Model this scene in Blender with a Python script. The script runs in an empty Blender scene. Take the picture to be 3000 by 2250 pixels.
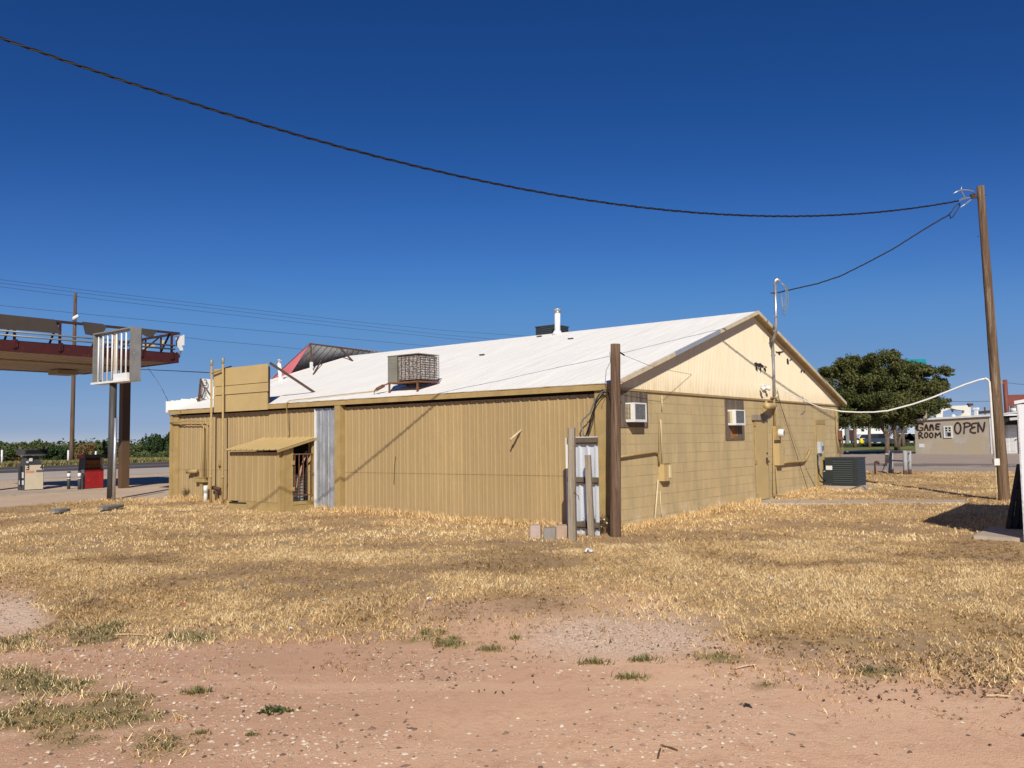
import bpy, bmesh, math, random
import numpy as np
from mathutils import Vector, noise as mnoise
R = math.radians
SC = bpy.context.scene
COL = SC.collection
random.seed(7); RNG = np.random.default_rng(11)

# ---------------------------------------------------------------- camera
F = 2468.4; CX, CY = 1500.0, 1125.0; HCAM = 1.68; PITCH = 0.0672; ROLL = -0.0146
FW = np.array([0, math.cos(PITCH), math.sin(PITCH)]); UPV = np.array([0, -math.sin(PITCH), math.cos(PITCH)]); RT = np.array([1.0, 0, 0])
CR, SR = math.cos(ROLL), math.sin(ROLL)
CAMP = np.array([0, 0, HCAM])
cd = bpy.data.cameras.new("camera"); cam = bpy.data.objects.new("camera", cd); COL.objects.link(cam)
cd.sensor_width = 36.0; cd.lens = F / 3000.0 * 36.0; cd.clip_start = 0.05; cd.clip_end = 6000
right = CR * RT + SR * UPV; upi = -SR * RT + CR * UPV; back = -FW
from mathutils import Matrix
cam.matrix_world = Matrix(((right[0], upi[0], back[0], 0), (right[1], upi[1], back[1], 0), (right[2], upi[2], back[2], HCAM), (0, 0, 0, 1)))
SC.camera = cam

# ---------------------------------------------------------------- sky, sun, exposure
SUN_EL = 34.0
wd = bpy.data.worlds.new("World"); SC.world = wd; wd.use_nodes = True
nt = wd.node_tree; nt.nodes.clear()
wo = nt.nodes.new("ShaderNodeOutputWorld"); bg = nt.nodes.new("ShaderNodeBackground"); sk = nt.nodes.new("ShaderNodeTexSky")
sk.sky_type = 'NISHITA'; sk.sun_disc = False; sk.sun_elevation = R(SUN_EL); sk.sun_rotation = R(180)
sk.altitude = 1500; sk.air_density = 0.8; sk.dust_density = 0.0; sk.ozone_density = 6.0
bg.inputs[1].default_value = 0.077
# tone curve over the sky's colour: deeper blue overhead, duller towards the horizon (dry, slightly dusty air)
sh = nt.nodes.new('ShaderNodeSeparateColor'); sh.mode = 'HSV'; ch = nt.nodes.new('ShaderNodeCombineColor'); ch.mode = 'HSV'
def skymath(op, a, bv):
    x = nt.nodes.new('ShaderNodeMath'); x.operation = op; nt.links.new(a, x.inputs[0]); x.inputs[1].default_value = bv; return x.outputs[0]
def skycurve(a, pts):
    x = nt.nodes.new('ShaderNodeFloatCurve'); c = x.mapping.curves[0]; x.mapping.use_clip = False
    c.points[0].location = pts[0]; c.points[1].location = pts[-1]
    for p in pts[1:-1]: c.points.new(*p)
    x.mapping.update(); nt.links.new(a, x.inputs['Value']); return x.outputs[0]
nt.links.new(sk.outputs[0], sh.inputs[0])
nt.links.new(skycurve(skymath('MULTIPLY', sh.outputs[2], .077 * .5), [(0, .634), (.11, .631), (.23, .621), (.29, .611), (.36, .606), (1, .60)]), ch.inputs[0])
nt.links.new(skycurve(sh.outputs[1], [(0, .10), (.2, .26), (.39, .52), (.54, .60), (.72, .80), (.765, .90), (.80, .96), (1, .98)]), ch.inputs[1])
vs_ = skycurve(skymath('MULTIPLY', sh.outputs[2], .077 * .5), [(0, 0), (.11, .106), (.15, .15), (.23, .25), (.29, .29), (.38, .292), (.5, .40), (1, .85)])
nt.links.new(skymath('MULTIPLY', vs_, 2 / .077), ch.inputs[2]); nt.links.new(ch.outputs[0], bg.inputs[0]); nt.links.new(bg.outputs[0], wo.inputs[0])
sl = bpy.data.lights.new("sun", 'SUN'); so = bpy.data.objects.new("sun", sl); COL.objects.link(so)
sl.energy = 5.0; sl.angle = R(0.5); sl.color = (1.0, 0.93, 0.82)
so.rotation_euler = (R(90 - SUN_EL), 0, 0); so.location = (0, -20, 30)   # shines along +Y and down
SC.view_settings.view_transform = 'Standard'; SC.view_settings.look = 'None'; SC.view_settings.gamma = 1.0; SC.view_settings.exposure = 0.0

# ---------------------------------------------------------------- survey: rays, ground, the two walls of the main building
def V(*a): return np.array(a, float)
def ray(x, y):
    u, v = (x - CX) / F, (y - CY) / F
    a = u * CR + v * SR; b = -u * SR + v * CR
    return FW + a * RT - b * UPV
def gz(Y): return float(min(max(.0155 * (Y - 15.6), 0), .24))
def plane(x, y, p, n):
    d = ray(x, y); return CAMP + d * (np.dot(p - CAMP, n) / np.dot(d, n))
def ground(x, y, z0=None):
    z = 0.0
    for _ in range(25):
        d = ray(x, y); P = CAMP + d * ((z - HCAM) / d[2]); z = gz(P[1]) if z0 is None else z0
    return P
def depth(x, y, Y):
    d = ray(x, y); return CAMP + d * (Y / d[1])
def proj(P):
    d = np.asarray(P, float) - CAMP; z = d @ FW; a = d @ RT / z; b = -(d @ UPV) / z
    return CX + F * (a * CR - b * SR), CY + F * (a * SR + b * CR)
def crop(ox, oy, k): return lambda x, y: (ox + k * x, oy + k * y)
TH = 2.4798
A = V(1.8329, 15.5908, 0); U = V(math.cos(TH), math.sin(TH), 0); W = V(math.sin(TH), -math.cos(TH), 0); Z = V(0, 0, 1)
LL, WW = 14.95, 13.56
def LW(s, o, z): return A + U * s - W * o + Z * z        # long metal wall: along, outward, up
def GW(s, o, z): return A + W * s - U * o + Z * z        # gable wall
def lpx(x, y, o=0): return plane(x, y, A - W * o, W)
def gpx(x, y, o=0): return plane(x, y, A - U * o, U)
def lsz(x, y, o=0):
    P = lpx(x, y, o); return (P - A) @ U, P[2]
def gsz(x, y, o=0):
    P = gpx(x, y, o); return (P - A) @ W, P[2]
EZ, RZ, OV = 2.715, 4.81, 0.17                            # eave, ridge, overhang
RN = np.cross(U, (A + W * WW / 2 + Z * RZ) - (A - W * OV + Z * EZ)); RN = RN / np.linalg.norm(RN)
if RN[2] < 0: RN = -RN
def rpx(x, y): return plane(x, y, A - W * OV + Z * EZ, RN)
def roofz(wv):
    wv = wv if wv <= WW / 2 else WW - wv
    return EZ + (wv + OV) / (WW / 2 + OV) * (RZ - EZ)

# ---------------------------------------------------------------- mesh helpers
class MB:
    def __init__(s): s.v = []; s.f = []; s.uv = None
    def add(s, vs, fs):
        n = len(s.v); s.v += [tuple(map(float, p)) for p in vs]; s.f += [tuple(n + i for i in f) for f in fs]
    def hexa(s, p):      # 8 points: bottom 4 (ccw), top 4
        s.add(p, [(3, 2, 1, 0), (4, 5, 6, 7), (0, 1, 5, 4), (1, 2, 6, 5), (2, 3, 7, 6), (3, 0, 4, 7)])
    def boxf(s, fn, a0, a1, b0, b1, c0, c1):
        s.hexa([fn(a0, b0, c0), fn(a1, b0, c0), fn(a1, b1, c0), fn(a0, b1, c0), fn(a0, b0, c1), fn(a1, b0, c1), fn(a1, b1, c1), fn(a0, b1, c1)])
    def box(s, c, x, y, z, ax=None):
        ax = ax or (V(1, 0, 0), V(0, 1, 0), V(0, 0, 1)); c = np.asarray(c, float)
        s.boxf(lambda a, b, d: c + ax[0] * a + ax[1] * b + ax[2] * d, -x / 2, x / 2, -y / 2, y / 2, -z / 2, z / 2)
    def bar(s, p, q, w, h=None, up=None):
        p = np.asarray(p, float); q = np.asarray(q, float); h = h or w
        d = q - p; n = np.linalg.norm(d); d = d / n
        up = V(0, 0, 1) if up is None else np.asarray(up, float)
        if abs(d @ up) > .97: up = U
        a = np.cross(d, up); a /= np.linalg.norm(a); b = np.cross(a, d)
        s.boxf(lambda i, j, k: p + d * i + a * j + b * k, 0, n, -w / 2, w / 2, -h / 2, h / 2)
    def tube(s, pts, r, seg=8, cap=True, wob=0):
        pts = [np.asarray(p, float) for p in pts]; n = len(pts)
        rs = r if hasattr(r, '__len__') else [r] * n
        t0 = pts[1] - pts[0]; t0 /= np.linalg.norm(t0)
        a = np.cross(t0, V(0, 0, 1))
        if np.linalg.norm(a) < .05: a = np.cross(t0, V(0, 1, 0))
        a /= np.linalg.norm(a); base = len(s.v); vs = []
        for i, p in enumerate(pts):
            t = pts[min(i + 1, n - 1)] - pts[max(i - 1, 0)]; t /= (np.linalg.norm(t) + 1e-9)
            a = a - t * (a @ t); a /= (np.linalg.norm(a) + 1e-9); b = np.cross(t, a)
            for k in range(seg):
                an = 2 * math.pi * k / seg
                rr = rs[i] * (1 + (wob * (mnoise.noise(Vector((p * 3 + V(k * 1.7, 0, 0)).tolist()))) if wob else 0))
                vs.append(p + a * math.cos(an) * rr + b * math.sin(an) * rr)
        fs = []
        for i in range(n - 1):
            for k in range(seg):
                k2 = (k + 1) % seg
                fs.append((i * seg + k, i * seg + k2, (i + 1) * seg + k2, (i + 1) * seg + k))
        if cap: fs.append(tuple(range(seg - 1, -1, -1))); fs.append(tuple((n - 1) * seg + k for k in range(seg)))
        s.add(vs, fs)
    def prism(s, poly, ext):      # planar polygon extruded by vector
        poly = [np.asarray(p, float) for p in poly]; n = len(poly); ext = np.asarray(ext, float)
        s.add(poly + [p + ext for p in poly], [tuple(range(n - 1, -1, -1)), tuple(range(n, 2 * n))] + [(i, (i + 1) % n, n + (i + 1) % n, n + i) for i in range(n)])
    def ribbed(s, prof, P, s0, s1, z0, z1, pitch, rows=1):
        # prof: list of (fraction, outward) over one pitch; P(s,o,z); z0/z1 functions of s
        cols = []; k = math.floor(s0 / pitch)
        while True:
            done = False
            for fr, o in prof:
                ss = (k + fr) * pitch
                if ss < s0 - 1e-6: continue
                if ss > s1 + 1e-6: done = True; break
                cols.append((ss, o))
            if done: break
            k += 1
        if cols[0][0] > s0 + 1e-4: cols.insert(0, (s0, 0.0))
        if cols[-1][0] < s1 - 1e-4: cols.append((s1, 0.0))
        vs = []
        for ss, o in cols:
            a, b = z0(ss), z1(ss)
            for r in range(rows + 1): vs.append(P(ss, o, a + (b - a) * r / rows))
        m = rows + 1; fs = []
        for i in range(len(cols) - 1):
            for r in range(rows): fs.append((i * m + r, (i + 1) * m + r, (i + 1) * m + r + 1, i * m + r + 1))
        s.add(vs, fs)
    def ribbon(s, pts, wdt, nrm, off=0.003):       # painted stroke lying on a wall
        pts = [np.asarray(p, float) for p in pts]; nrm = np.asarray(nrm, float); vs = []; n = len(pts)
        for i, p in enumerate(pts):
            t = pts[min(i + 1, n - 1)] - pts[max(i - 1, 0)]; t /= np.linalg.norm(t); b = np.cross(nrm, t); b /= np.linalg.norm(b)
            ww = wdt * random.uniform(.85, 1.15)
            e = p - (t * wdt * .35 if i == 0 else 0) + (t * wdt * .35 if i == n - 1 else 0)
            vs += [e + b * ww / 2 + nrm * off, e - b * ww / 2 + nrm * off]
        s.add(vs, [(2 * i, 2 * i + 1, 2 * i + 3, 2 * i + 2) for i in range(n - 1)])
    def build(s, name, mat, parent=None, loc=None, smooth=False, uvf=None):
        org = np.array(parent['_org']) if parent is not None else (np.asarray(loc, float) if loc is not None else (V(*np.mean(np.array(s.v)[:, :2], axis=0), np.min(np.array(s.v)[:, 2]))))
        me = bpy.data.meshes.new(name); arr = np.array(s.v, float)
        me.from_pydata((arr - org).tolist(), [], s.f); me.update()
        if uvf:
            uvl = me.uv_layers.new(name="wall_uv"); li = np.empty(len(me.loops), int); me.loops.foreach_get("vertex_index", li)
            uvl.data.foreach_set("uv", np.array([uvf(p) for p in arr])[li].astype(np.float32).ravel())
        if isinstance(mat, (list, tuple)):
            for m in mat: me.materials.append(m)
        else: me.materials.append(mat)
        if smooth: me.polygons.foreach_set("use_smooth", [True] * len(me.polygons))
        o = bpy.data.objects.new(name, me); COL.objects.link(o)
        o['_org'] = [float(x) for x in org]
        if parent is not None: o.parent = parent
        else: o.location = org
        return o
def tag(o, label=None, cat=None, group=None, kind=None):
    if label: o['label'] = label
    if cat: o['category'] = cat
    if group: o['group'] = group
    if kind: o['kind'] = kind
    return o
def thing(name, loc, label, cat, group=None):
    o = bpy.data.objects.new(name, None); COL.objects.link(o); o.location = tuple(map(float, loc)); o.empty_display_size = .2
    o['_org'] = [float(x) for x in loc]
    return tag(o, label, cat, group)
def struct(name, mb, mat, **k):
    o = mb.build(name, mat, loc=(0, 0, 0), **k); o['kind'] = 'structure'; return o
def copy_thing(o, dloc, label=None):
    def rec(x, par):
        c = x.copy(); COL.objects.link(c)
        if par is not None: c.parent = par
        for ch in x.children: rec(ch, c)
        return c
    kids = rec(o, None)
    kids.location = Vector(o.location) + Vector(tuple(map(float, dloc)))
    if label: kids['label'] = label
    return kids

# ---------------------------------------------------------------- materials
def mk(name):
    m = bpy.data.materials.new(name); m.use_nodes = True; n = m.node_tree; n.nodes.clear()
    o = n.nodes.new("ShaderNodeOutputMaterial"); b = n.nodes.new("ShaderNodeBsdfPrincipled"); n.links.new(b.outputs[0], o.inputs[0])
    return m, n, b
def nd(n, t, **k):
    x = n.nodes.new(t)
    for a, v in k.items():
        if a.startswith('i_'): x.inputs[int(a[2:]) if a[2:].isdigit() else a[2:].replace('_', ' ')].default_value = v
        else: setattr(x, a, v)
    return x
def c4(c): return (c[0], c[1], c[2], 1)
def noise(n, vec, sc, det=4, rough=.6, lo=.35, hi=.65):
    t = nd(n, "ShaderNodeTexNoise"); t.inputs['Scale'].default_value = sc; t.inputs['Detail'].default_value = det; t.inputs['Roughness'].default_value = rough
    n.links.new(vec, t.inputs['Vector'])
    mr = nd(n, "ShaderNodeMapRange"); mr.inputs[1].default_value = lo; mr.inputs[2].default_value = hi
    n.links.new(t.outputs[0], mr.inputs[0]); return mr.outputs[0]
def mix(n, fac, a, b, mode='MIX'):
    x = nd(n, "ShaderNodeMix", data_type='RGBA', blend_type=mode)
    for s, i in ((fac, 0), (a, 6), (b, 7)):
        if isinstance(s, (int, float)): x.inputs[i].default_value = s
        elif isinstance(s, tuple): x.inputs[i].default_value = c4(s)
        else: n.links.new(s, x.inputs[i])
    return x.outputs[2]
def mul(n, a, b):
    x = nd(n, "ShaderNodeMath", operation='MULTIPLY')
    for s, i in ((a, 0), (b, 1)):
        if isinstance(s, (int, float)): x.inputs[i].default_value = s
        else: n.links.new(s, x.inputs[i])
    return x.outputs[0]
def bump(n, b, h, strength=.3, dist=.01):
    x = nd(n, "ShaderNodeBump"); x.inputs['Strength'].default_value = strength; x.inputs['Distance'].default_value = dist
    n.links.new(h, x.inputs['Height']); n.links.new(x.outputs[0], b.inputs['Normal'])
def objco(n, stretch=(1, 1, 1)):
    t = nd(n, "ShaderNodeTexCoord"); m = nd(n, "ShaderNodeMapping"); m.inputs['Scale'].default_value = stretch
    n.links.new(t.outputs['Object'], m.inputs[0]); return m.outputs[0]
def M(name, c1, c2=None, sc=3, rough=.8, metal=0, stretch=(1, 1, 1), spots=None, spot_sc=6, spot_lo=.62, spot_hi=.68, bmp=0, bsc=40, bdist=.01, spec=.35, grain=.12, gsc=60, lo=.35, hi=.65):
    m, n, b = mk(name); vec = objco(n, stretch)
    c2 = c2 or tuple(x * .82 for x in c1)
    col = mix(n, noise(n, vec, sc, 5, .6, lo, hi), c1, c2)
    if grain:
        g = noise(n, vec, gsc, 3, .7, .2, .8)
        col = mix(n, grain, col, mix(n, g, (0, 0, 0), tuple(min(1, x * 1.6) for x in c1)))
    if spots:
        col = mix(n, noise(n, vec, spot_sc, 6, .65, spot_lo, spot_hi), col, spots)
    n.links.new(col, b.inputs['Base Color'])
    b.inputs['Roughness'].default_value = rough; b.inputs['Metallic'].default_value = metal; b.inputs['Specular IOR Level'].default_value = spec
    if bmp: bump(n, b, noise(n, vec, bsc, 4, .6, 0, 1), bmp, bdist)
    return m
MT = {}
TAN = (.395, .285, .135); TAN2 = (.345, .245, .112)
MT['tan'] = M('tan_painted_metal', TAN, TAN2, sc=1.6, stretch=(2.2, 2.2, .35), rough=.55, spots=(.30, .21, .09), spot_sc=5, spot_lo=.62, spot_hi=.8, bmp=.12, bsc=9, bdist=.02, grain=.08)
MT['tan_trim'] = M('tan_painted_trim', (.42, .30, .125), (.33, .235, .10), sc=4, rough=.65, spots=(.36, .33, .27), spot_sc=9, spot_lo=.66, spot_hi=.72, bmp=.15, bsc=20)
MT['tan_rust'] = M('tan_fascia_with_rust', (.42, .30, .125), (.34, .235, .10), sc=3, rough=.7, spots=(.26, .10, .03), spot_sc=5, spot_lo=.63, spot_hi=.7, bmp=.2, bsc=15)
MT['tan_sign'] = M('tan_sign_panel', (.52, .385, .175), (.47, .345, .155), sc=2, rough=.5, bmp=.06, bsc=5, bdist=.03, grain=.05)
MT['tan_wood'] = M('tan_painted_pipe', (.43, .31, .13), (.35, .25, .105), sc=8, rough=.6)
MT['darkrail'] = M('blackened_maroon_rail', (.040, .020, .017), (.055, .028, .022), sc=6, rough=.7)
MT['galv'] = M('galvanised_sheet', (.50, .52, .55), (.33, .35, .38), sc=5, stretch=(1.5, 1.5, .5), rough=.42, metal=.55, spots=(.62, .62, .60), spot_sc=14, spot_lo=.55, spot_hi=.72, bmp=.1, bsc=12)
MT['galvpipe'] = M('galvanised_pipe', (.55, .56, .57), (.42, .43, .45), sc=9, rough=.4, metal=.7)
MT['galvdull'] = M('dull_grey_galvanised_plate', (.28, .275, .26), (.20, .20, .19), sc=4, rough=.6, metal=.2, spots=(.36, .34, .30), spot_sc=8)
MT['tin'] = M('old_tin_sheet', (.72, .76, .80), (.56, .60, .65), sc=4, stretch=(3, 3, .4), rough=.45, metal=.3, spots=(.42, .24, .12), spot_sc=3, spot_lo=.66, spot_hi=.72)
MT['white'] = M('white_paint', (.76, .76, .74), (.66, .66, .64), sc=3, rough=.5, grain=.04)
MT['pvc'] = M('white_pvc', (.74, .73, .69), (.66, .65, .60), sc=8, rough=.4, grain=.03)
MT['cream_pvc'] = M('cream_pvc_pipe', (.62, .53, .33), (.54, .45, .27), sc=8, rough=.45, grain=.05)
MT['black'] = M('black_cable', (.012, .012, .014), (.02, .02, .022), rough=.45, grain=0)
MT['dark'] = M('shade_and_awning_black', (.02, .018, .015), (.03, .027, .022), rough=.9, grain=0)  # near-black standing for shade in gaps and holes; the awning's own colour
MT['blackpole'] = M('black_painted_pole', (.045, .042, .04), (.075, .07, .065), sc=5, rough=.6, stretch=(3, 3, .6), spots=(.13, .11, .09), spot_sc=7)
MT['brown_steel'] = M('brown_painted_steel', (.12, .072, .04), (.10, .058, .032), sc=2, rough=.6)
MT['maroon'] = M('maroon_steel', (.075, .014, .014), (.055, .012, .012), sc=3, rough=.6, spots=(.15, .05, .035), spot_sc=8)
MT['brownpanel'] = M('dark_brown_panel', (.075, .060, .048), (.062, .050, .041), sc=2, rough=.5, grain=.05)
MT['greycond'] = M('grey_conduit', (.24, .255, .24), (.18, .19, .18), sc=4, rough=.5, metal=.3)
MT['soffit'] = M('tan_soffit_boards', (.34, .265, .18), (.28, .215, .145), sc=1.5, rough=.7, stretch=(1, 1, 1), spots=(.26, .18, .11), spot_sc=3)
MT['green'] = M('dark_green_metal', (.026, .033, .034), (.032, .040, .041), sc=3, rough=.45, grain=.05)
MT['greenlight'] = M('dark_green_trim', (.046, .058, .060), (.04, .050, .052), sc=3, rough=.45, grain=.05)
MT['rust'] = M('rusty_steel', (.22, .10, .045), (.12, .055, .03), sc=10, rough=.85, bmp=.3, bsc=60)
MT['rustdark'] = M('dark_rusty_steel', (.11, .055, .035), (.07, .035, .025), sc=10, rough=.85)
MT['coil'] = M('corroded_coil_fins', (.62, .60, .56), (.16, .15, .14), sc=26, rough=.7, spots=(.75, .74, .70), spot_sc=22, spot_lo=.55, spot_hi=.6, lo=.4, hi=.58)
MT['hood'] = M('weathered_grey_metal', (.30, .29, .23), (.22, .22, .18), sc=3, rough=.5, metal=.25, spots=(.12, .12, .11), spot_sc=5, spot_lo=.66, spot_hi=.7)
MT['wood_pole'] = M('weathered_brown_pole', (.225, .145, .085), (.075, .046, .030), sc=1.6, stretch=(7, 7, .25), rough=.9, spots=(.36, .27, .185), spot_sc=2.2, spot_lo=.55, spot_hi=.70, bmp=1, bsc=4, bdist=.03, lo=.38, hi=.6, gsc=14, grain=.35)
MT['wood_dark'] = M('dark_reddish_pole', (.185, .112, .070), (.045, .028, .020), sc=1.6, stretch=(7, 7, .25), rough=.9, spots=(.28, .185, .12), spot_sc=1.8, spot_lo=.54, spot_hi=.68, bmp=1, bsc=4, bdist=.03, lo=.38, hi=.6, gsc=14, grain=.35)
MT['wood_grey'] = M('grey_weathered_wood', (.36, .30, .225), (.19, .15, .105), sc=1.8, stretch=(10, 10, .4), rough=.9, spots=(.10, .07, .05), spot_sc=2.4, spot_lo=.60, spot_hi=.70, bmp=1, bsc=5, bdist=.02, lo=.38, hi=.6, gsc=14, grain=.35)
MT['plywood'] = M('weathered_plywood', (.19, .145, .105), (.085, .064, .05), sc=1.6, stretch=(7, 7, .7), rough=.9, spots=(.24, .19, .15), spot_sc=3, spot_lo=.6, spot_hi=.75, bmp=.4, bsc=10)
MT['plyorange'] = M('fresh_split_plywood', (.36, .16, .055), (.25, .10, .035), sc=8, rough=.9)
MT['acgrille'] = M('grey_filter_mesh', (.10, .105, .11), (.16, .165, .17), sc=20, rough=.7, spots=(.45, .45, .45), spot_sc=30, spot_lo=.62, spot_hi=.66)
MT['cream'] = M('cream_faded_plastic', (.66, .56, .36), (.58, .48, .30), sc=5, rough=.5)
MT['concrete'] = M('old_concrete', (.47, .39, .31), (.39, .32, .25), sc=2.5, rough=.9, spots=(.22, .17, .13), spot_sc=4, spot_lo=.62, spot_hi=.75, bmp=.3, bsc=50)
MT['block_pink'] = M('pale_pink_concrete_block', (.46, .36, .31), (.40, .31, .265), sc=7, rough=.95, bmp=.5, bsc=60)
MT['block_grey'] = M('grey_concrete_block', (.27, .245, .225), (.21, .19, .175), sc=7, rough=.95, bmp=.5, bsc=60)
MT['brick_tan'] = M('tan_concrete_block', (.44, .32, .24), (.37, .26, .19), sc=7, rough=.95, bmp=.5, bsc=60)
MT['white_metal'] = M('white_metal_siding', (.80, .81, .82), (.74, .75, .77), sc=1.2, rough=.45, grain=.03)
MT['red_metal'] = M('faded_red_metal', (.60, .17, .19), (.52, .13, .15), sc=1.5, rough=.55, grain=.06)
MT['red_trim'] = M('deep_red_trim', (.36, .03, .045), (.30, .025, .035), sc=2, rough=.5, grain=.05)
MT['pumpred'] = M('scuffed_red_pump_panel', (.33, .018, .020), (.25, .014, .016), sc=4, rough=.5, spots=(.45, .22, .2), spot_sc=22, spot_lo=.66, spot_hi=.7, grain=.05)
MT['pumpdark'] = M('dark_grey_pump_metal', (.065, .065, .068), (.045, .045, .047), sc=5, rough=.6)
MT['pumpcream'] = M('cream_pump_panel', (.64, .56, .42), (.58, .50, .37), sc=3, rough=.55, spots=(.42, .34, .24), spot_sc=14, spot_lo=.68, spot_hi=.72, grain=.05)
MT['paper'] = M('white_sticker', (.72, .72, .70), (.62, .62, .60), sc=20, rough=.6, grain=.03)
MT['orange'] = M('faded_orange_strip', (.60, .24, .13), (.66, .34, .22), sc=22, rough=.6)
MT['ink'] = M('black_lettering', (.015, .015, .018), (.02, .02, .022), rough=.6, grain=0)
MT['ink_blue'] = M('dark_blue_strip', (.05, .05, .09), (.2, .2, .25), sc=60, rough=.6)
MT['spray'] = M('dark_purple_spray_paint', (.052, .030, .032), (.035, .022, .024), sc=5, rough=.8, grain=.1)
MT['glass'] = M('dark_window_glass', (.012, .014, .018), (.02, .022, .026), rough=.08, spec=.6, grain=0)
MT['amber'] = M('amber_stained_panel', (.33, .115, .03), (.22, .07, .02), sc=10, rough=.5)
MT['teal'] = M('teal_sign_face', (.0, .27, .33), (.0, .23, .29), sc=2, rough=.4, grain=.03)
MT['yellow'] = M('bright_yellow_paint', (.80, .62, .02), (.70, .52, .02), sc=5, rough=.5)
MT['redbrown'] = M('red_brown_steel', (.21, .062, .045), (.17, .05, .036), sc=2, rough=.6)
MT['greywood'] = M('pale_grey_painted_rail', (.36, .37, .38), (.28, .285, .29), sc=5, stretch=(3, 3, 1), rough=.8, spots=(.19, .12, .09), spot_sc=6, spot_lo=.66, spot_hi=.72)
MT['carwhite'] = M('white_car_paint', (.78, .78, .78), (.74, .74, .74), rough=.25, spec=.5, grain=0)
MT['carblue'] = M('dark_blue_car_paint', (.03, .045, .08), (.03, .045, .08), rough=.25, spec=.5, grain=0)
MT['tyre'] = M('black_rubber', (.02, .02, .02), (.03, .03, .03), rough=.85, grain=0)
MT['stub'] = M('dark_rust_and_eave_shade', (.10, .055, .04), (.07, .04, .03), sc=9, rough=.85)
MT['plate'] = M('grey_metal_lid', (.24, .24, .25), (.16, .16, .165), sc=8, rough=.6, spots=(.35, .3, .24), spot_sc=12)
MT['pipeold'] = M('weathered_dark_pipe', (.11, .085, .06), (.16, .125, .09), sc=8, rough=.9, spots=(.30, .25, .18), spot_sc=10)
MT['blackwood'] = M('blackened_slats', (.03, .028, .028), (.045, .04, .038), sc=6, rough=.8)
MT['litter'] = M('white_plastic_scrap', (.72, .74, .78), (.60, .63, .68), sc=20, rough=.5, grain=.03)
MT['litter_red'] = M('red_plastic_scrap', (.45, .06, .04), (.40, .05, .04), sc=20, rough=.5)
MT['deadwood'] = M('dead_brown_twigs', (.13, .085, .05), (.09, .06, .036), sc=10, rough=.95)
MT['cutwood'] = M('pale_cut_wood', (.66, .50, .30), (.58, .42, .24), sc=20, rough=.9)
MT['bark'] = M('grey_brown_bark', (.17, .125, .09), (.095, .068, .05), sc=3, stretch=(3, 3, .6), rough=.95, bmp=.6, bsc=8, bdist=.05)
def leafmat(name, a, b, c):
    m, n, bs = mk(name); at = nd(n, "ShaderNodeAttribute", attribute_name="tone")
    rp = nd(n, "ShaderNodeValToRGB"); e = rp.color_ramp.elements; e[0].color = c4(a); e[1].color = c4(c); x = e.new(.5); x.color = c4(b)
    n.links.new(at.outputs['Fac'], rp.inputs[0]); n.links.new(rp.outputs[0], bs.inputs['Base Color']); bs.inputs['Roughness'].default_value = .65; bs.inputs['Specular IOR Level'].default_value = .25
    return m
MT['leaf'] = leafmat('dusty_olive_foliage', (.036, .046, .012), (.075, .085, .022), (.150, .145, .048))
MT['leaf_bush'] = leafmat('mid_green_foliage', (.060, .082, .026), (.080, .104, .034), (.115, .135, .052))
MT['leaf_dark'] = leafmat('dark_green_foliage', (.016, .034, .010), (.030, .058, .016), (.058, .088, .028))
MT['leaf_brown'] = leafmat('rusty_brown_weeds', (.12, .075, .03), (.19, .125, .05), (.15, .15, .05))
MT['straw'] = leafmat('dry_straw_grass', (.25, .155, .072), (.83, .575, .27), (.98, .79, .46))
MT['greengrass'] = leafmat('olive_green_grass', (.10, .095, .036), (.24, .215, .085), (.52, .43, .20))
MT['pebble'] = leafmat('pale_caliche_pebbles', (.10, .065, .05), (.60, .43, .31), (.84, .71, .55))
# ---------------------------------------------------------------- numpy value noise
def vnoise(x, y, seed=0):
    xi = np.floor(x).astype(np.int64); yi = np.floor(y).astype(np.int64); fx = x - xi; fy = y - yi
    fx = fx * fx * (3 - 2 * fx); fy = fy * fy * (3 - 2 * fy)
    def h(a, b):
        n = (a * 374761393 + b * 668265263 + seed * 974711) & 0x7fffffff
        n = ((n ^ (n >> 13)) * 1274126177) & 0x7fffffff
        return ((n ^ (n >> 16)) & 0xffff) / 65535.0
    return (h(xi, yi) * (1 - fx) + h(xi + 1, yi) * fx) * (1 - fy) + (h(xi, yi + 1) * (1 - fx) + h(xi + 1, yi + 1) * fx) * fy
def fbm(x, y, seed=0, o=4):
    s = 0; a = .5
    for k in range(o): s = s + a * vnoise(x * 2 ** k, y * 2 ** k, seed + k); a *= .5
    return s / (1 - .5 ** o)
def projv(P):
    d = P - CAMP; z = d @ FW; z = np.where(z < .3, .3, z); a = d @ RT / z; b = -(d @ UPV) / z
    return CX + F * (a * CR - b * SR), CY + F * (a * SR + b * CR)
def gzv(Y): return np.clip(.0155 * (Y - 15.6), 0, .24)
def relief(X, Y):      # small humps of the lawn and wheel ruts of the track
    m = np.clip((60 - Y) / 20, 0, 1)
    dA = (X - A[0]) * U[0] + (Y - A[1]) * U[1]; eA = (X - A[0]) * W[0] + (Y - A[1]) * W[1]
    flat = np.clip((dA - 15.5) / 2, 0, 1) * np.clip((4 - dA * 0 + 3 - eA * 0) / 7, 0, 1)
    return m * (1 - flat) * (.05 * (fbm(X * .45, Y * .45, 3) - .5) + .03 * (fbm(X * 1.6, Y * 1.6, 5) - .5) + .012 * (fbm(X * 6, Y * 6, 9, 3) - .5))
BX = np.array([-900, 0, 100, 160, 400, 700, 850, 1000, 1150, 1250, 1400, 1600, 1750, 1900, 2030, 2150, 2300, 2500, 2700, 2850, 3000, 4200])
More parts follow.
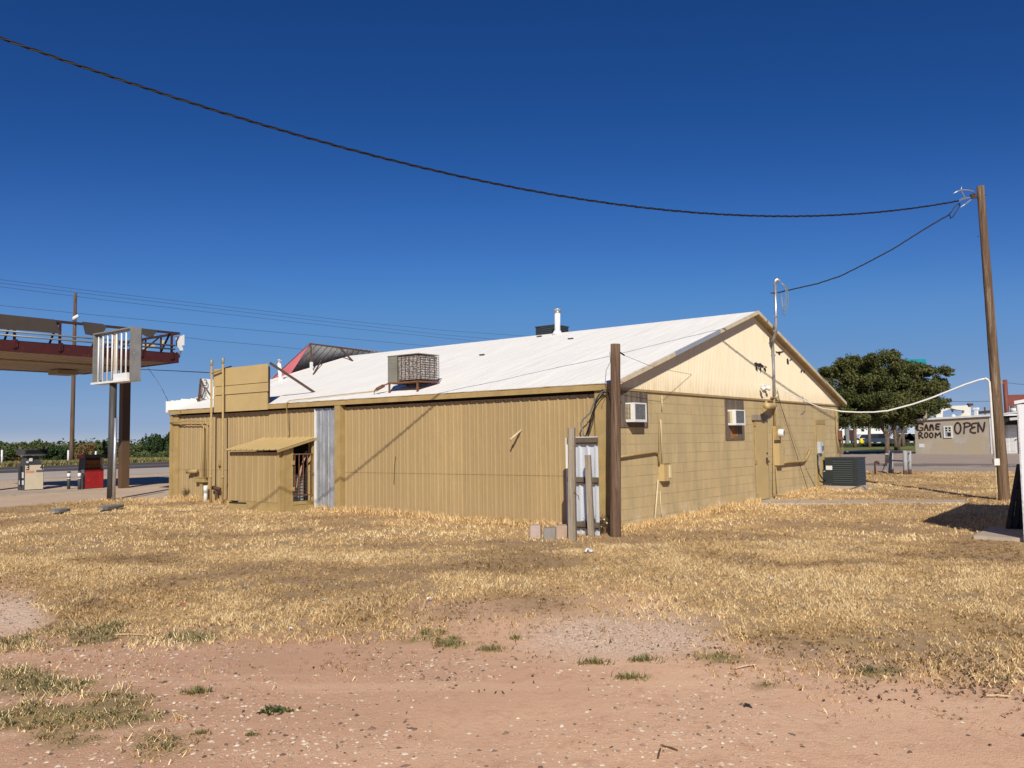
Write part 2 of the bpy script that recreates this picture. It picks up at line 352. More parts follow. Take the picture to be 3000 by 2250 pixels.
BY = np.array([1700, 1730, 1755, 1840, 1868, 1868, 1845, 1840, 1835, 1795, 1770, 1785, 1770, 1755, 1800, 1880, 1930, 1960, 1955, 1980, 1985, 1960.])
PATCH = [(60, 1893, 110, 34), (120, 2010, 230, 44), (90, 2110, 130, 46), (300, 2100, 240, 52), (480, 2190, 150, 66), (180, 2165, 130, 34), (330, 2050, 120, 22), (1318, 1888, 55, 18), (1260, 1860, 40, 14), (2110, 1925, 90, 26), (2260, 2010, 40, 10), (2580, 1968, 70, 22), (2930, 1985, 50, 16), (1510, 1872, 14, 7), (1195, 1875, 30, 10), (250, 1860, 190, 40), (560, 1870, 90, 30)]
def masks(X, Y):
    Pw = np.stack([X, Y, gzv(Y)], 1); px, py = projv(Pw)
    nz = fbm(X * .9, Y * .9, 21) - .5; n2 = fbm(X * 3.2, Y * 3.2, 31) - .5
    yb = np.interp(px, BX, BY) + nz * 110 + n2 * 60
    g = np.clip((yb - py) / 110 + .5, 0, 1)
    grn = np.zeros_like(g)
    for (a, b, c, d) in PATCH:
        q = 1 - ((px - a) / c) ** 2 - ((py - b) / d) ** 2 + n2 * 2.4 + nz * 1.2
        q = np.clip(q * 1.5, 0, 1); g = np.maximum(g, q * .95); grn = np.maximum(grn, q)
    bare = np.clip(1.3 - (((px - 20) / 110) ** 2 + ((py - 1800) / 70) ** 2) + n2, 0, 1); g = g * (1 - bare)
    dA = (X - A[0]) * U[0] + (Y - A[1]) * U[1]; eA = (X - A[0]) * W[0] + (Y - A[1]) * W[1]
    edge = np.interp(eA, [-30, -4, -1.2, 0, 1.5], [16.6, 16.6, 16.6, 15.1, 15.0])
    ap = np.clip((dA - edge + nz * .5) / .35 + .5, 0, 1)
    ap = np.where(Y < 8, 0, ap)
    g = g * (1 - ap)
    # beyond the yard on the right: road then green lawn
    rd = np.clip((eA - 22.2 + n2 * .6) / .6, 0, 1) * (dA < 15)
    lawn = np.clip((eA - 63.5) / 1.2, 0, 1) * (dA < 45) + np.clip((dA - 63.5 + nz * 2) / 1.5, 0, 1)
    g = g * (1 - np.clip(rd, 0, 1))
    pk = np.clip(1.25 - (((px - 1830) / 330) ** 2 + ((py - 1860) / 75) ** 2) + nz * 1.2, 0, 1)
    pk = np.maximum(pk, np.clip(1.2 - (((px - 40) / 150) ** 2 + ((py - 1800) / 75) ** 2) + nz, 0, 1))
    thin = np.clip((fbm(X * .55, Y * .8, 77) - .50) * 5, 0, 1) * np.clip(.4 + 1.6 * fbm(X * 2.1, Y * 2.6, 78), 0, 1)
    return g, grn, ap, rd, np.clip(lawn, 0, 1), pk, thin
def grid_mesh(name, xs, ys):
    nx, ny = len(xs), len(ys); Xg, Yg = np.meshgrid(xs, ys); X = Xg.ravel(); Y = Yg.ravel()
    Zg = gzv(Y) + relief(X, Y)
    me = bpy.data.meshes.new(name); n = nx * ny; me.vertices.add(n)
    me.vertices.foreach_set("co", np.stack([X, Y, Zg], 1).astype(np.float32).ravel())
    i = np.arange((nx - 1) * (ny - 1)); r = i // (nx - 1); c = i % (nx - 1); a = r * nx + c
    q = np.stack([a, a + 1, a + nx + 1, a + nx], 1).astype(np.int32)
    me.loops.add(q.size); me.polygons.add(len(q)); me.loops.foreach_set("vertex_index", q.ravel())
    me.polygons.foreach_set("loop_start", np.arange(0, q.size, 4, dtype=np.int32)); me.polygons.foreach_set("loop_total", np.full(len(q), 4, np.int32))
    me.update(); me.validate(); me.polygons.foreach_set("use_smooth", [True] * len(q))
    return me, X, Y
xs = np.unique(np.round(np.concatenate([np.arange(-3500, -100, 300), np.arange(-100, -26, 4), np.arange(-26, 24, .16), np.arange(24, 110, 4), np.arange(110, 3600, 300)]), 3))
ys = np.unique(np.round(np.concatenate([np.arange(-40, 2, 2), np.arange(2, 40, .16), np.arange(40, 70, 1), np.arange(70, 140, 5), np.arange(140, 5000, 300)]), 3))
gme, GX, GY = grid_mesh("ground", xs, ys)
mg, mgr, map_, mrd, mlw, mpk, mth = masks(GX, GY)
_px, _py = projv(np.stack([GX, GY, gzv(GY)], 1)); mred = np.clip(1.15 - (_px - 300) / 1500 - np.clip((_py - 1950) / 500, 0, 1) * .5 + .9 * (fbm(GX * .5, GY * .5, 91) - .5), 0, 1)
def attr(me, name, val):
    a = me.attributes.new(name, 'FLOAT', 'POINT'); a.data.foreach_set("value", val.astype(np.float32))
for nme, v in (("grass", mg), ("green", mgr), ("apron", map_), ("road", mrd), ("lawn", mlw), ("pink", mpk), ("thin", mth), ("red", mred)): attr(gme, nme, v)
m, n, b = mk('dirt_and_thatch_ground'); vec = objco(n)
def at_(nm): return nd(n, "ShaderNodeAttribute", attribute_name=nm).outputs['Fac']
dirt = mix(n, noise(n, vec, .9, 6, .65, .3, .7), (.74, .435, .260), (.88, .555, .345))
dirt = mix(n, noise(n, vec, 7, 5, .7, .52, .72), dirt, (.56, .305, .175))
dirt = mix(n, mul(n, at_("red"), .75), dirt, (.52, .285, .170))
trk = noise(n, objco(n, (.25, 2.2, 1)), 1.2, 5, .6, .5, .68)
dirt = mix(n, mul(n, trk, .4), dirt, (.95, .64, .42))
dirt = mix(n, .3, dirt, mix(n, noise(n, vec, 120, 3, .7, .3, .7), (.46, .26, .165), (.90, .62, .43)))
# small embedded stones
vo = nd(n, "ShaderNodeTexVoronoi"); vo.inputs['Scale'].default_value = 60; n.links.new(vec, vo.inputs['Vector'])
stn = nd(n, "ShaderNodeMapRange"); stn.inputs[1].default_value = .17; stn.inputs[2].default_value = .10; n.links.new(vo.outputs['Distance'], stn.inputs[0])
sel = nd(n, "ShaderNodeSeparateColor"); n.links.new(vo.outputs['Color'], sel.inputs[0])
gt = nd(n, "ShaderNodeMath", operation='GREATER_THAN'); gt.inputs[1].default_value = .82; n.links.new(sel.outputs[0], gt.inputs[0])
dirt = mix(n, mul(n, stn.outputs[0], gt.outputs[0]), dirt, (.80, .65, .49))
pink = mix(n, noise(n, vec, 55, 4, .8, .42, .58), (.55, .33, .22), (.98, .76, .56))
col = mix(n, at_("pink"), dirt, pink)
th = mix(n, noise(n, vec, 14, 6, .75, .3, .7), (.72, .48, .225), (.29, .185, .09))
th = mix(n, noise(n, vec, 1.1, 5, .6, .45, .62), th, (.38, .265, .16))
th = mix(n, mul(n, at_("thin"), .6), th, (.36, .235, .13))
th = mix(n, mul(n, at_("green"), .45), th, (.17, .15, .06))
col = mix(n, at_("grass"), col, th)
apc = mix(n, noise(n, vec, .6, 6, .65, .35, .65), (.66, .50, .36), (.56, .42, .30))
apc = mix(n, .25, apc, mix(n, noise(n, vec, 60, 3, .7, .3, .7), (.2, .15, .11), (.55, .45, .35)))
col = mix(n, at_("apron"), col, apc)
rdc = mix(n, noise(n, vec, .5, 6, .65, .35, .65), (.48, .38, .305), (.40, .315, .255))
rdc = mix(n, .3, rdc, mix(n, noise(n, vec, 30, 3, .7, .3, .7), (.13, .105, .09), (.44, .36, .30)))
col = mix(n, at_("road"), col, rdc)
lw = mix(n, noise(n, vec, .35, 6, .7, .35, .65), (.115, .155, .035), (.25, .215, .09))
col = mix(n, at_("lawn"), col, lw)
n.links.new(col, b.inputs['Base Color']); b.inputs['Roughness'].default_value = .95; b.inputs['Specular IOR Level'].default_value = .15
bh = nd(n, "ShaderNodeMath", operation='ADD'); n.links.new(noise(n, vec, 18, 6, .7, 0, 1), bh.inputs[0]); n.links.new(noise(n, vec, 90, 3, .7, 0, 1), bh.inputs[1])
bump(n, b, bh.outputs[0], .55, .018)
gme.materials.append(m)
go = bpy.data.objects.new("ground", gme); COL.objects.link(go); go['kind'] = 'structure'

# roads (flat sheets laid on the plateau, z = .24)
MT['asphalt'] = M('worn_asphalt', (.085, .075, .072), (.062, .056, .055), sc=.4, rough=.95, bmp=.3, bsc=40, gsc=25, grain=.2)
MT['asph_light'] = M('pale_worn_lane', (.17, .145, .135), (.14, .12, .11), sc=.5, rough=.95, gsc=25, grain=.2)
MT['lane'] = M('pale_concrete_shoulder', (.50, .425, .355), (.44, .365, .30), sc=.5, rough=.95, gsc=20, grain=.2, spots=(.24, .19, .155), spot_sc=1.2, spot_lo=.64, spot_hi=.72)
MT['kerb'] = M('pale_kerb_concrete', (.58, .52, .44), (.48, .43, .36), sc=1.5, rough=.9)
def strip(name, d0, d1, e0, e1, z, mat, th=.0):
    mb = MB(); P = lambda d, e, q: A + U * d + W * e + Z * q
    ne = 24
    for k in range(ne):
        ea = e0 + (e1 - e0) * k / ne; eb = e0 + (e1 - e0) * (k + 1) / ne
        mb.add([P(d0, ea, z), P(d0, eb, z), P(d1, eb, z), P(d1, ea, z)], [(0, 1, 2, 3)])
    return struct(name, mb, mat)
strip('concrete_shoulder', 33.5, 44.8, -60, 160, .246, MT['lane'])
strip('highway', 44.8, 61.8, -90, 260, .248, MT['asphalt'])
strip('highway_lane_wear', 50.3, 53.4, -90, 260, .252, MT['asph_light'])
# side street on the right, beyond the yard
mb = MB(); P = lambda d, e, q: A + U * d + W * e + Z * q
mb.add([P(-90, 28.5, .247), P(13, 28.5, .247), P(13, 32.5, .247), P(-90, 32.5, .247)], [(3, 2, 1, 0)])
struct('side_street_track', mb, M('dark_tyre_track', (.225, .18, .15), (.19, .155, .13), sc=.6, rough=.95, gsc=25, grain=.25))
mb = MB(); mb.add([P(9.3, 57, .249), P(40, 57, .249), P(40, 63.2, .249), P(9.3, 63.2, .249)], [(0, 3, 2, 1)])
struct('far_street', mb, MT['asphalt'])
mb = MB(); mb.boxf(P, 8, 60, 106.0, 107.6, .2, .36); struct('far_kerb', mb, MT['kerb'])
mb = MB(); mb.boxf(P, 9.3, 40, 63.25, 63.6, .2, .36); struct('near_kerb', mb, MT['kerb'])
mb = MB(); mb.add([P(8, 109, .25), P(70, 109, .25), P(70, 118, .25), P(8, 118, .25)], [(0, 3, 2, 1)]); struct('distant_street', mb, MT['asphalt'])
# concrete walk from the back door, slab by the white shed
a0 = ground(2208, 1464); a1 = ground(2250, 1473)
mb = MB()
pts_f = [ground(x, y) for x, y in ((2195, 1476), (2330, 1477), (2560, 1476), (2830, 1474))]
pts_b = [ground(x, y) for x, y in ((2215, 1464), (2345, 1467), (2560, 1467), (2830, 1466.5))]
for i in range(3):
    q = [pts_f[i], pts_f[i + 1], pts_b[i + 1], pts_b[i]]; q = [V(p[0], p[1], gz(p[1]) - .06) for p in q]
    t = [p + Z * .10 for p in q]; c = sum(q) / 4
    q = [c + (p - c) * .985 + Z * 0 for p in q]; t = [c + (p - c) * .985 + Z * .10 for p in q]
    t = [V(a[0], a[1], a[2] + .082) for a in q]
    mb.hexa(q + t)
struct('walkway', mb, MT['concrete'])
# ---------------------------------------------------------------- the tan building
BL = thing("metal_building", A, "long tan metal sided building with cream block gable end and white coated roof", "building")
RIBS = [(0, 0), (.10, 0), (.16, .022), (.28, .022), (.34, 0), (.58, 0), (.62, .006), (.68, .006), (.72, 0)]
PT = .2286
# backing core: near-black box added to block light and darken the eave gap
mb = MB(); mb.boxf(LW, .06, LL - .06, -WW + .1, -.06, -.1, 2.62); mb.build("backing_core", MT['dark'], BL)
# siding of the long wall: two runs
gl = lambda s: -.12 + gz((A + U * s)[1])
mb = MB(); mb.ribbed(RIBS, LW, .30, 7.42, lambda s: gl(s), lambda s: 2.535, PT, 10)
mb.ribbed(RIBS, LW, 8.36, 14.62, lambda s: gl(s), lambda s: 2.545, PT, 10)
# overlap seam lap at about 1 m
msd, n, b = mk('aged_tan_siding'); t = nd(n, "ShaderNodeTexCoord"); sv = nd(n, "ShaderNodeSeparateXYZ"); n.links.new(t.outputs['UV'], sv.inputs[0])
fl = nd(n, "ShaderNodeMath", operation='FLOOR'); dv = nd(n, "ShaderNodeMath", operation='DIVIDE'); dv.inputs[1].default_value = .9144; n.links.new(sv.outputs[0], dv.inputs[0]); n.links.new(dv.outputs[0], fl.inputs[0])
wn = nd(n, "ShaderNodeTexWhiteNoise", noise_dimensions='1D'); n.links.new(fl.outputs[0], wn.inputs['W'])
col = mix(n, wn.outputs[0], (.42, .302, .142), (.365, .264, .126))
m1 = nd(n, "ShaderNodeMapping"); m1.inputs['Scale'].default_value = (3.5, .35, 1); n.links.new(t.outputs['UV'], m1.inputs[0])
col = mix(n, mul(n, noise(n, m1.outputs[0], 2.5, 6, .7, .42, .7), .7), col, (.335, .24, .115))
col = mix(n, mul(n, noise(n, m1.outputs[0], 6, 6, .75, .58, .75), .6), col, (.52, .39, .21))
col = mix(n, noise(n, t.outputs['UV'], 9, 7, .75, .67, .72), col, (.30, .20, .10))
lo_ = nd(n, "ShaderNodeMapRange"); lo_.inputs[1].default_value = .55; lo_.inputs[2].default_value = .0; n.links.new(sv.outputs[1], lo_.inputs[0])
col = mix(n, mul(n, mul(n, lo_.outputs[0], noise(n, t.outputs['UV'], 2.2, 6, .7, .35, .65)), .8), col, (.40, .27, .15))
n.links.new(col, b.inputs['Base Color']); b.inputs['Roughness'].default_value = .5
m2 = nd(n, "ShaderNodeMapping"); m2.inputs['Scale'].default_value = (1.5, .8, 1); n.links.new(t.outputs['UV'], m2.inputs[0])
bump(n, b, noise(n, m2.outputs[0], 2.6, 3, .5, 0, 1), .35, .04)
sd = mb.build("siding", msd, BL, uvf=lambda p: ((p - A) @ U, p[2]))
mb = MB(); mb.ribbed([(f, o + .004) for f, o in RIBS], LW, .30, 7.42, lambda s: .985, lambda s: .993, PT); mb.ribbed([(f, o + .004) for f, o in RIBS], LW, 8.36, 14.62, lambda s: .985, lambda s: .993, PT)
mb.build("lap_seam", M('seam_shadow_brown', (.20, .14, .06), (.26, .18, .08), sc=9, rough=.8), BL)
# pilasters
mb = MB(); mb.boxf(LW, -.012, .30, 0.002, .10, -.15, 2.585); mb.build("corner_pilaster", MT['tan_trim'], BL)
mb = MB(); mb.boxf(LW, 7.40, 7.60, -.02, .15, -.1, 2.585); mb.build("middle_pilaster", MT['tan_trim'], BL)
mb = MB(); mb.boxf(LW, 14.60, 14.99, -.02, .06, -.1, 2.585); mb.boxf(LW, 14.86, 14.99, .062, .10, -.1, 2.56); mb.build("end_pilaster", MT['tan_trim'], BL)
# galvanised patch
GR = [(0, .03), (.06, .07), (.14, .07), (.20, .03), (.38, .03), (.42, .042), (.48, .042), (.52, .03)]
mb = MB(); mb.ribbed(GR, LW, 7.605, 8.42, lambda s: gl(s) + .08, lambda s: 2.535, .29, 6)
tag(mb.build("patch_panel", MT['galv'], BL), "bare galvanised patch panel")
mb = MB(); mb.boxf(LW, 8.421, 8.445, .0, .075, gl(8.4) + .08, 2.535); mb.build("patch_edge", MT['white'], BL)
# soffit, fascia, gutter lip
mb = MB(); mb.boxf(LW, -.25, LL + .02, -.05, .135, 2.600, 2.612); mb.build("soffit", MT['stub'], BL)  # dark soffit colour deepens the shade under the eave
mb = MB(); mb.prism([GW(.15, -.05, 2.58), GW(WW - .15, -.05, 2.58), GW(WW / 2, -.05, RZ - .12)], U * (LL - .2)); mb.build("attic_core", MT['dark'], BL)  # dark filler prism added inside the attic to shut out sky
mb = MB()
for k in range(6):
    s0 = -.25 + k * (LL + .27) / 6; mb.boxf(LW, s0 + .002, s0 + (LL + .27) / 6 - .002, .137, .158 + .002 * (k % 2), 2.588, 2.702)
mb.build("fascia", MT['tan_rust'], BL)
# roof: two sheets with a wrinkled coated surface
mrf, n, b = mk('white_coated_roof'); t = nd(n, "ShaderNodeTexCoord"); mp = nd(n, "ShaderNodeMapping")
n.links.new(t.outputs['UV'], mp.inputs[0]); mp.inputs['Scale'].default_value = (1.7, .28, 1)
col = mix(n, noise(n, mp.outputs[0], 2.2, 6, .7, .42, .68), (.88, .855, .80), (.80, .775, .725))
mp2 = nd(n, "ShaderNodeMapping"); n.links.new(t.outputs['UV'], mp2.inputs[0]); mp2.inputs['Scale'].default_value = (5, .35, 1)
col = mix(n, mul(n, noise(n, mp2.outputs[0], 3, 6, .75, .48, .78), .65), col, (.64, .62, .59))
col = mix(n, mul(n, noise(n, t.outputs['UV'], 1.1, 5, .6, .55, .75), .4), col, (.86, .80, .72))
n.links.new(col, b.inputs['Base Color']); b.inputs['Roughness'].default_value = .75
bump(n, b, noise(n, mp2.outputs[0], 1.1, 5, .6, 0, 1), .55, .05)
def roofuv(p):
    q = p - A; return (q @ U, q @ W)
mb = MB(); NX, NY = 90, 24
def roofgrid(side):
    vs = []; fs = []
    for i in range(NX + 1):
        s = -.21 + (LL + .21 + (0.05)) * i / NX
        for j in range(NY + 1):
            t_ = j / NY; wv = -OV + (WW / 2 + OV) * t_; z = EZ + t_ * (RZ - EZ)
            if 0 < i < NX and 0 < j < NY:
                z += .022 * (mnoise.noise(Vector((s * .9, wv * .35, side))) ) + .008 * mnoise.noise(Vector((s * 4, wv * .8, 3 + side)))
            ww = wv if side == 0 else WW - wv
            vs.append(A + U * s + W * ww + Z * z)
    for i in range(NX):
        for j in range(NY):
            q = (i * (NY + 1) + j, (i + 1) * (NY + 1) + j, (i + 1) * (NY + 1) + j + 1, i * (NY + 1) + j + 1)
            fs.append(q if side else q[::-1])
    mb.add(vs, fs)
roofgrid(0); roofgrid(1)
RF = mb.build("roof", mrf, BL, smooth=True, uvf=roofuv)
mb = MB()      # ragged edge of the coating along the eave
for k in range(60):
    s0 = -.26 + k * (LL + .28) / 60; mb.boxf(LW, s0, s0 + (LL + .28) / 60 - .001, .14, .165 + random.uniform(0, .012), 2.703, 2.713 + random.uniform(0, .008))
mb.build("roof_edge", M('rusty_drip_edge', (.36, .27, .17), (.62, .57, .50), sc=3, rough=.8, spots=(.28, .13, .05), spot_sc=4, spot_lo=.55, spot_hi=.65), RF)
# rake trim on the gable
def rake(w0, z0, w1, z1, name, mat, o0=.175, o1=.215, h=.085):
    mb = MB(); d = 0
    p = [GW(w0, o0, z0 - h), GW(w1, o0, z1 - h), GW(w1, o1, z1 - h), GW(w0, o1, z0 - h), GW(w0, o0, z0), GW(w1, o0, z1), GW(w1, o1, z1), GW(w0, o1, z0)]
    mb.hexa(p); return mb.build(name, mat, BL)
rk = lambda wv: roofz(wv) + .012
MT['rake'] = M('weathered_cream_rake', (.66, .56, .41), (.52, .43, .30), sc=4, rough=.8, spots=(.20, .16, .12), spot_sc=3.5, spot_lo=.62, spot_hi=.7, bmp=.3, bsc=10)
rake(-OV, rk(-OV), 2.2, rk(2.2), "rake_trim", MT['rake'])
rake(2.202, rk(2.2) + .004, 4.45, rk(4.45) + .004, "rake_flashing", M('bluish_new_flashing', (.42, .45, .48), (.36, .39, .42), sc=2, rough=.45, metal=.3), .176, .22)
rake(4.452, rk(4.45), WW / 2, rk(WW / 2), "rake_trim", MT['rake'])
rake(WW / 2 + .001, rk(WW / 2), WW + OV, rk(WW + OV), "rake_trim", MT['rake'])
mb = MB()
mb.hexa([GW(-OV, -.0, EZ - .07), GW(WW / 2, -.0, RZ - .07), GW(WW / 2, .173, RZ - .07), GW(-OV, .173, EZ - .07), GW(-OV, -.0, EZ - .05), GW(WW / 2, -.0, RZ - .05), GW(WW / 2, .173, RZ - .05), GW(-OV, .173, EZ - .05)])
mb.hexa([GW(WW / 2 + .001, -.0, RZ - .07), GW(WW + OV, -.0, EZ - .07), GW(WW + OV, .173, EZ - .07), GW(WW / 2 + .001, .173, RZ - .07), GW(WW / 2 + .001, -.0, RZ - .05), GW(WW + OV, -.0, EZ - .05), GW(WW + OV, .173, EZ - .05), GW(WW / 2 + .001, .173, RZ - .05)])
mb.build("rake_soffit", MT['tan_trim'], BL)
# gable sheet, corrugated
CORR = [(0, 0), (.125, .0028), (.25, .0095), (.375, .0162), (.5, .019), (.625, .0162), (.75, .0095), (.875, .0028)]
mb = MB(); mb.ribbed(CORR, lambda s, o, z: GW(s, o + .012, z), .02, WW - .02, lambda s: 2.645, lambda s: max(2.66, roofz(s) - .06), .0762, 1)
mcg, n, b = mk('cream_corrugated_gable'); vec = objco(n, (1.5, 1.5, .25)); vb = objco(n)
col = mix(n, noise(n, vec, 3, 6, .7, .4, .7), (.755, .66, .475), (.70, .595, .405))
col = mix(n, mul(n, noise(n, objco(n, (3, 3, .3)), 5, 6, .75, .58, .72), .6), col, (.84, .76, .62))
sx = nd(n, "ShaderNodeSeparateXYZ"); n.links.new(vb, sx.inputs[0])
lowr = nd(n, "ShaderNodeMapRange"); lowr.inputs[1].default_value = 3.0; lowr.inputs[2].default_value = 2.6; n.links.new(sx.outputs[2], lowr.inputs[0])
col = mix(n, mul(n, mul(n, lowr.outputs[0], noise(n, objco(n, (2, 2, .4)), 4, 5, .7, .3, .7)), .6), col, (.42, .285, .13))
n.links.new(col, b.inputs['Base Color']); b.inputs['Roughness'].default_value = .6
GB = mb.build("gable_cladding", mcg, BL)
mb = MB(); mb.boxf(GW, 0, WW, .0, .034, 2.60, 2.642); mb.build("gable_sill", MT['tan_trim'], BL)
# torn holes: dark plates on the cladding, colour standing for the unlit inside
k6 = crop(1760, 880, .3345)
def hole(pts):
    mb = MB(); q = [gpx(*k6(x, y), .036) for x, y in pts]; mb.prism(q, -U * .003); return mb.build("hole_dark_plate", MT['dark'], GB)
hole([(1345, 545), (1362, 543), (1378, 553), (1398, 548), (1412, 562), (1428, 572), (1425, 588), (1400, 582), (1380, 580), (1365, 566), (1348, 560)])
for q in ([(1352, 570), (1362, 568), (1372, 600), (1374, 618), (1364, 612), (1356, 590)], [(1392, 588), (1404, 588), (1406, 620), (1402, 630), (1395, 612)], [(1424, 590), (1438, 588), (1448, 606), (1446, 626), (1432, 610)], [(1432, 574), (1456, 582), (1454, 588), (1436, 582)],
          [(1530, 445), (1548, 450), (1562, 448), (1584, 446), (1608, 448), (1590, 455), (1574, 458), (1572, 478), (1558, 470), (1550, 458), (1536, 455)], [(1628, 512), (1638, 506), (1646, 530), (1648, 556), (1638, 562), (1632, 540)], [(1652, 520), (1672, 512), (1676, 516), (1658, 528)], [(1752, 612), (1764, 605), (1766, 616), (1758, 636), (1754, 630)], [(1772, 618), (1784, 614), (1788, 636), (1778, 632)]):
    hole(q)
# block wall with running bond
mbk, n, b = mk('tan_painted_block'); t = nd(n, "ShaderNodeTexCoord"); mp = nd(n, "ShaderNodeMapping"); n.links.new(t.outputs['UV'], mp.inputs[0])
mp.inputs['Location'].default_value = (.13, -.159, 0)
br = nd(n, "ShaderNodeTexBrick"); n.links.new(mp.outputs[0], br.inputs[0]); br.offset = .5
br.inputs['Scale'].default_value = 1; br.inputs['Mortar Size'].default_value = .0055; br.inputs['Brick Width'].default_value = .4064; br.inputs['Row Height'].default_value = .2032; br.inputs['Mortar Smooth'].default_value = .25
br.inputs['Color1'].default_value = c4((.545, .415, .215)); br.inputs['Color2'].default_value = c4((.50, .38, .193)); br.inputs['Mortar'].default_value = c4((.47, .355, .175))
# bed joints read stronger than head joints
wv = nd(n, "ShaderNodeTexBrick"); n.links.new(mp.outputs[0], wv.inputs[0]); wv.inputs['Scale'].default_value = 1; wv.inputs['Mortar Size'].default_value = .006; wv.inputs['Brick Width'].default_value = 90; wv.inputs['Row Height'].default_value = .2032
wv.inputs['Color1'].default_value = wv.inputs['Color2'].default_value = (0, 0, 0, 1); wv.inputs['Mortar'].default_value = (1, 1, 1, 1); wv.inputs['Mortar Smooth'].default_value = .2
gap = noise(n, t.outputs['UV'], 1.6, 5, .65, .42, .62)
col = mix(n, mul(n, mul(n, wv.outputs['Color'], gap), .55), br.outputs['Color'], (.19, .135, .065))
st = nd(n, "ShaderNodeMapping"); n.links.new(t.outputs['UV'], st.inputs[0]); st.inputs['Scale'].default_value = (1.6, .35, 1)
col = mix(n, mul(n, noise(n, st.outputs[0], 1.5, 6, .7, .42, .68), .75), col, (.335, .27, .155))
col = mix(n, mul(n, noise(n, st.outputs[0], 3.1, 5, .7, .55, .75), .6), col, (.60, .47, .26))
su = nd(n, "ShaderNodeSeparateXYZ"); n.links.new(t.outputs['UV'], su.inputs[0])
low = nd(n, "ShaderNodeMapRange"); low.inputs[1].default_value = .42; low.inputs[2].default_value = .02; n.links.new(su.outputs[1], low.inputs[0])
lown = noise(n, t.outputs['UV'], 1.8, 6, .7, .48, .62)
col = mix(n, mul(n, low.outputs[0], lown), col, (.70, .60, .46))
n.links.new(col, b.inputs['Base Color']); b.inputs['Roughness'].default_value = .85
inv = nd(n, "ShaderNodeMath", operation='SUBTRACT'); inv.inputs[0].default_value = 1; n.links.new(br.outputs['Fac'], inv.inputs[1])
ad = nd(n, "ShaderNodeMath", operation='ADD'); n.links.new(inv.outputs[0], ad.inputs[0]); n.links.new(mul(n, noise(n, t.outputs['UV'], 45, 4, .6, 0, 1), .5), ad.inputs[1])
bump(n, b, ad.outputs[0], .7, .006)
mb = MB(); mb.boxf(GW, .0, WW, -.2, .0, -.15, 2.60)
BW = mb.build("block_wall", mbk, BL, uvf=lambda p: ((p - A) @ W, p[2]))
mb = MB(); mb.boxf(lambda s, o, z: A + U * s + W * (WW + o) + Z * z, 0, LL, -.1, 0, -.1, 2.6); mb.boxf(lambda s, o, z: A + U * (LL + s) + W * o + Z * z, -.1, -.0, .1, WW - .1, -.1, 2.6)
mb.add([A + U * LL + W * .0 + Z * 2.6, A + U * LL + W * WW + Z * 2.6, A + U * LL + W * WW / 2 + Z * (RZ - .05)], [(0, 1, 2)])
mb.build("rear_wall", MT['tan'], BL)
# plywood boards over the old windows
mb = MB(); mb.boxf(GW, -.03, 1.345, .002, .022, 1.905, 2.598); tag(mb.build("window_board", MT['plywood'], BL), "weathered plywood board beside the corner")
mb = MB(); mb.boxf(GW, 5.03, 6.10, .002, .024, 1.625, 2.56); WB2 = mb.build("window_board", MT['plywood'], BL)
q = [gsz(2120 + .2411 * x, 1100 + .2411 * y, .027) for x, y in ((95, 605), (128, 640), (150, 690), (172, 705), (166, 745), (120, 765), (88, 768))]
mb = MB(); mb.prism([GW(a, .0245, z) for a, z in q], -U * .004); mb.build("split_face", MT['plyorange'], WB2)
# doors of the gable end
DR = None
mb = MB(); mb.boxf(GW, 6.76, 7.53, .002, .022, .13, 2.095); D1 = mb.build("door", MT['tan_sign'], BL)
mb = MB(); mb.boxf(GW, 6.69, 6.757, .002, .014, .12, 2.10); mb.boxf(GW, 7.533, 7.60, .002, .014, .12, 2.10); mb.build("door_frame", MT['tan_trim'], D1)
mb = MB(); mb.boxf(GW, 7.40, 7.45, .0225, .06, 1.02, 1.16); mb.box(GW(7.435, .072, 1.06), .05, .05, .05, (W, -U, Z)); mb.build("handle", MT['stub'], D1)
mb = MB(); mb.boxf(GW, 7.45, 7.49, .0225, .05, 1.25, 1.29); mb.build("latch", MT['stub'], D1)
for zz in (1.95, 1.02, .2):
    mb = MB(); mb.boxf(GW, 6.70, 6.80, .0225, .04, zz, zz + .09); mb.build("hinge", MT['tan_rust'], D1)
mb = MB(); mb.boxf(GW, 6.60, 7.60, .002, .06, 2.10, 2.235)
tag(mb.build("door_header", MT['wood_grey'], BL), "bare weathered header board")
mb = MB(); mb.boxf(GW, 11.34, 12.10, .002, .018, .25, 2.03); D2 = mb.build("door", MT['tan_sign'], BL)
mb = MB(); mb.boxf(GW, 11.26, 11.337, .002, .03, .24, 2.16); mb.boxf(GW, 11.34, 12.17, .002, .03, 2.035, 2.16); mb.build("door_frame", MT['tan_trim'], D2)
# crumpled white membrane on the far rake (street side)
mb = MB(); N = 10
for i in range(N):
    w0 = -OV - .02 + i * .16; w1 = w0 + .162; za = EZ - .06 + i * .045; zb = za + .33 - .02 * i + random.uniform(-.02, .02)
    mb.boxf(lambda a, c, d: A + U * (LL + .06 + c) + W * a + Z * d, w0, w1, 0, .05 + .02 * (i % 2), za, zb)
mb.build("membrane_flap", mrf, BL, uvf=roofuv)

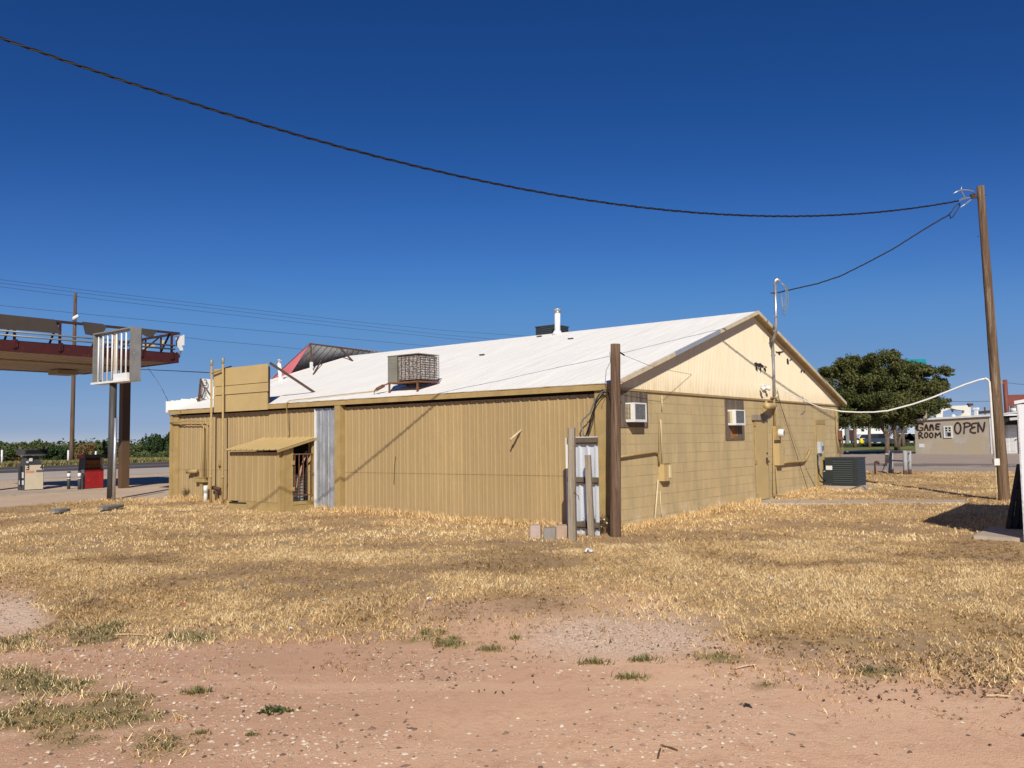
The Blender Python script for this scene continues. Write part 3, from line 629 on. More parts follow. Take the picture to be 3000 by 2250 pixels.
# red false gable over the street front
MS = thing("red_mansard", A + U * (LL + .6) + W * 6.78 + Z * 3.7, "faded red sheet metal false gable braced above the far end of the white roof", "false gable")
P0 = plane(908, 1009, A + U * LL, U); wl0 = (P0 - A) @ W; zt = P0[2]; wr0 = WW - wl0
P1 = plane(794, 1115, A + U * (LL + 1.0), U); P2 = plane(851, 1100, A + U * LL, U); wb, zb = (P1 - A) @ W, P1[2]
Q = lambda s, w, z: A + U * (LL + s) + W * w + Z * z
mb = MB()
fr = [(0, 0), (.1, 0), (.16, .06), (.26, .06), (.32, 0)]
def mansP(s, o, z):   # s = along w, z = 0..1 down the slope
    f = z; wmin = wl0 + (wb - .0 - wl0) * f; wmax = WW - wmin; w = wmin + (wmax - wmin) * s / 4.0
    return Q(.0 + 1.35 * f + o * .7, w, zt + (zb - .12 - zt) * f + o * .7)
mb.ribbed(fr, mansP, 0, 4.0, lambda s: 0, lambda s: 1, .27, 2)
mb.build("front_slope", [M('dull_underside_sheet', (.55, .56, .55), (.42, .43, .42), sc=2, rough=.6, metal=.2)], MS)
mb = MB(); mb.prism([P0 - W * .003, P1, Q(.0, (P2 - A) @ W - .05, P2[2] - .02)], -W * .012 + Z * .006); mb.build("side_hip", MT['red_metal'], MS)
e1 = P1 + Z * .0; e2 = P2 - Z * .02
mb = MB(); mb.bar(P1 - Z * .05, P2 - Z * .06 - W * .02, .05, .17, up=Z); mb.build("eave_trim", MT['red_trim'], MS)
mb = MB(); mb.bar(P0 + Z * .02, plane(1084, 1031, A + U * LL, U) + Z * .02, .06, .05, up=Z); mb.bar(P0 + Z * .01, P1 + Z * .02, .05, .05, up=Z)
mb.build("top_rail", MT['rustdark'], MS)
c2b = crop(480, 980, .3255)
def rfoot(x, y): return rpx(*c2b(x, y))
mb = MB(); ft = rfoot(1328, 330); mb.bar(ft, plane(*c2b(1325, 110), A + U * LL, U), .06, .06); mb.build("post", MT['rustdark'], MS)
mb = MB(); mb.bar(ft, ft + Z * .30, .075, .075); mb.build("post_wrap", MT['white'], MS)
mb = MB(); mb.bar(rfoot(1700, 240), plane(*c2b(1590, 125), A + U * LL, U), .045, .045); mb.bar(rfoot(1345, 362), plane(*c2b(1420, 230), A + U * (LL + .15), U), .04, .04); mb.build("brace", MT['rustdark'], MS)

# tan sign box bolted to the eave
S0, S1 = 10.15, 12.60
SG = thing("sign_box", LW(11.4, .2, 2.58), "blank tan three panel sign board standing on the eave behind two vent pipes", "sign")
c4b = crop(560, 1000, .1447)
def sgz(x, y): return lsz(*c4b(x, y), .17)
for (z0, z1, o1, a0, a1) in ((2.575, sgz(690, 1085)[1], .19, S0 + .05, S1), (sgz(690, 1080)[1], sgz(690, 912)[1], .215, S0, S1 - .05), (sgz(690, 900)[1], 3.76, .205, S0 + .02, S1)):
    mb = MB(); N = 12
    for i in range(N):
        sa = a0 + (a1 - a0) * i / N; sb = a0 + (a1 - a0) * (i + 1) / N
        ta = tb = 0.0
        mb.hexa([LW(sa, o1 - .03, z0), LW(sb, o1 - .03, z0), LW(sb, o1, z0), LW(sa, o1, z0), LW(sa, o1 - .03, z1 + ta), LW(sb, o1 - .03, z1 + tb), LW(sb, o1, z1 + tb), LW(sa, o1, z1 + ta)])
    mb.build("panel", MT['tan_sign'], SG)
mb = MB(); mb.boxf(LW, S0 + .03, S1 - .02, .135, .155, 2.62, 3.7); mb.build('backing_board', MT['stub'], SG)
mb = MB(); mb.bar(LW(S0 + .1, .10, 2.7), LW(S0 + .1, .10, 3.7), .05); mb.build("backing_post", MT['stub'], SG); mb = MB(); mb.bar(LW(S1 - .1, .10, 2.7), LW(S1 - .1, .10, 3.7), .05); mb.build("backing_post", MT['stub'], SG)
mb = MB(); mb.bar(LW(S0 - .02, .15, 3.78), rpx(922, 1148) - Z * .02, .045, .06); mb.build("strut", MT['stub'], SG)
pa = lpx(*c4b(380, 655), .30); pb = lpx(*c4b(650, 560), .28); pc = lpx(*c4b(805, 505), -.3)
mb = MB(); mb.bar(pa, pb, .05, .03); mb.build("bracket", MT['tan_rust'], SG)
mb = MB(); mb.bar(pb, pc, .05, .03); mb.build("bracket", MT['stub'], SG)

# broken sign frame at the street corner of the roof
BF = thing("broken_roof_sign", A + U * (LL - .1) + W * .9 + Z * 3.0, "torn white sign panel with bent wire frame at the street corner of the roof", "sign frame")
sp = lambda x, y, dd=-.15: plane(*c4b(x, y), A + U * (LL + dd), U)
mb = MB(); q = [sp(205, 755), sp(500, 775), sp(500, 1200), sp(150, 1215), sp(165, 1050)]; mb.prism(q, U * .02); mb.build("panel", MT['white'], BF)
mb = MB()
for a_, b_ in (((190, 750), (140, 1210)), ((200, 770), (165, 1210)), ((195, 750), (275, 980)), ((275, 980), (215, 1150)), ((180, 1060), (215, 1150)), ((290, 930), (400, 1110)), ((110, 1150), (135, 1215))):
    mb.tube([sp(*a_, -.22), sp(*b_, -.22)], .018, 6)
th_ = [sp(285 + 35 * math.cos(t), 840 + 62 * math.sin(t), -.22) for t in np.linspace(-2.2, 2.2, 12)]; mb.tube(th_, .014, 5)
mb.tube([sp(175, 1070, -.22), sp(200, 1140, -.22), sp(300, 1185, -.3), sp(390, 1180, -.3)], .012, 5)
mb.build("wire_frame", MT['rustdark'], BF)
# ---------------------------------------------------------------- things on and against the long wall
c5 = crop(640, 1220, .1808); c4w = crop(490, 1160, .2049); c3p = crop(1600, 1080, .3254); c2 = crop(480, 980, .3255)
def pipe(name, pts, r, mat, label, cat="pipe", group=None, seg=8, loc=None):
    mb = MB(); mb.tube(pts, r, seg); o = mb.build(name, mat, loc=loc, smooth=True); return tag(o, label, cat, group)
# two vent pipes standing against the wall, rising past the sign
for (xb, yb, xt, yt, lab) in ((1205 - 585, 1470, 415, 385, "thin tan vent pipe rising past the left end of the blank sign"), (790, 1505, 645, 345, "tan vent pipe with wide cap in front of the blank sign panels")):
    s0, _ = lsz(*c4w(xb, yb), .30); s1, z1 = lsz(*c4b(xt, yt), .30)
    ob = thing("vent_pipe", LW(s0, .30, gz(LW(s0, .3, 0)[1])), lab, "vent pipe")
    mb = MB(); mb.tube([LW(s0, .30, 0), LW(s0, .30, 1.2), LW(s1, .30, z1)], .029, 10); mb.build("shaft", MT['tan_wood'], ob, smooth=True)
    mb = MB(); mb.tube([LW(s1, .30, z1 - .15), LW(s1, .30, z1 - .13), LW(s1, .30, z1), LW(s1, .30, z1 + .02)], [.031, .042, .048, .034], 10); mb.build("cap", MT['hood'], ob, smooth=True)
    mb = MB(); mb.tube([LW(s0, .30, .78), LW(s0, .30, .86)], .035, 10); mb.build("coupling", MT['tan_wood'], ob, smooth=True)
# conduits at the left end
def l4(x, y, o): return lpx(*c4w(x, y), o)
pipe("conduit", [l4(40, 385, .12), l4(180, 372, .12), l4(280, 352, .12), l4(400, 355, .12), l4(540, 360, .12), l4(572, 385, .12), l4(570, 600, .12), l4(555, 1180, .12)], .016, MT['tan_wood'], "upper bent tan conduit at the left end of the long wall", "conduit")
pipe("conduit", [l4(60, 402, .11), l4(200, 398, .11), l4(420, 396, .11), l4(490, 398, .11), l4(518, 425, .11), l4(517, 700, .11), l4(512, 1165, .11)], .016, MT['tan_wood'], "lower bent tan conduit below its twin at the left end of the long wall", "conduit")
pipe("wire", [l4(515, 440, .09), l4(495, 800, .09), l4(462, 1160, .09)], .005, MT['tan_wood'], "thin slack tan wire hanging beside the bent conduits", "wire")
jb = thing("junction_box", l4(470, 1200, .1), "tan painted junction box at the foot of the bent conduits", "junction box")
mb = MB(); s_, z_ = lsz(*c4w(470, 1200), .1); mb.boxf(LW, s_ - .28, s_ + .22, .02, .16, z_ - .06, z_ + .06); mb.build("box", MT['tan_trim'], jb)
mb = MB(); mb.boxf(LW, s_ - .30, s_ + .24, .01, .175, z_ + .061, z_ + .075); mb.build("lid", MT['tan_wood'], jb)
mb = MB()
for dx in (-.08, .0): mb.tube([LW(s_ + dx, .09, .1), LW(s_ + dx, .09, z_ - .06)], .02, 6)
mb.build("riser", MT['tan_wood'], jb)
pv = thing("cleanout_pipe", LW(*[lsz(*c4w(550, 1400), .2)[0], .2, .13]), "short white plastic cleanout pipe below the junction box", "pipe")
s_, z_ = lsz(*c4w(550, 1285), .2); mb = MB(); mb.tube([LW(s_, .2, .05), LW(s_, .2, z_)], .055, 12); mb.build("body", MT['pvc'], pv, smooth=True)
mb = MB(); mb.tube([LW(s_, .2, z_ - .18), LW(s_, .2, z_ + .01)], .062, 12); mb.tube([LW(s_, .2, .36), LW(s_, .2, .42)], .062, 12); mb.build("collar", MT['pvc'], pv, smooth=True)
s_, z_ = lsz(*c4w(355, 1085), .12); mb = MB(); mb.tube([LW(s_ - .22, .1, z_ + .02), LW(s_ + .2, .16, z_)], .055, 10); tag(mb.build("exhaust_stub", MT['tan_wood'], smooth=True), "stubby tan exhaust pipe sticking out of the left end of the wall", "pipe")
s_, z_ = lsz(*c4w(750, 960), .03); mb = MB(); mb.box(LW(s_, .03, z_), .10, .05, .16, (U, -W, Z)); mb.box(LW(s_ - .03, .07, z_ - .05), .04, .06, .05, (U, -W, Z)); tag(mb.build("valve_bracket", MT['tan_rust']), "small tan bracket on the wall left of the lean-to shed", "bracket")
gm = thing("gas_regulator", LW(lsz(*c4w(690, 1330), .15)[0], .15, .14), "dirty brown gas regulator between the two vent pipes", "regulator")
s_, z_ = lsz(*c4w(700, 1330), .15); mb = MB(); mb.tube([LW(s_ + .22, .15, z_ + .02), LW(s_ + .12, .15, z_ + .03), LW(s_ - .18, .15, z_)], [.04, .06, .045], 8); mb.build("body", MT['rustdark'], gm, smooth=True)
mb = MB(); mb.tube([LW(s_, .15, .1), LW(s_, .15, z_)], .03, 8); mb.build("riser", MT['stub'], gm, smooth=True)
# conduit over the eave down to the shed roof
pipe("conduit", [lpx(*c2(1115, 945), .05), lpx(*c2(1125, 900), .05), lpx(*c2(1103, 640), .20), lpx(*c2(1100, 620), .24), rpx(*c2(1130, 612)) + Z * .05, rpx(*c2(1300, 590)) + Z * .04, rpx(*c2(1600, 555)) + Z * .04, rpx(*crop(1040, 880, .3164)(210, 845)) + Z * .02], .013, MT['tan_wood'], "tan conduit climbing from the shed roof over the eave along the roof edge", "conduit")
# lean-to shed
GZS = .10
SH = thing("lean_to_shed", LW(9.5, .5, GZS), "small tan lean-to shed with a sloping ribbed roof against the long wall", "shed")
SX0, SX1, SO = 8.53, 10.58, 1.0
shr = [(0, 0), (.10, 0), (.15, .018), (.27, .018), (.32, 0)]
mb = MB(); mb.ribbed(shr, lambda s, o, z: LW(s, SO + o, z), SX0 + .09, SX1, lambda s: .29, lambda s: 1.49, .2286, 4); mb.build("front_wall", MT['tan'], SH)
mb = MB(); mb.boxf(LW, SX0, SX0 + .088, SO - .05, SO + .02, .05, 1.50); mb.boxf(LW, SX0 - .01, SX0 + .02, SO - .29, SO - .052, .05, 1.56); mb.boxf(LW, SX0 - .02, SX0 - .012, SO - .12, SO - .05, .10, 1.5); mb.build("corner_trim", MT['tan_trim'], SH)
mb = MB(); mb.boxf(LW, SX1 - .03, SX1, 0, SO - .002, .05, 1.50); mb.build("side_wall", MT['tan_trim'], SH)
mb = MB()
for i in range(5): mb.boxf(LW, SX0 + .05 + i * .4, SX0 + .445 + i * .4, SO - .14, SO + .035 + .004 * (i % 2), -.05, .285 - (.04 if i == 4 else 0))
mb.build("footing_block", MT['tan_trim'], SH)
mb = MB(); mb.boxf(LW, SX1 - .75, SX1 - .02, SO + .022, SO + .045, .225, .262); mb.build("gap_shade_strip", MT['dark'], SH)  # near-black strip on the footing, its colour standing for a shaded gap
mb = MB(); mb.boxf(LW, SX0 + .2, SX1 - .1, .04, .055, .1, 1.7); mb.boxf(LW, SX0 + .12, SX1 - .04, .06, SO - .03, .07, .09); mb.build("shade_lining", MT['dark'], SH)  # near-black lining added so the shed's inside looks deeply shaded
def shroofP(s, o, z): return LW(s, -.0 + (SO + .16) * z, 1.845 - .30 * z + o)
mb = MB(); mb.ribbed(shr, shroofP, SX0 - .10, SX1 + .08, lambda s: 0, lambda s: 1, .2286, 3); mb.ribbed([(f, o - .012) for f, o in shr], shroofP, SX0 - .10, SX1 + .08, lambda s: 0, lambda s: 1, .2286, 1)
mb.build("roof", MT['tan_sign'], SH)
mb = MB(); mb.hexa([LW(SX0 - .12, .0, 1.78), LW(SX0 - .08, .0, 1.78), LW(SX0 - .08, SO + .16, 1.485), LW(SX0 - .12, SO + .16, 1.485), LW(SX0 - .12, .0, 1.838), LW(SX0 - .08, .0, 1.838), LW(SX0 - .08, SO + .16, 1.538), LW(SX0 - .12, SO + .16, 1.538)]); mb.build("roof_edge", MT['tan_trim'], SH)
mb = MB(); mb.boxf(LW, SX0 - .02, SX0 + .02, .0, .075, .05, 1.82); mb.boxf(LW, SX0 - .02, SX0 + .02, SO - .35, SO - .291, .05, 1.6); mb.boxf(LW, SX0 - .02, SX0 + .02, .076, SO - .351, .22, .30); mb.boxf(LW, SX0 - .01, SX0 + .02, .076, SO - .351, .02, .21); mb.build("door_frame", MT['tan_wood'], SH)
GT = MB(); gy = lambda o, z: LW(SX0 - .03, o, z)
for o in np.linspace(.11, SO - .39, 5): GT.bar(gy(o, .45), gy(o, 1.42), .018, .018)
GT.bar(gy(.09, 1.43), gy(SO - .36, 1.43), .03, .03); GT.bar(gy(.09, .44), gy(SO - .36, .44), .025, .025)
gt_ = GT.build("barred_gate", MT['rust'], SH)
mb = MB(); mb.boxf(LW, SX0 - .06, SX0 - .021, SO - .37, SO - .30, 1.18, 1.28); mb.build("hinge", MT['tan_rust'], gt_); mb = MB(); mb.boxf(LW, SX0 - .06, SX0 - .021, SO - .37, SO - .30, .55, .65); mb.build("hinge", MT['tan_rust'], gt_)
mb = MB(); mb.box(gy(.055, .95), .06, .05, .05, (U, -W, Z)); mb.build("padlock", MT['galvpipe'], gt_)
# things inside the shed
mb = MB(); mb.ribbed([(0, 0), (.25, .012), (.5, .03), (.75, .012)], lambda s, o, z: LW(SX0 + .25 + o, z, s), .12, .95, lambda s: .10, lambda s: .42, .075, 1)
mb.ribbed([(0, 0), (.25, .012), (.5, .03), (.75, .012)], lambda s, o, z: LW(SX0 + .262 + o, z, s), .12, .95, lambda s: .10, lambda s: .42, .075, 1)
tag(mb.build("corrugated_offcut", MT['galv']), "corrugated metal offcut standing inside the barred shed", "metal sheet")
mb = MB(); mb.bar(LW(SX0 + .18, .42, .62), LW(SX0 + .18, .10, 1.5), .05, .02); tag(mb.build("loose_board", M('pinkish_bare_board', (.50, .33, .25), (.42, .27, .2), sc=6)), "pale board leaning across the inside of the barred shed", "board")
# stick poking out of the wall
c3 = crop(1040, 880, .3164)
a_ = lpx(*c3(1540, 1200), .01); b_ = lpx(*c3(1437, 1290), .28)
mb = MB(); mb.tube([a_, b_], .022, 8); tag(mb.build("plastic_stub", MT['cream_pvc'], smooth=True), "cream plastic pipe poking out of the ribbed wall", "pipe")
# cables at the corner
for i, (pp, r) in enumerate((([(1600 + .3254 * x, 1080 + .3254 * y) for x, y in ((560, 205), (520, 200), (470, 235), (430, 310), (395, 400), (330, 460), (312, 500), (330, 570), (347, 622))], .014),
                           ([(1600 + .3254 * x, 1080 + .3254 * y) for x, y in ((565, 215), (530, 200), (485, 225), (450, 280), (430, 400), (400, 500), (375, 570), (350, 622))], .011),
                           ([(1600 + .3254 * x, 1080 + .3254 * y) for x, y in ((570, 225), (540, 205), (500, 235), (455, 300), (415, 400), (385, 520), (365, 580), (352, 622))], .011),
                           ([(1600 + .3254 * x, 1080 + .3254 * y) for x, y in ((520, 195), (500, 190), (540, 195), (562, 225), (578, 300), (584, 420))], .010))):
    mb = MB(); mb.tube([lpx(x, y, .2) for x, y in pp], r, 6)
    tag(mb.build("slack_cable", MT['greycond'] if i == 0 else MT['black'], smooth=True), ["thick grey cable looping down from the corner to the tin panel", "black slack cables looping down from the corner to the tin panel", "black slack cables looping down from the corner to the tin panel", "short black cable tucked behind the dark post at the eave"][i], "cable", "slack cables at the corner")
# short dark post at the corner
pb = ground(1803, 1572); s_ = (1.68 - 0)
top = depth(1803, 1008, pb[1]); PO = thing("old_utility_post", pb, "dark reddish round post cut off beside the block corner", "post")
mb = MB(); N = 14
mb.tube([pb - Z * .2 + (top - pb + Z * .2) * (i / N) for i in range(N + 1)], [.098 - .012 * i / N for i in range(N + 1)], 16, wob=.06); mb.build("shaft", MT['wood_dark'], PO, smooth=True)
mb = MB(); mb.tube([depth(1801 + .0, 1030, pb[1]) + V(-.09, -.02, 0), depth(1788, 1060, pb[1] - .02), depth(1776, 1085, pb[1]), depth(1772, 1130, pb[1] + .3)], .005, 5); mb.build("loose_wire", MT['greycond'], PO)
mb = MB(); mb.tube([depth(1816, 1032, pb[1]) , depth(1829, 1041, pb[1] + .1)], .014, 6); mb.build("strain_clamp", MT['black'], PO)
pipe("thin_wire", [depth(1829, 1041, pb[1] + .1), depth(1900, 1070, pb[1] + .9), depth(1960, 1085, pb[1] + 1.6), gpx(2026, 1097, .03)], .004, MT['greycond'], "thin grey wire strung from the cut off post to the cream gable", "wire")
# tin panel with two grey fence posts
tp = lambda x, y, o=.62: lpx(*c3p(x, y), o)
TO = .72
s1_, zt_ = lsz(*c3p(200, 628), TO); s0_, _ = lsz(*c3p(457, 628), TO)
TN = thing("tin_panel", LW((s0_ + s1_) / 2, TO, 0), "upright ribbed tin panel held by two dark rails in front of the corner", "tin panel")
mb = MB(); mb.ribbed([(0, 0), (.3, 0), (.42, .03), (.62, .03), (.74, 0)], lambda s, o, z: LW(s, TO - .03 + o, z), s0_, s1_, lambda s: -.02, lambda s: zt_, .17, 3); mb.build("sheet", MT['tin'], TN)
mb = MB(); mb.boxf(LW, s1_ + .001, s1_ + .05, TO - .03, TO + .02, -.03, zt_ + .01); mb.boxf(LW, s0_, s1_, TO - .03, TO + .012, zt_ + .002, zt_ + .025); mb.build("white_edge", MT['white'], TN)
for yy in (650, 1008, 1410):
    _, zz = lsz(*c3p(360, yy), TO + .03); mb = MB(); mb.boxf(LW, s0_ - .03, s1_, TO + .012, TO + .03, zz - .06, zz + .06); mb.boxf(LW, s0_ - .03, s1_, TO + .031, TO + .055, zz - .03, zz + .058); mb.build("rail", MT['pipeold'], TN)
def fpost(name, xb, yb, xt, yt, wd, lab):
    b_ = ground(*c3p(xb, yb)); t_ = depth(*c3p(xt, yt), b_[1] + .03); o = thing(name, b_, lab, "post")
    mb = MB(); N = 8
    for i in range(N):
        p = b_ - Z * .1 + (t_ - b_ + Z * .1) * (i / N); q = b_ - Z * .1 + (t_ - b_ + Z * .1) * ((i + 1) / N)
        mb.bar(p, q + Z * .001, wd * (1.05 - .012 * i), wd * (1.03 - .01 * i), up=V(0.3, 1, 0))
    mb.build("timber", MT['wood_grey'], o); return o, b_, t_
o, b_, t_ = fpost("fence_post", 240, 1552, 228, 532, .115, "taller grey split fence post left of the tin panel")
mb = MB(); mb.tube([b_ + (t_ - b_) * .43 + V(.02, -.08, 0), b_ + (t_ - b_) * .40 + V(.09, -.09, 0), b_ + (t_ - b_) * .36 + V(.11, -.08, 0)], .006, 5); mb.build("nail_wire", MT['rustdark'], o)
fpost("fence_post", 410, 1515, 375, 778, .10, "shorter leaning grey fence post in front of the tin panel")
# concrete blocks in the grass
def cblock(x0, x1, yt, yb, dep, mat, lab, rot=0):
    b0 = ground(x0, yb); b1 = ground(x1, yb); b1 = V(b1[0], b0[1] + (b1[1] - b0[1]), 0); h = (yb - yt) / F * b0[1] * .80
    d = b1 - b0; d[2] = 0; ln = np.linalg.norm(d); d /= ln; nn = V(-d[1], d[0], 0); c = (b0 + b1) / 2 + nn * dep / 2; c[2] = 0
    mb = MB(); mb.box(c + Z * (h / 2 - .02), ln, dep, h + .04, (d, nn, Z)); o = mb.build("concrete_block", mat)
    bv = o.modifiers.new("bevel", 'BEVEL'); bv.width = .012; bv.segments = 2
    return tag(o, lab, "concrete block", "concrete blocks near the tin panel")
cblock(1553, 1584, 1531, 1577, .20, MT['block_pink'], "pale pinkish upright block, leftmost of the three by the tin panel")
cblock(1592, 1628, 1540, 1580, .22, MT['block_grey'], "grey block with a chipped top between two pinkish blocks")
cblock(1629, 1662, 1532, 1578, .30, MT['brick_tan'], "tan block resting against the tin panel edge")
# pipe lying along the wall
a_ = ground(1165, 1490); b_ = ground(1278, 1515); mb = MB(); mb.tube([V(a_[0], a_[1], a_[2] + .16), (a_ + b_) / 2 + Z * .10, V(b_[0], b_[1], b_[2] + .03)], .045, 10); tag(mb.build("drain_pipe", MT['pipeold'], smooth=True), "weathered dark pipe lying in the grass along the ribbed wall", "pipe")
# dead vine on the wall, dead stump with cut ends
pipe("dry_vine", [lpx(*c3(360, 1640 + 60), .03), lpx(*c3(364, 1560), .03), lpx(*c3(375, 1440), .03)], .006, MT['deadwood'], "thin dry stem climbing the ribbed wall above the fallen pipe", "plant")
def twigbush(name, base, n, r, h, mat, lab, cat, seed, rad=.006):
    rg = random.Random(seed); o = thing(name, base, lab, cat); mb = MB()
    for i in range(n):
        an = rg.uniform(0, 6.28); l = rg.uniform(.3, 1); p = base + V(rg.uniform(-1, 1) * r * .25, rg.uniform(-1, 1) * r * .25, -.02)
        q = p + V(math.cos(an) * r * l * .6, math.sin(an) * r * l * .6, h * rg.uniform(.3, .8)); e = q + V(math.cos(an + rg.uniform(-1, 1)) * r * .4, math.sin(an + rg.uniform(-1, 1)) * r * .4, h * rg.uniform(-.1, .3))
        mb.tube([p, q, e], [rad, rad * .7, rad * .3], 4, cap=False)
    mb.build("twigs", mat, o); return o
bs = ground(1748, 1566); bs = V(bs[0], bs[1] + .1, 0)
DB = twigbush("cut_back_shrub", bs, 150, .30, .42, MT['deadwood'], "dead cut back shrub with pale sawn stems at the foot of the corner pilaster", "shrub", 5)
mb = MB()
for (x, y) in ((398, 1455), (385, 1470), (440, 1460), (462, 1485), (460, 1350), (480, 1362), (520, 1358), (545, 1390), (500, 1420), (380, 1440)):
    e = lpx(*c3p(x, y), .55); rt = bs + V(random.uniform(-.08, .12), .05, 0); rt[2] = 0
    mb.tube([rt, (rt + e) / 2 + Z * .03, e], [.022, .019, .017], 6); d = e - rt; d /= np.linalg.norm(d); mc = MB(); mc.tube([e - d * .002, e + d * .004 + V(0, -.006, 0)], .020, 7); mc.build('sawn_end', MT['cutwood'], DB)
mb.build("cut_stems", MT['deadwood'], DB)
b2 = ground(1480, 1530); twigbush("dead_weed", V(b2[0], b2[1] + .1, 0), 26, .12, .42, M('red_brown_dead_leaves', (.20, .09, .05), (.13, .06, .035)), "small reddish dead weed against the ribbed wall", "weed", 9, .008)
b3 = ground(557, 1462); twigbush("dry_weed", V(b3[0], b3[1] - .15, b3[2]), 70, .25, .42, MT['deadwood'], "brown dry weed under the junction box at the left end", "weed", 12, .006)
b4 = ground(630, 1466); twigbush("dry_weed", V(b4[0], b4[1] - .1, b4[2]), 50, .2, .32, MT['deadwood'], "brown dry weed between the two vent pipes", "weed", 15, .006)

# ---------------------------------------------------------------- things on the roof
c8 = crop(1100, 1000, .1085)
rs0, rs1, rw0, rw1, rz0, rz1 = 5.08, 6.07, .14, .80, 3.06, 3.66
RA = thing("rooftop_air_conditioner", A + U * 5.6 + W * .45 + Z * 2.95, "rusty caged air conditioner on a stand near the eave of the white roof", "air conditioner")
RW = lambda s, w, z: A + U * s + W * w + Z * z
mb = MB(); mb.boxf(RW, rs1 - .32, rs1, rw0, rw1, rz0, rz1); HD = mb.build("service_panel", MT['hood'], RA)
mb = MB(); mb.boxf(RW, rs1 - .20, rs1 - .08, rw0 - .006, rw0 - .001, rz1 - .155, rz1 - .125); mb.build("nameplate", MT['galvpipe'], HD)
mb = MB(); mb.boxf(RW, rs0 + .03, rs1 - .322, rw0 + .03, rw1 - .01, rz0 + .04, rz1 - .03); mb.build("coil", MT['coil'], RA)
mb = MB()
for z in np.linspace(rz0 + .03, rz1 - .03, 11): mb.bar(RW(rs0 + .05, rw0, z), RW(rs1 - .325, rw0, z), .009); mb.bar(RW(rs0, rw0 + .05, z), RW(rs0, rw1, z), .009); mb.bar(RW(rs0 + .05, rw0, z), RW(rs0, rw0 + .05, z), .009)
for s in np.linspace(rs0 + .05, rs1 - .325, 6): mb.bar(RW(s, rw0 - .004, rz0 + .02), RW(s, rw0 - .004, rz1 - .02), .010)
for w in np.linspace(rw0 + .05, rw1, 5): mb.bar(RW(rs0 - .004, w, rz0 + .02), RW(rs0 - .004, w, rz1 - .02), .010)
mb.build("cage", MT['rustdark'], RA)
mb = MB(); mb.boxf(RW, rs0 - .012, rs1 + .005, rw0 - .012, rw1 + .01, rz1, rz1 + .018); mb.build("lid", MT['hood'], RA)
mb = MB(); mb.boxf(RW, rs0 - .005, rs1 + .01, rw0 - .005, rw1 + .01, rz0 - .03, rz0 - .001); mb.build("base_tray", MT['rust'], RA)
for s, w in ((rs0 + .06, rw0 + .02), (rs1 - .03, rw0 + .02), (rs0 + .06, rw1 - .05), (rs1 - .03, rw1 - .05)):
    mb = MB(); mb.bar(RW(s, w, roofz(w) - .02), RW(s, w, rz0 - .031), .035); mb.build("leg", MT['rust'], RA)
mb = MB(); mb.tube([RW(rs1 + .02, rw0 + .03, rz0 - .02), RW(rs1 + .12, rw0, rz0 - .05), RW(rs1 + .40, rw0 - .04, rz0 - .16)], .018, 6); mb.bar(RW(rs1 + .14, rw0, rz0 - .06), RW(rs1 + .34, rw0 - .03, rz0 - .14), .07, .06); mb.tube([RW(rs1 + .40, rw0 - .04, rz0 - .16), RW(rs1 + .42, rw0 - .05, rz0 - .28), RW(rs1 + .2, rw0 - .05, rz0 - .27)], .01, 6); mb.build("drain_fitting", MT['rust'], RA)
# vent stacks
def stack(xb, yb, xt, yt, r, lab, pt=None):
    b_ = rpx(xb, yb) if pt is None else pt; t_ = depth(xt, yt, b_[1]); o = thing("vent_stack", b_, lab, "vent stack")
    mb = MB(); mb.tube([b_ - Z * .1, t_ - Z * .12], r, 12); mb.build("flue", MT['white'], o, smooth=True)
    mb = MB(); mb.tube([b_ - Z * .04, b_ + Z * .03, b_ + Z * .10], [r * 2.0, r * 1.6, r * 1.05], 12); mb.build("boot", MT['white'], o, smooth=True)
    mb = MB(); h = t_[2]; q = lambda z: V(t_[0], t_[1], z)
    mb.tube([q(h - .125), q(h - .12), q(h - .10), q(h - .098), q(h - .07), q(h - .068), q(h - .045), q(h - .03), q(h - .012), q(h)], [r * 1.0, r * 1.2, r * 1.2, r * 1.0, r * 1.0, r * 1.2, r * 1.15, r * 1.45, r * 1.6, r * .5], 14); mb.build("cap", MT['galvpipe'], o, smooth=True)
stack(823, 1115, 818, 1053, .062, "white flue with a ribbed metal cap beside the blank tan sign")
stack(1633, 978, 1633, 905, .085, "white flue with a metal cap in front of the green unit at the ridge")
# green unit past the ridge
GP = plane(1627, 950, A + W * (WW / 2 + .45), W); s_ = (GP - A) @ U; GZ_ = GP[2]
GU = thing("ridge_air_conditioner", A + U * (s_ + .4) + W * (WW / 2 + .9) + Z * 4.55, "dark green air conditioner half hidden behind the roof ridge", "air conditioner")
aL = (plane(1569, 950, A + W * (WW / 2 + .45), W) - A) @ U
aR = (plane(1665, 952, A + U * s_, U) - A) @ W
mb = MB(); mb.boxf(RW, s_, aL, WW / 2 + .45, aR, 4.3, GZ_ - .03); mb.build("case", MT['green'], GU)
mb = MB(); mb.boxf(RW, s_ - .02, aL + .02, WW / 2 + .43, aR + .02, GZ_ - .03, GZ_); mb.build("lid", MT['greenlight'], GU)
mb = MB()
for z in np.arange(GZ_ - .62, GZ_ - .05, .055):
    mb.boxf(RW, s_ - .012, s_ - .001, WW / 2 + .5, aR - .03, z, z + .028)
    mb.boxf(RW, s_ + .06, aL - .2, WW / 2 + .438, WW / 2 + .449, z, z + .028)
mb.build("louvres", MT['greenlight'], GU)
mb = MB(); mb.boxf(RW, aL - .12, aL - .02, WW / 2 + .437, WW / 2 + .449, 4.80, 4.88); mb.build("sticker", MT['paper'], GU)
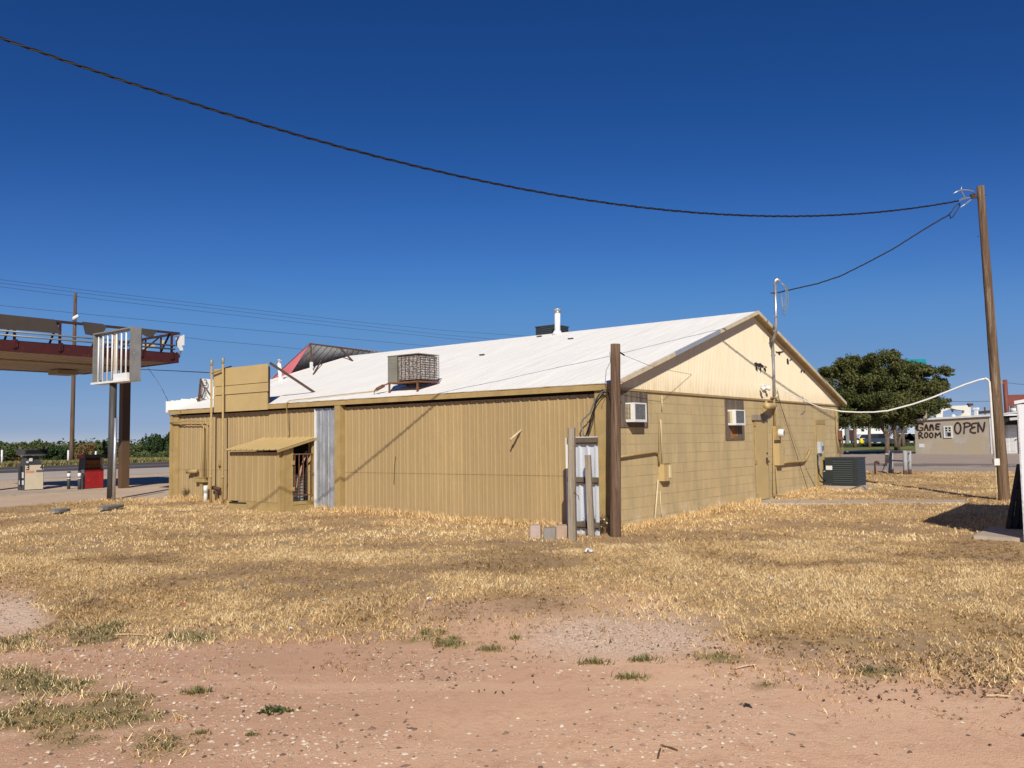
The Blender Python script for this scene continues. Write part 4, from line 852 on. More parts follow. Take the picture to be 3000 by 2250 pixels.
for (x, y) in ((1412, 1041), (1580, 987), (1672, 994)):
    p = rpx(x, y); mb = MB(); mb.box(p + RN * .02, .16, .05, .03, (U, W, Z)); tag(mb.build("roof_scrap", MT['stub']), {1412: "small dark scrap lying alone in the middle of the white roof", 1580: "small dark scrap below the green unit on the white roof", 1672: "tiny dark scrap right of the capped flue on the white roof"}[x], "debris")
# ---------------------------------------------------------------- things on the block gable end
c1 = crop(1780, 1080, .3014); cg = crop(2120, 1100, .2411); cm = crop(2050, 780, .42194)
def window_ac(s0, s1, z0, z1, o1, lab, side):
    o = thing("window_air_conditioner", GW((s0 + s1) / 2, .1, z0), lab, "air conditioner", "window units in the block wall")
    mb = MB(); mb.boxf(GW, s0, s1, .02, o1 - .055, z0 + .02, z1); ca = mb.build("case", MT['white'], o)
    mb = MB(); mb.boxf(GW, s0 - .003, s1 + .003, .03, o1, z0, z0 + .018); mb.build("drip_pan", MT['white'], o)
    mb = MB(); f = .028
    mb.boxf(GW, s0, s1, o1 - .054, o1, z1 - f, z1); mb.boxf(GW, s0, s1, o1 - .054, o1, z0 + .019, z0 + .019 + f)
    mb.boxf(GW, s0, s0 + f, o1 - .054, o1, z0 + .02 + f, z1 - f); mb.boxf(GW, s1 - f, s1, o1 - .054, o1, z0 + .02 + f, z1 - f); mb.build("front_bezel", MT['white'], o)
    mb = MB(); mb.boxf(GW, s0 + f, s1 - f, o1 - .05, o1 - .012, z0 + .02 + f, z1 - f); mb.build("filter_grille", MT['acgrille'], o)
    mb = MB(); mb.boxf(GW, s0 - .004, s0 - .0005, .03, o1 - .08, z0 + .05, z1 - .03); sd = mb.build("side_panel", MT['cream'], o)
    mb = MB()
    for z in np.arange(z0 + .06, z1 - .04, .024): mb.boxf(GW, s0 - .008, s0 - .0045, .03, .03 + .05 * side, z, z + .011); mb.boxf(GW, s0 - .008, s0 - .0045, .03 + .06 * side, .03 + .10 * side, z, z + .011)
    mb.build("side_slots", MT['ink'], sd)
    return o
window_ac(.478, .945, 2.0, 2.365, .215, "white window air conditioner in the plywood board next to the dark post", 1.0)
window_ac(5.15, 5.71, 1.965, 2.325, .215, "white window air conditioner in the plywood board with an orange split", .5)
def gp(c, x, y, o): return gpx(*c(x, y), o)
pipe("thin_pipe", [gp(c1, 516, 495, .04), gp(c1, 520, 600, .04), gp(c1, 533, 910, .04)], .014, MT['cream_pvc'], "thin cream pipe dropping into the fuse box near the first window unit", "pipe")
pipe("thin_pipe", [gp(c1, 527, 262, .03), gp(c1, 530, 405, .03)], .014, MT['cream_pvc'], "short cream pipe stub alone high on the block wall above the fuse box", "pipe")
pipe("conduit", [gp(c1, 118, 858, .05), gp(c1, 300, 832, .05), gp(c1, 465, 808, .05), gp(c1, 490, 815, .05), gp(c1, 498, 835, .05), gp(c1, 503, 925, .05)], .022, MT['tan_wood'], "tan conduit elbow running from the dark post to the fuse box", "conduit")
pipe("wire", [gp(c1, 497, 438, .03), gp(c1, 499, 600, .03), gp(c1, 500, 815, .03)], .008, MT['tan_wood'], "tan wire hanging straight down to the conduit elbow", "wire")
FB = thing("fuse_box", gp(c1, 530, 1110, .05), "tan fuse box with an open flap on the block wall near the corner", "fuse box")
s_, z_ = gsz(*c1(505, 1103), .02); s2, zt_ = gsz(*c1(560, 925), .13)
s_a = s_ + .02; s_b = s_a + .26
mb = MB(); mb.boxf(GW, s_a, s_b, .002, .12, z_ + .02, zt_ - .0); mb.build("box", MT['tan_sign'], FB)
mb = MB(); mb.boxf(GW, s_a - .01, s_b + .02, .002, .135, zt_ + .001, zt_ + .012); mb.build("lid", MT['tan_wood'], FB)
mb = MB(); mb.boxf(GW, s_b - .06, s_b + .005, .121, .145, z_ + .08, zt_ - .03); mb.build("flap", MT['cream'], FB)
mb = MB(); mb.tube([GW(s_b + .005, .06, z_ + .16), GW(s_b + .06, .1, z_ + .10)], .012, 6); mb.build("switch", MT['tan_wood'], FB)
pipe("thin_pipe", [gp(c1, 491, 1078, .06), gp(c1, 474, 1300, .07), gp(c1, 455, 1532, .10)], .017, MT['cream_pvc'], "cream plastic pipe running from the fuse box down into the grass", "pipe")
pipe("wire", [gp(c1, 510, 1190, .02), gp(c1, 516, 1330, .02), gp(c1, 526, 1400, .03), gp(c1, 541, 1480, .05)], .010, MT['cream_pvc'], "thin cream wire trailing below the fuse box to the ground", "wire")
# mast
MA = thing("service_mast", gp(cm, 517, 905, .06), "galvanised service mast bent around the rake of the cream gable", "service mast")
pts = [gp(cm, 517, 905, .06), gp(cm, 512, 700, .06), gp(cm, 506, 540, .07), gp(cm, 512, 510, .12), gp(cm, 526, 465, .30), gp(cm, 530, 430, .34), gp(cm, 528, 330, .34), gp(cm, 523, 120, .34)]
mb = MB(); mb.tube(pts, .040, 12); mb.build("pipe", MT['galvpipe'], MA, smooth=True)
tp_ = pts[-1]; mb = MB(); mb.tube([tp_ - Z * .02, tp_ + Z * .06, tp_ + Z * .10 + V(.04, 0, 0), tp_ + Z * .08 + V(.10, 0, 0), tp_ + Z * .03 + V(.13, 0, 0)], [.042, .046, .050, .046, .03], 10); mb.build("weatherhead", MT['galvpipe'], MA, smooth=True)
mb = MB()
for p in (gp(cm, 526, 450, .31), gp(cm, 510, 618, .06), gp(cm, 529, 350, .34)): mb.box(p, .11, .09, .03, (W, -U, Z))
mb.build("strap", MT['galvpipe'], MA)
wh = tp_ + Z * .05 + V(.11, -.03, 0); at = gp(cm, 548, 182, .36)
mb = MB()
for k, (dx, dz) in enumerate(((.17, -.42), (.20, -.48), (.14, -.36))):
    mb.tube([wh, wh + V(dx * .7, 0, -.12), wh + V(dx * 1.05, 0, dz * .6), wh + V(dx * .95, -.02 * k, dz * 1.2), wh + V(dx * .55, 0, dz * 1.75 - .05), wh + V(dx * .2, 0, dz * 1.6 - .05), wh + V(dx * .25, 0, dz * .85)], .009, 6)
mb.build("drip_loop", MT['greycond'], MA, smooth=True)
mb = MB(); mb.tube([gp(cm, 495, 186, .34), gp(cm, 525, 184, .34), at], .018, 6); mb.build("clevis", MT['stub'], MA)
# lower conduit, meter and disconnect
EM = thing("meter_assembly", gp(cg, 640, 1470, .05), "tan electrical conduit with round glass meter and breaker box on the block wall", "electric meter")
mb = MB(); mb.tube([gp(cg, 615, 262, .06), gp(cg, 612, 330, .06), gp(cg, 625, 380, .06), gp(cg, 622, 620, .05)], .03, 8); mb.tube([gp(cg, 640, 380, .06), gp(cg, 630, 620, .05)], .02, 6); mb.build("upper_conduit", MT['tan_wood'], EM, smooth=True)
mb = MB(); mb.bar(gp(cg, 580, 265, .07), gp(cg, 662, 272, .07), .05, .03); mb.build("strut", MT['tan_wood'], EM)
sA, zA = gsz(*cg(590, 785), .002); sB, zB = gsz(*cg(600, 615), .002)
mb = MB(); mb.boxf(GW, sA + .02, sA + .36, .002, .10, zA, zB); mb.build("meter_box", MT['tan_trim'], EM)
cM = gp(cg, 690, 698, .13); mb = MB(); n0 = -U
mb.tube([cM - n0 * .06, cM - n0 * .0, cM + n0 * .02, cM + n0 * .08, cM + n0 * .10], [.105, .105, .10, .095, .07], 16); mb.build("glass_meter", MT['paper'], EM, smooth=True)
mb = MB(); mb.tube([cM + n0 * .101, cM + n0 * .104], [.065, .065], 14); mb.build("dial", MT['galvdull'], EM)
sA, zA = gsz(*cg(615, 1092), .002); _, zB = gsz(*cg(625, 825), .002)
mb = MB(); mb.boxf(GW, sA + .02, sA + .34, .002, .14, zA, zB); mb.build("breaker_box", MT['tan_sign'], EM)
mb = MB(); mb.boxf(GW, sA + .30, sA + .33, .141, .17, zA + .3, zA + .42); mb.build("hasp", MT['galvpipe'], EM)
mb = MB(); mb.tube([gp(cg, 606, 620, .04), gp(cg, 604, 1000, .04), gp(cg, 604, 1440, .04), gp(cg, 618, 1452, .06), gp(cg, 735, 1462, .12)], .017, 8); mb.tube([gp(cg, 636, 1110, .04), gp(cg, 648, 1440, .04)], .012, 6); mb.build("ground_wire", MT['tan_wood'], EM, smooth=True)
sA, zA = gsz(*cg(700, 1060), .06)
mb = MB(); mb.tube([gp(cg, 690, 1062, .08), gp(cg, 800, 1052, .08), gp(cg, 965, 1042, .08), gp(cg, 995, 1025, .08), gp(cg, 1030, 960, .08), gp(cg, 1050, 910, .09)], [.035, .035, .035, .035, .035, .05], 10)
tag(mb.build("flue_pipe", MT['tan_wood'], smooth=True), "tan pipe elbowing upward to the right of the breaker box", "pipe")
FL = thing("flood_lamp", gp(cg, 560, 370, .15), "tan painted lamp arm beside the mast above the first door", "lamp")
mb = MB(); mb.tube([gp(cg, 515, 368, .30), gp(cg, 530, 372, .30), gp(cg, 605, 368, .14), gp(cg, 625, 365, .10)], [.075, .085, .075, .05], 10); mb.build("shade", MT['tan_sign'], FL, smooth=True)
mb = MB(); mb.bar(gp(cg, 518, 312, .28), gp(cg, 520, 355, .30), .05, .02); mb.bar(gp(cg, 630, 368, .09), gp(cg, 600, 330, .03), .04, .03); mb.build("bracket", MT['tan_wood'], FL)
FW_ = thing("white_floodlight", gp(cg, 495, 150, .08), "white twin floodlight on the cream gable left of the mast", "floodlight")
mb = MB(); mb.box(gp(cg, 495, 140, .07), .20, .07, .10, (W, -U, Z)); mb.build("base", MT['white'], FW_)
mb = MB(); c = gp(cg, 462, 148, .10); mb.tube([c, c - W * .03 - U * .09 - Z * .05], [.05, .06], 10); c = gp(cg, 520, 145, .10); mb.tube([c, c + W * .03 - U * .09 - Z * .04], [.05, .06], 10); mb.build("lamp_head", MT['white'], FW_, smooth=True)
pipe("guy_wire", [gp(cm, 540, 860, .06), gp(cm, 555, 940, .06), gp(cm, 640, 1210, .06), gp(cm, 750, 1548, .08)], .008, MT['brown_steel'], "taut brown wire slanting from the mast foot down across the block wall", "wire")
pipe("wire", [gp(cg, 962, 250, .05), gp(cg, 966, 300, .05), gp(cg, 995, 360, .05), gp(cg, 1000, 410, .05), gp(cg, 975, 442, .05), gp(cg, 945, 448, .05)], .007, MT['galvdull'], "curled loose wire hanging under the cream gable near the second door", "wire")
pipe("corner_pipe", [gp(cg, 1362, 410, .04), gp(cg, 1368, 640, .04), gp(cg, 1380, 760, .05), gp(cg, 1400, 940, .05)], .018, MT['tan_wood'], "tan pipe at the far corner of the block wall", "pipe")
s_, z_ = gsz(*cg(1410, 730), .04); mb = MB(); mb.boxf(GW, WW - .16, WW + .02, .002, .09, z_ - .12, z_ + .16); mb.boxf(GW, WW - .12, WW + .0, .091, .11, z_ - .35, z_ - .05); tag(mb.build("corner_box", MT['rust']), "small rusty box low on the far corner of the block wall", "box")
DS = thing("disconnect_switch", gp(cg, 1160, 960, .05), "pale grey disconnect switch on the second door with a cable to the green unit", "switch box")
s_, z_ = gsz(*cg(1132, 958), .002); mb = MB(); mb.boxf(GW, s_ + .02, s_ + .28, .02, .11, z_ + .03, z_ + .36); mb.build("box", M('pale_blue_grey_plastic', (.50, .54, .58), (.45, .49, .53), sc=8, rough=.5), DS)
mb = MB(); mb.boxf(GW, s_ + .14, s_ + .20, .111, .15, z_ + .12, z_ + .24); mb.build("lever", MT['ink_blue'], DS)
cond = depth(2514, 1425, 24.25); cz = cond[2] - .06
ex = V(-.6, -.0, 0)
# condenser on the ground, square to the building
CX0 = cond; cw = .90; dpt = .80; hh = (1425 - 1335) / F * cond[1] * 1.0
CN = thing("ground_air_conditioner", V(cond[0], cond[1], cz), "dark green air conditioner on a pad beside the second door", "air conditioner")
RC = lambda a, bb, z: V(cond[0], cond[1], cz) + U * a + W * bb + Z * z
mb = MB(); mb.boxf(RC, .0, .90, 0, dpt, .07, hh - .035); mb.build("case", MT['green'], CN)
mb = MB(); mb.boxf(RC, -.02, .92, -.02, dpt + .02, hh - .034, hh); mb.build("lid", MT['greenlight'], CN)
mb = MB()
for z in np.arange(.14, hh - .08, .062):
    mb.hexa([RC(.12, -.018, z), RC(.69, -.018, z), RC(.69, -.001, z), RC(.12, -.001, z), RC(.12, -.006, z + .03), RC(.69, -.006, z + .03), RC(.69, -.001, z + .03), RC(.12, -.001, z + .03)])
    mb.hexa([RC(-.018, .12, z), RC(-.001, .12, z), RC(-.001, .80, z), RC(-.018, .80, z), RC(-.006, .12, z + .03), RC(-.001, .12, z + .03), RC(-.001, .80, z + .03), RC(-.006, .80, z + .03)])
mb.build("louvres", MT['greenlight'], CN)
mb = MB(); mb.boxf(RC, -.012, .11, -.012, .11, .07, hh - .036); mb.build("corner_panel", MT['green'], CN); mb = MB(); mb.boxf(RC, .695, .91, -.012, -.001, .07, hh - .036); mb.build("corner_panel", MT['green'], CN)
mb = MB(); mb.boxf(RC, .70, .88, -.018, -.0125, hh - .36, hh - .24); mb.build("sticker", MT['paper'], CN)
mb = MB(); mb.boxf(RC, .911, .99, .0, .30, .06, .52); mb.build("access_box", MT['green'], CN)
mb = MB(); mb.boxf(RC, -.15, 1.02, -.12, dpt + .1, -.2, .065); tag(mb.build("pad", MT['concrete'], CN), None)
pipe("power_whip", [gp(cg, 1160, 962, .06), gp(cg, 1158, 1080, .06), gp(cg, 1165, 1150, .10), RC(1.15, .15, .40), RC(1.0, -.02, .44), RC(.90, -.03, .49)], .02, MT['greycond'], "grey flexible cable drooping from the disconnect switch to the green unit", "cable")
pipe("coolant_line", [gp(cg, 1140, 960, .05), gp(cg, 1146, 1100, .05), gp(cg, 1160, 1190, .06), gp(cg, 1190, 1240, .12), RC(.97, .3, .12)], .018, MT['black'], "black insulated line running down beside the second door", "pipe")
# dry corn-like weed at far corner
b5 = ground(2467, 1400); twigbush("tall_dry_weed", V(b5[0] + .5, b5[1] + 1.5, .2), 26, .25, 1.35, M('pale_dead_weed', (.34, .24, .13), (.24, .16, .08)), "tall dry weed at the far corner behind the green unit", "weed", 21, .015)

# ---------------------------------------------------------------- utility pole, cables
ub = ground(2944, 1466); ut = depth(2872, 545, ub[1] - .3)
UP = thing("utility_pole", ub, "tall leaning brown wooden utility pole at the right with a white conduit", "utility pole")
mb = MB(); N = 26; mb.tube([ub - Z * .3 + (ut - ub + Z * .3) * (i / N) for i in range(N + 1)], [.130 - .047 * i / N for i in range(N + 1)], 18, wob=.05); PSH = mb.build("shaft", MT['wood_pole'], UP, smooth=True)
cu = crop(2760, 520, .0964); cr = crop(2380, 500, .47005)
dY = ut[1]
mb = MB(); mb.tube([depth(*cu(870, 570), dY), depth(*cu(1060, 570), dY)], .05, 8); mb.tube([depth(*cu(900, 625), dY - .05), depth(*cu(1060, 610), dY - .05)], .02, 6); mb.tube([depth(*cu(1270, 535), dY), depth(*cu(1330, 530), dY)], .018, 6); mb.build("clevis_insulator", MT['stub'], UP, smooth=True)
mb = MB(); mb.tube([depth(*cu(1010, 500), dY - .05), depth(*cu(930, 420), dY - .1), depth(*cu(800, 385), dY - .15), depth(*cu(640, 375), dY - .2), depth(*cu(510, 400), dY - .25), depth(*cu(340, 488), dY - .3)], .016, 6)
mb.tube([depth(*cu(600, 270), dY - .2), depth(*cu(570, 370), dY - .2), depth(*cu(680, 575), dY - .15), depth(*cu(760, 625), dY - .1)], .012, 6); mb.build("bare_pigtail", MT['galvpipe'], UP, smooth=True)
mb = MB()
for (x, y) in ((1000, 230), (1030, 410), (1055, 530), (1100, 930), (1150, 1110)):
    p = depth(*cr(x + (38 if x == 1000 else 5), y), ub[1] - .1); mb.tube([p, p + V(-.06, -.06, 0)], .009, 5)
mb.build("bolt", MT['stub'], UP)
# white conduit on the pole and box
cw_ = crop(2600, 1060, .1808); yy = ub[1] - .12
mb = MB(); mb.tube([depth(*cw_(1738, 1560), yy), depth(*cw_(1705, 1100), yy), depth(*cw_(1672, 600), yy), depth(*cw_(1650, 330), yy), depth(*cw_(1625, 290), yy), depth(*cw_(1580, 266), yy)], .028, 10); mb.build("white_conduit", MT['pvc'], UP, smooth=True)
c7r = crop(2380, 1100, .3255)
pB = depth(*c7r(1652, 778), yy - .05); mb = MB(); mb.box(pB, .13, .10, .16); mb.build("white_box", MT['pvc'], UP)
mb = MB(); mb.tube([depth(*c7r(1652, 800), yy - .02), depth(*c7r(1655, 1000), yy - .02), ground(*c7r(1662, 1127))], .010, 6); mb.build("lower_wire", MT['cream_pvc'], UP)
# white drop line, wall to pole (sagging)
wp = [(1610, 268), (1500, 288), (1250, 370), (1000, 470), (700, 590), (400, 690), (0, 795)]
wl_pts = [cw_(x, y) for x, y in wp] + [crop(2440, 1120, .2532)(x, y) for x, y in ((590, 333), (480, 345), (300, 347), (100, 338), (0, 318))] + [cg(x, y) for x, y in ((1200, 400), (1080, 350), (950, 285), (800, 215), (700, 172), (635, 145))]
pE = gp(cg, 635, 145, .06); pS = depth(*cw_(1610, 268), yy)
res = []
for x, y in wl_pts:
    nn = np.cross(pE - pS, Z); res.append(plane(x, y, pS, nn))
res[-1] = pE; k = len(res)
mb = MB(); mb.tube([depth(*cw_(1580, 266), yy)] + res, [.021] * 9 + [.018] * 3 + [.010] * (k - 11), 8)
tag(mb.build("white_drop_line", MT['pvc'], smooth=True), "white line sagging from the gable wall to the utility pole", "cable")
# overhead twisted cable: vertical plane found from its shadow on the building
q0 = V(-3.7, 11.97, 0); q1 = V(11.2, 19.6, 0); qn = np.cross(q1 - q0, Z); kk = 1500 / 2212
im = [(x * kk, 80 + y * kk) for x, y in ((0, 45), (200, 118), (380, 180), (520, 225), (640, 263), (745, 300), (890, 346), (1015, 384), (1130, 420), (1260, 458), (1460, 513), (1675, 570), (1870, 618), (2055, 658), (2212, 692))] + [(1500 + x * kk, 500 + y * kk) for x, y in ((150, 100), (330, 128), (520, 152), (640, 167), (840, 184), (1060, 195), (1250, 196), (1440, 189), (1620, 176), (1780, 157), (1890, 140), (1930, 127))]
cp = np.array([plane(x, y, q0, qn) for x, y in im])
# smooth catenary through them, extended over the camera side
hx = (cp - q0) @ ((q1 - q0) / np.linalg.norm(q1 - q0)); zc = np.polyfit(hx, cp[:, 2], 4)
hd = (q1 - q0) / np.linalg.norm(q1 - q0); hs = np.linspace(hx.min() - .6, hx.max(), 130)
cen = [q0 * 1 + hd * h + Z * np.polyval(zc, h) for h in hs]
tail = [cen[0] - hd * 1.0 * i + Z * (cen[0][2] - cen[1][2]) / (hs[1] - hs[0]) * i * 1.0 for i in range(14, 0, -1)]
cen = tail + cen
fine = []
for i in range(len(cen) - 1):
    for k in range(3): fine.append(cen[i] + (cen[i + 1] - cen[i]) * k / 3)
fine.append(cen[-1])
cum = np.concatenate([[0], np.cumsum([np.linalg.norm(fine[i + 1] - fine[i]) for i in range(len(fine) - 1)])])
OC = thing("overhead_cable", cen[len(cen) // 2], "thick black twisted cable sweeping overhead from upper left to the pole", "cable")
for k in range(3):
    mb = MB(); ph = 2 * math.pi * k / 3; rad = .0095 if k < 2 else .007
    pp = [p + (np.cross(hd, Z) * math.cos(2 * math.pi * c_ / .62 + ph) + Z * math.sin(2 * math.pi * c_ / .62 + ph)) * .0125 for p, c_ in zip(fine, cum)]
    mb.tube(pp, rad, 6); mb.build("strand", MT['black'], OC, smooth=True)
e_ = cen[-1]; ins = depth(*cu(890, 600), dY)
mb = MB(); mb.tube([e_, depth(*cu(640, 650), dY - .2), depth(*cu(760, 625), dY - .1), ins], [.02, .03, .02, .012], 6); mb.build("dead_end_clamp", MT['galvpipe'], OC)
# service drop to the mast
cd_ = [(1930, 140), (1925, 165), (1890, 205)]
dr = [crop(1500, 500, kk)(x, y) for x, y in ((1890, 190), (1850, 212), (1770, 260), (1650, 336), (1540, 395), (1420, 455), (1320, 488), (1200, 515), (1165, 524))]
s1_ = depth(*dr[0], dY - .25); e1_ = at; nn = np.cross(e1_ - s1_, Z)
dp = [plane(x, y, s1_, nn) for x, y in dr]; dp[-1] = e1_
ff = []
for i in range(len(dp) - 1):
    for k in range(10): ff.append(dp[i] + (dp[i + 1] - dp[i]) * k / 10)
ff.append(dp[-1]); cum = np.concatenate([[0], np.cumsum([np.linalg.norm(ff[i + 1] - ff[i]) for i in range(len(ff) - 1)])])
SD = thing("service_drop", (s1_ + e1_) / 2, "black twisted cable from the top of the pole down to the mast", "cable")
for k in range(3):
    mb = MB(); ph = 2 * math.pi * k / 3; mb.tube([p + (V(.6, -.8, 0) * math.cos(2 * math.pi * c_ / .7 + ph) + Z * math.sin(2 * math.pi * c_ / .7 + ph)) * .009 for p, c_ in zip(ff, cum)], .0095, 5); mb.build("strand", MT['black'], SD, smooth=True)
lp = [cu(*q) for q in ((215, 1110), (300, 1030), (390, 880), (500, 800), (540, 790), (530, 880), (450, 1010), (320, 1200), (260, 1245), (235, 1150), (215, 1110))]
mb = MB(); mb.tube([depth(x, y, dY - .25) for x, y in lp], .013, 6); mb.build("slack_loop", MT['black'], SD, smooth=True)
mb = MB(); mb.tube([depth(*cu(560, 905), dY - .2), depth(*cu(680, 830), dY - .2), depth(*cu(860, 690), dY - .1), depth(*cu(910, 650), dY)], [.006, .016, .016, .006], 6); mb.build("wedge_clamp", MT['galvpipe'], SD)

# ---------------------------------------------------------------- white shed at the right edge, slab, leaning pallet
wx, wy = 7.90, 13.15; W0 = V(wx, wy, 0)
WSP = lambda a, c, z: W0 - U * a + W * c + Z * z          # a: along the front to the right, c: back, z: up
WS = thing("white_metal_shed", WSP(2, 2, 0), "white metal shed cut off by the right edge of the picture", "shed")
rz_ = lambda a: 2.10 + .30 * min(a, 3.0)
mb = MB(); mb.prism([WSP(0, 0, -.1), WSP(6, 0, -.1), WSP(6, 0, 3.0), WSP(0, 0, 2.10)], W * 4.2); mb.build("wall", MT['white_metal'], WS)
mb = MB(); mb.boxf(WSP, -.02, .10, -.028, -.002, -.05, 2.13); mb.boxf(WSP, -.022, -.002, -.028, .10, -.05, 2.12)
for i in range(14): mb.boxf(WSP, .25 + .3 * i, .29 + .3 * i, -.02, -.002, -.05, 2.1)
mb.build("corner_trim", MT['white_metal'], WS)
mb = MB(); mb.prism([WSP(-.05, -.05, 2.135), WSP(6.1, -.05, 3.05), WSP(6.1, -.05, 3.10), WSP(-.05, -.05, 2.185)], W * 4.3); mb.build("roof", MT['white_metal'], WS)
csl = crop(2780, 1360, .1687)
f0 = ground(*csl(430, 1300), .0); S0_ = V(f0[0], f0[1], 0)
SLP = lambda a, c, z: S0_ - U * a + W * c + Z * z
mb = MB(); mb.boxf(SLP, 0, 5, 0, 1.62, -.1, .055); sl_ = struct('concrete_slab', mb, MT['concrete'])
PL = thing("leaning_pallet", depth(2960, 1553, 14.3), "blackened slatted pallet leaning in the shade against the white shed", "pallet")
def pq(x, y, Y): return depth(*csl(x, y), Y)
mb = MB(); mb.bar(pq(1030, 1125, 14.55), pq(1225, 5, 14.75), .07, .05); mb.bar(pq(1160, 1130, 14.5), pq(1290, 5, 14.7), .07, .05); mb.bar(pq(1270, 1130, 14.45), pq(1340, 5, 14.65), .07, .05); mb.build("stringer", MT['blackwood'], PL)
for (ya, yb, xa, xb) in ((520, 520, 1130, 1320), (1000, 1000, 1030, 1330), (60, 60, 1215, 1340)):
    mb = MB(); mb.bar(pq(xa, ya, 14.60), pq(xb, yb, 14.5), .05, .17 if ya > 300 else .1, up=Z); mb.build("deck_board", MT['blackwood'], PL)
mb = MB(); mb.bar(pq(1050, 1060, 14.6), pq(1320, 1060, 14.5), .04, .3, up=Z); mb.build("bottom_board", MT['blackwood'], PL)
# ---------------------------------------------------------------- filling station on the left
DE = lambda d, e, z: A + U * d + W * e + Z * z
CD0, CD1, CE0, CE1, CH = 18.45, 25.2, -3.75, 2.2, 4.5
gzp = .22
CP = thing("station_canopy", DE(21, 1.63, gzp), "wrecked filling station canopy with maroon beams and stripped fascia", "canopy")
bh_ = .33
mb = MB(); mb.boxf(DE, CD0, CD0 + .14, CE0, CE1, CH, CH + bh_); mb.boxf(DE, CD1 - .14, CD1, CE0, CE1, CH, CH + bh_); mb.build("edge_beam", MT['maroon'], CP)
mb = MB(); mb.boxf(DE, CD0 + .141, CD1 - .141, CE1 - .14, CE1, CH, CH + bh_); mb.boxf(DE, CD0 + .141, CD1 - .141, CE0, CE0 + .14, CH, CH + bh_); mb.build("end_beam", MT['maroon'], CP)
mb = MB(); mb.ribbed([(0, 0), (.8, 0), (.82, .035), (.96, .035), (.98, 0)], lambda s, o, z: DE(z, s, CH + .02 + o), CE0 + .141, CE1 - .141, lambda s: CD0 + .142, lambda s: CD1 - .142, .30, 1)
SF = mb.build("soffit", MT['soffit'], CP)
mb = MB(); mb.boxf(DE, CD0 + .02, CD1 - .02, CE0 + .02, CE1 - .02, CH + .15, CH + .19); mb.build("deck", MT['maroon'], CP)
mb = MB(); mb.boxf(DE, 21.0, 21.35, CE0 + .15, CE1 - .15, CH - .03, CH + .019); mb.build("soffit_joint", M('tan_soffit_trim', (.33, .24, .15), (.28, .2, .12), sc=2), SF)
dl = plane(185, 1090, A + U * 23.8, U); el = (dl - A) @ W
mb = MB(); mb.boxf(DE, 23.4, 24.2, el - .35, el + .35, CH - .17, CH - .01); tag(mb.build("light_box", MT['soffit'], CP), "boxed light under the soffit")
mb = MB(); mb.boxf(DE, 20.85, 21.1, 1.5, 1.78, gzp - .1, CH - .001); COLM = mb.build("column", MT['brown_steel'], CP)
mb = MB(); mb.boxf(DE, 22.4, 22.7, -3.6, -3.3, gzp - .1, CH - .001); mb.build("column", MT['brown_steel'], CP)
# near-side truss
ce = lambda px, py: (plane(px, py, A + U * CD0, U) - A) @ W
zt_ = CH + .98
zT = lambda e: plane(0, 921, A + U * CD0, U)[2] * 0 + 5.43
ztop = plane(538, 975, A + U * CD0, U)[2]
mb = MB(); mb.boxf(DE, CD0 - .02, CD0 + .05, CE0, CE1 + .02, ztop - .075, ztop); mb.boxf(DE, CD1 - .07, CD1, CE0, CE1, ztop - .075, ztop); mb.boxf(DE, CD0 + .051, CD1 - .071, CE1 - .06, CE1, ztop - .075, ztop); mb.build("top_rail", MT['darkrail'], CP)
for px in (41, 174, 300, 411, 502):
    e = ce(px, 1000); mb = MB(); mb.boxf(DE, CD0 - .045, CD0 - .001, e - .035, e + .035, CH + .10, ztop - .076); mb.boxf(DE, CD0 - .03, CD0 - .002, e + .036, e + .10, CH + .12, CH + .36); mb.build("truss_post", MT['maroon'], CP)
    mb = MB(); mb.bar(DE(CD0 + .02, e - .05, ztop - .08), DE(CD0 + .75, e + .0, CH + bh_ - .02), .05, .05); mb.build("brace", MT['darkrail'], CP)
for d in np.linspace(CD0 + 1.2, CD1 - .4, 6):
    mb = MB(); mb.boxf(DE, d - .03, d + .03, CE1 - .005, CE1 + .035, CH + .1, ztop - .076); mb.build("truss_post", MT['maroon'], CP)
    mb = MB(); mb.bar(DE(d + .04, CE1 - .05, ztop - .08), DE(d + .04, CE1 - .75, CH + bh_), .05, .05); mb.build("brace", MT['darkrail'], CP)
for (py0, py1) in ((950, 1003),):
    pass
c5a = crop(0, 900, .1356)
for (ya,) in ((500,), (590,)):
    P_ = plane(*c5a(0, ya), A + U * (CD0 - .09), U); mb = MB(); mb.tube([DE(CD0 - .09, CE0, P_[2]), DE(CD0 - .09, CE1 - .2, P_[2] - .01)], .028, 8); mb.build("conduit", MT['greycond'], CP, smooth=True)
def cpl(pts):
    mb = MB(); q = [plane(x, y, A + U * (CD0 - .03), U) for x, y in pts]; mb.prism(q, -U * .02); return mb.build("fascia_panel", MT['brownpanel'], CP)
cpl([(-70, 913)] + [c5a(*p) for p in ((0, 148), (1180, 268), (1200, 320), (1250, 420), (1290, 540), (1310, 575), (700, 520), (0, 470))] + [(-70, 959)])
cpl([c5a(*p) for p in ((1775, 312), (2212, 362))] + [crop(250, 900, .1401)(*p) for p in ((450, 395), (400, 490), (330, 540), (170, 590))] + [c5a(*p) for p in ((2010, 615), (1840, 585))])
c6a = crop(250, 900, .1401)
cpl([c6a(*p) for p in ((1070, 430), (1520, 480), (1490, 520), (1430, 580), (1425, 620), (1280, 620), (1180, 560), (1080, 470))])
def epl(pts, dep=.03):
    mb = MB(); q = [plane(x, y, A + W * (CE1 + dep), W) for x, y in pts]; mb.prism(q, W * .02); return mb
mb = epl([c6a(*p) for p in ((1890, 640), (2062, 575), (2062, 790), (2010, 810), (2040, 900), (1985, 910), (1950, 850), (1890, 800))], .04); tag(mb.build("torn_panel", MT['white'], CP), "torn cream white panel hanging at the corner")
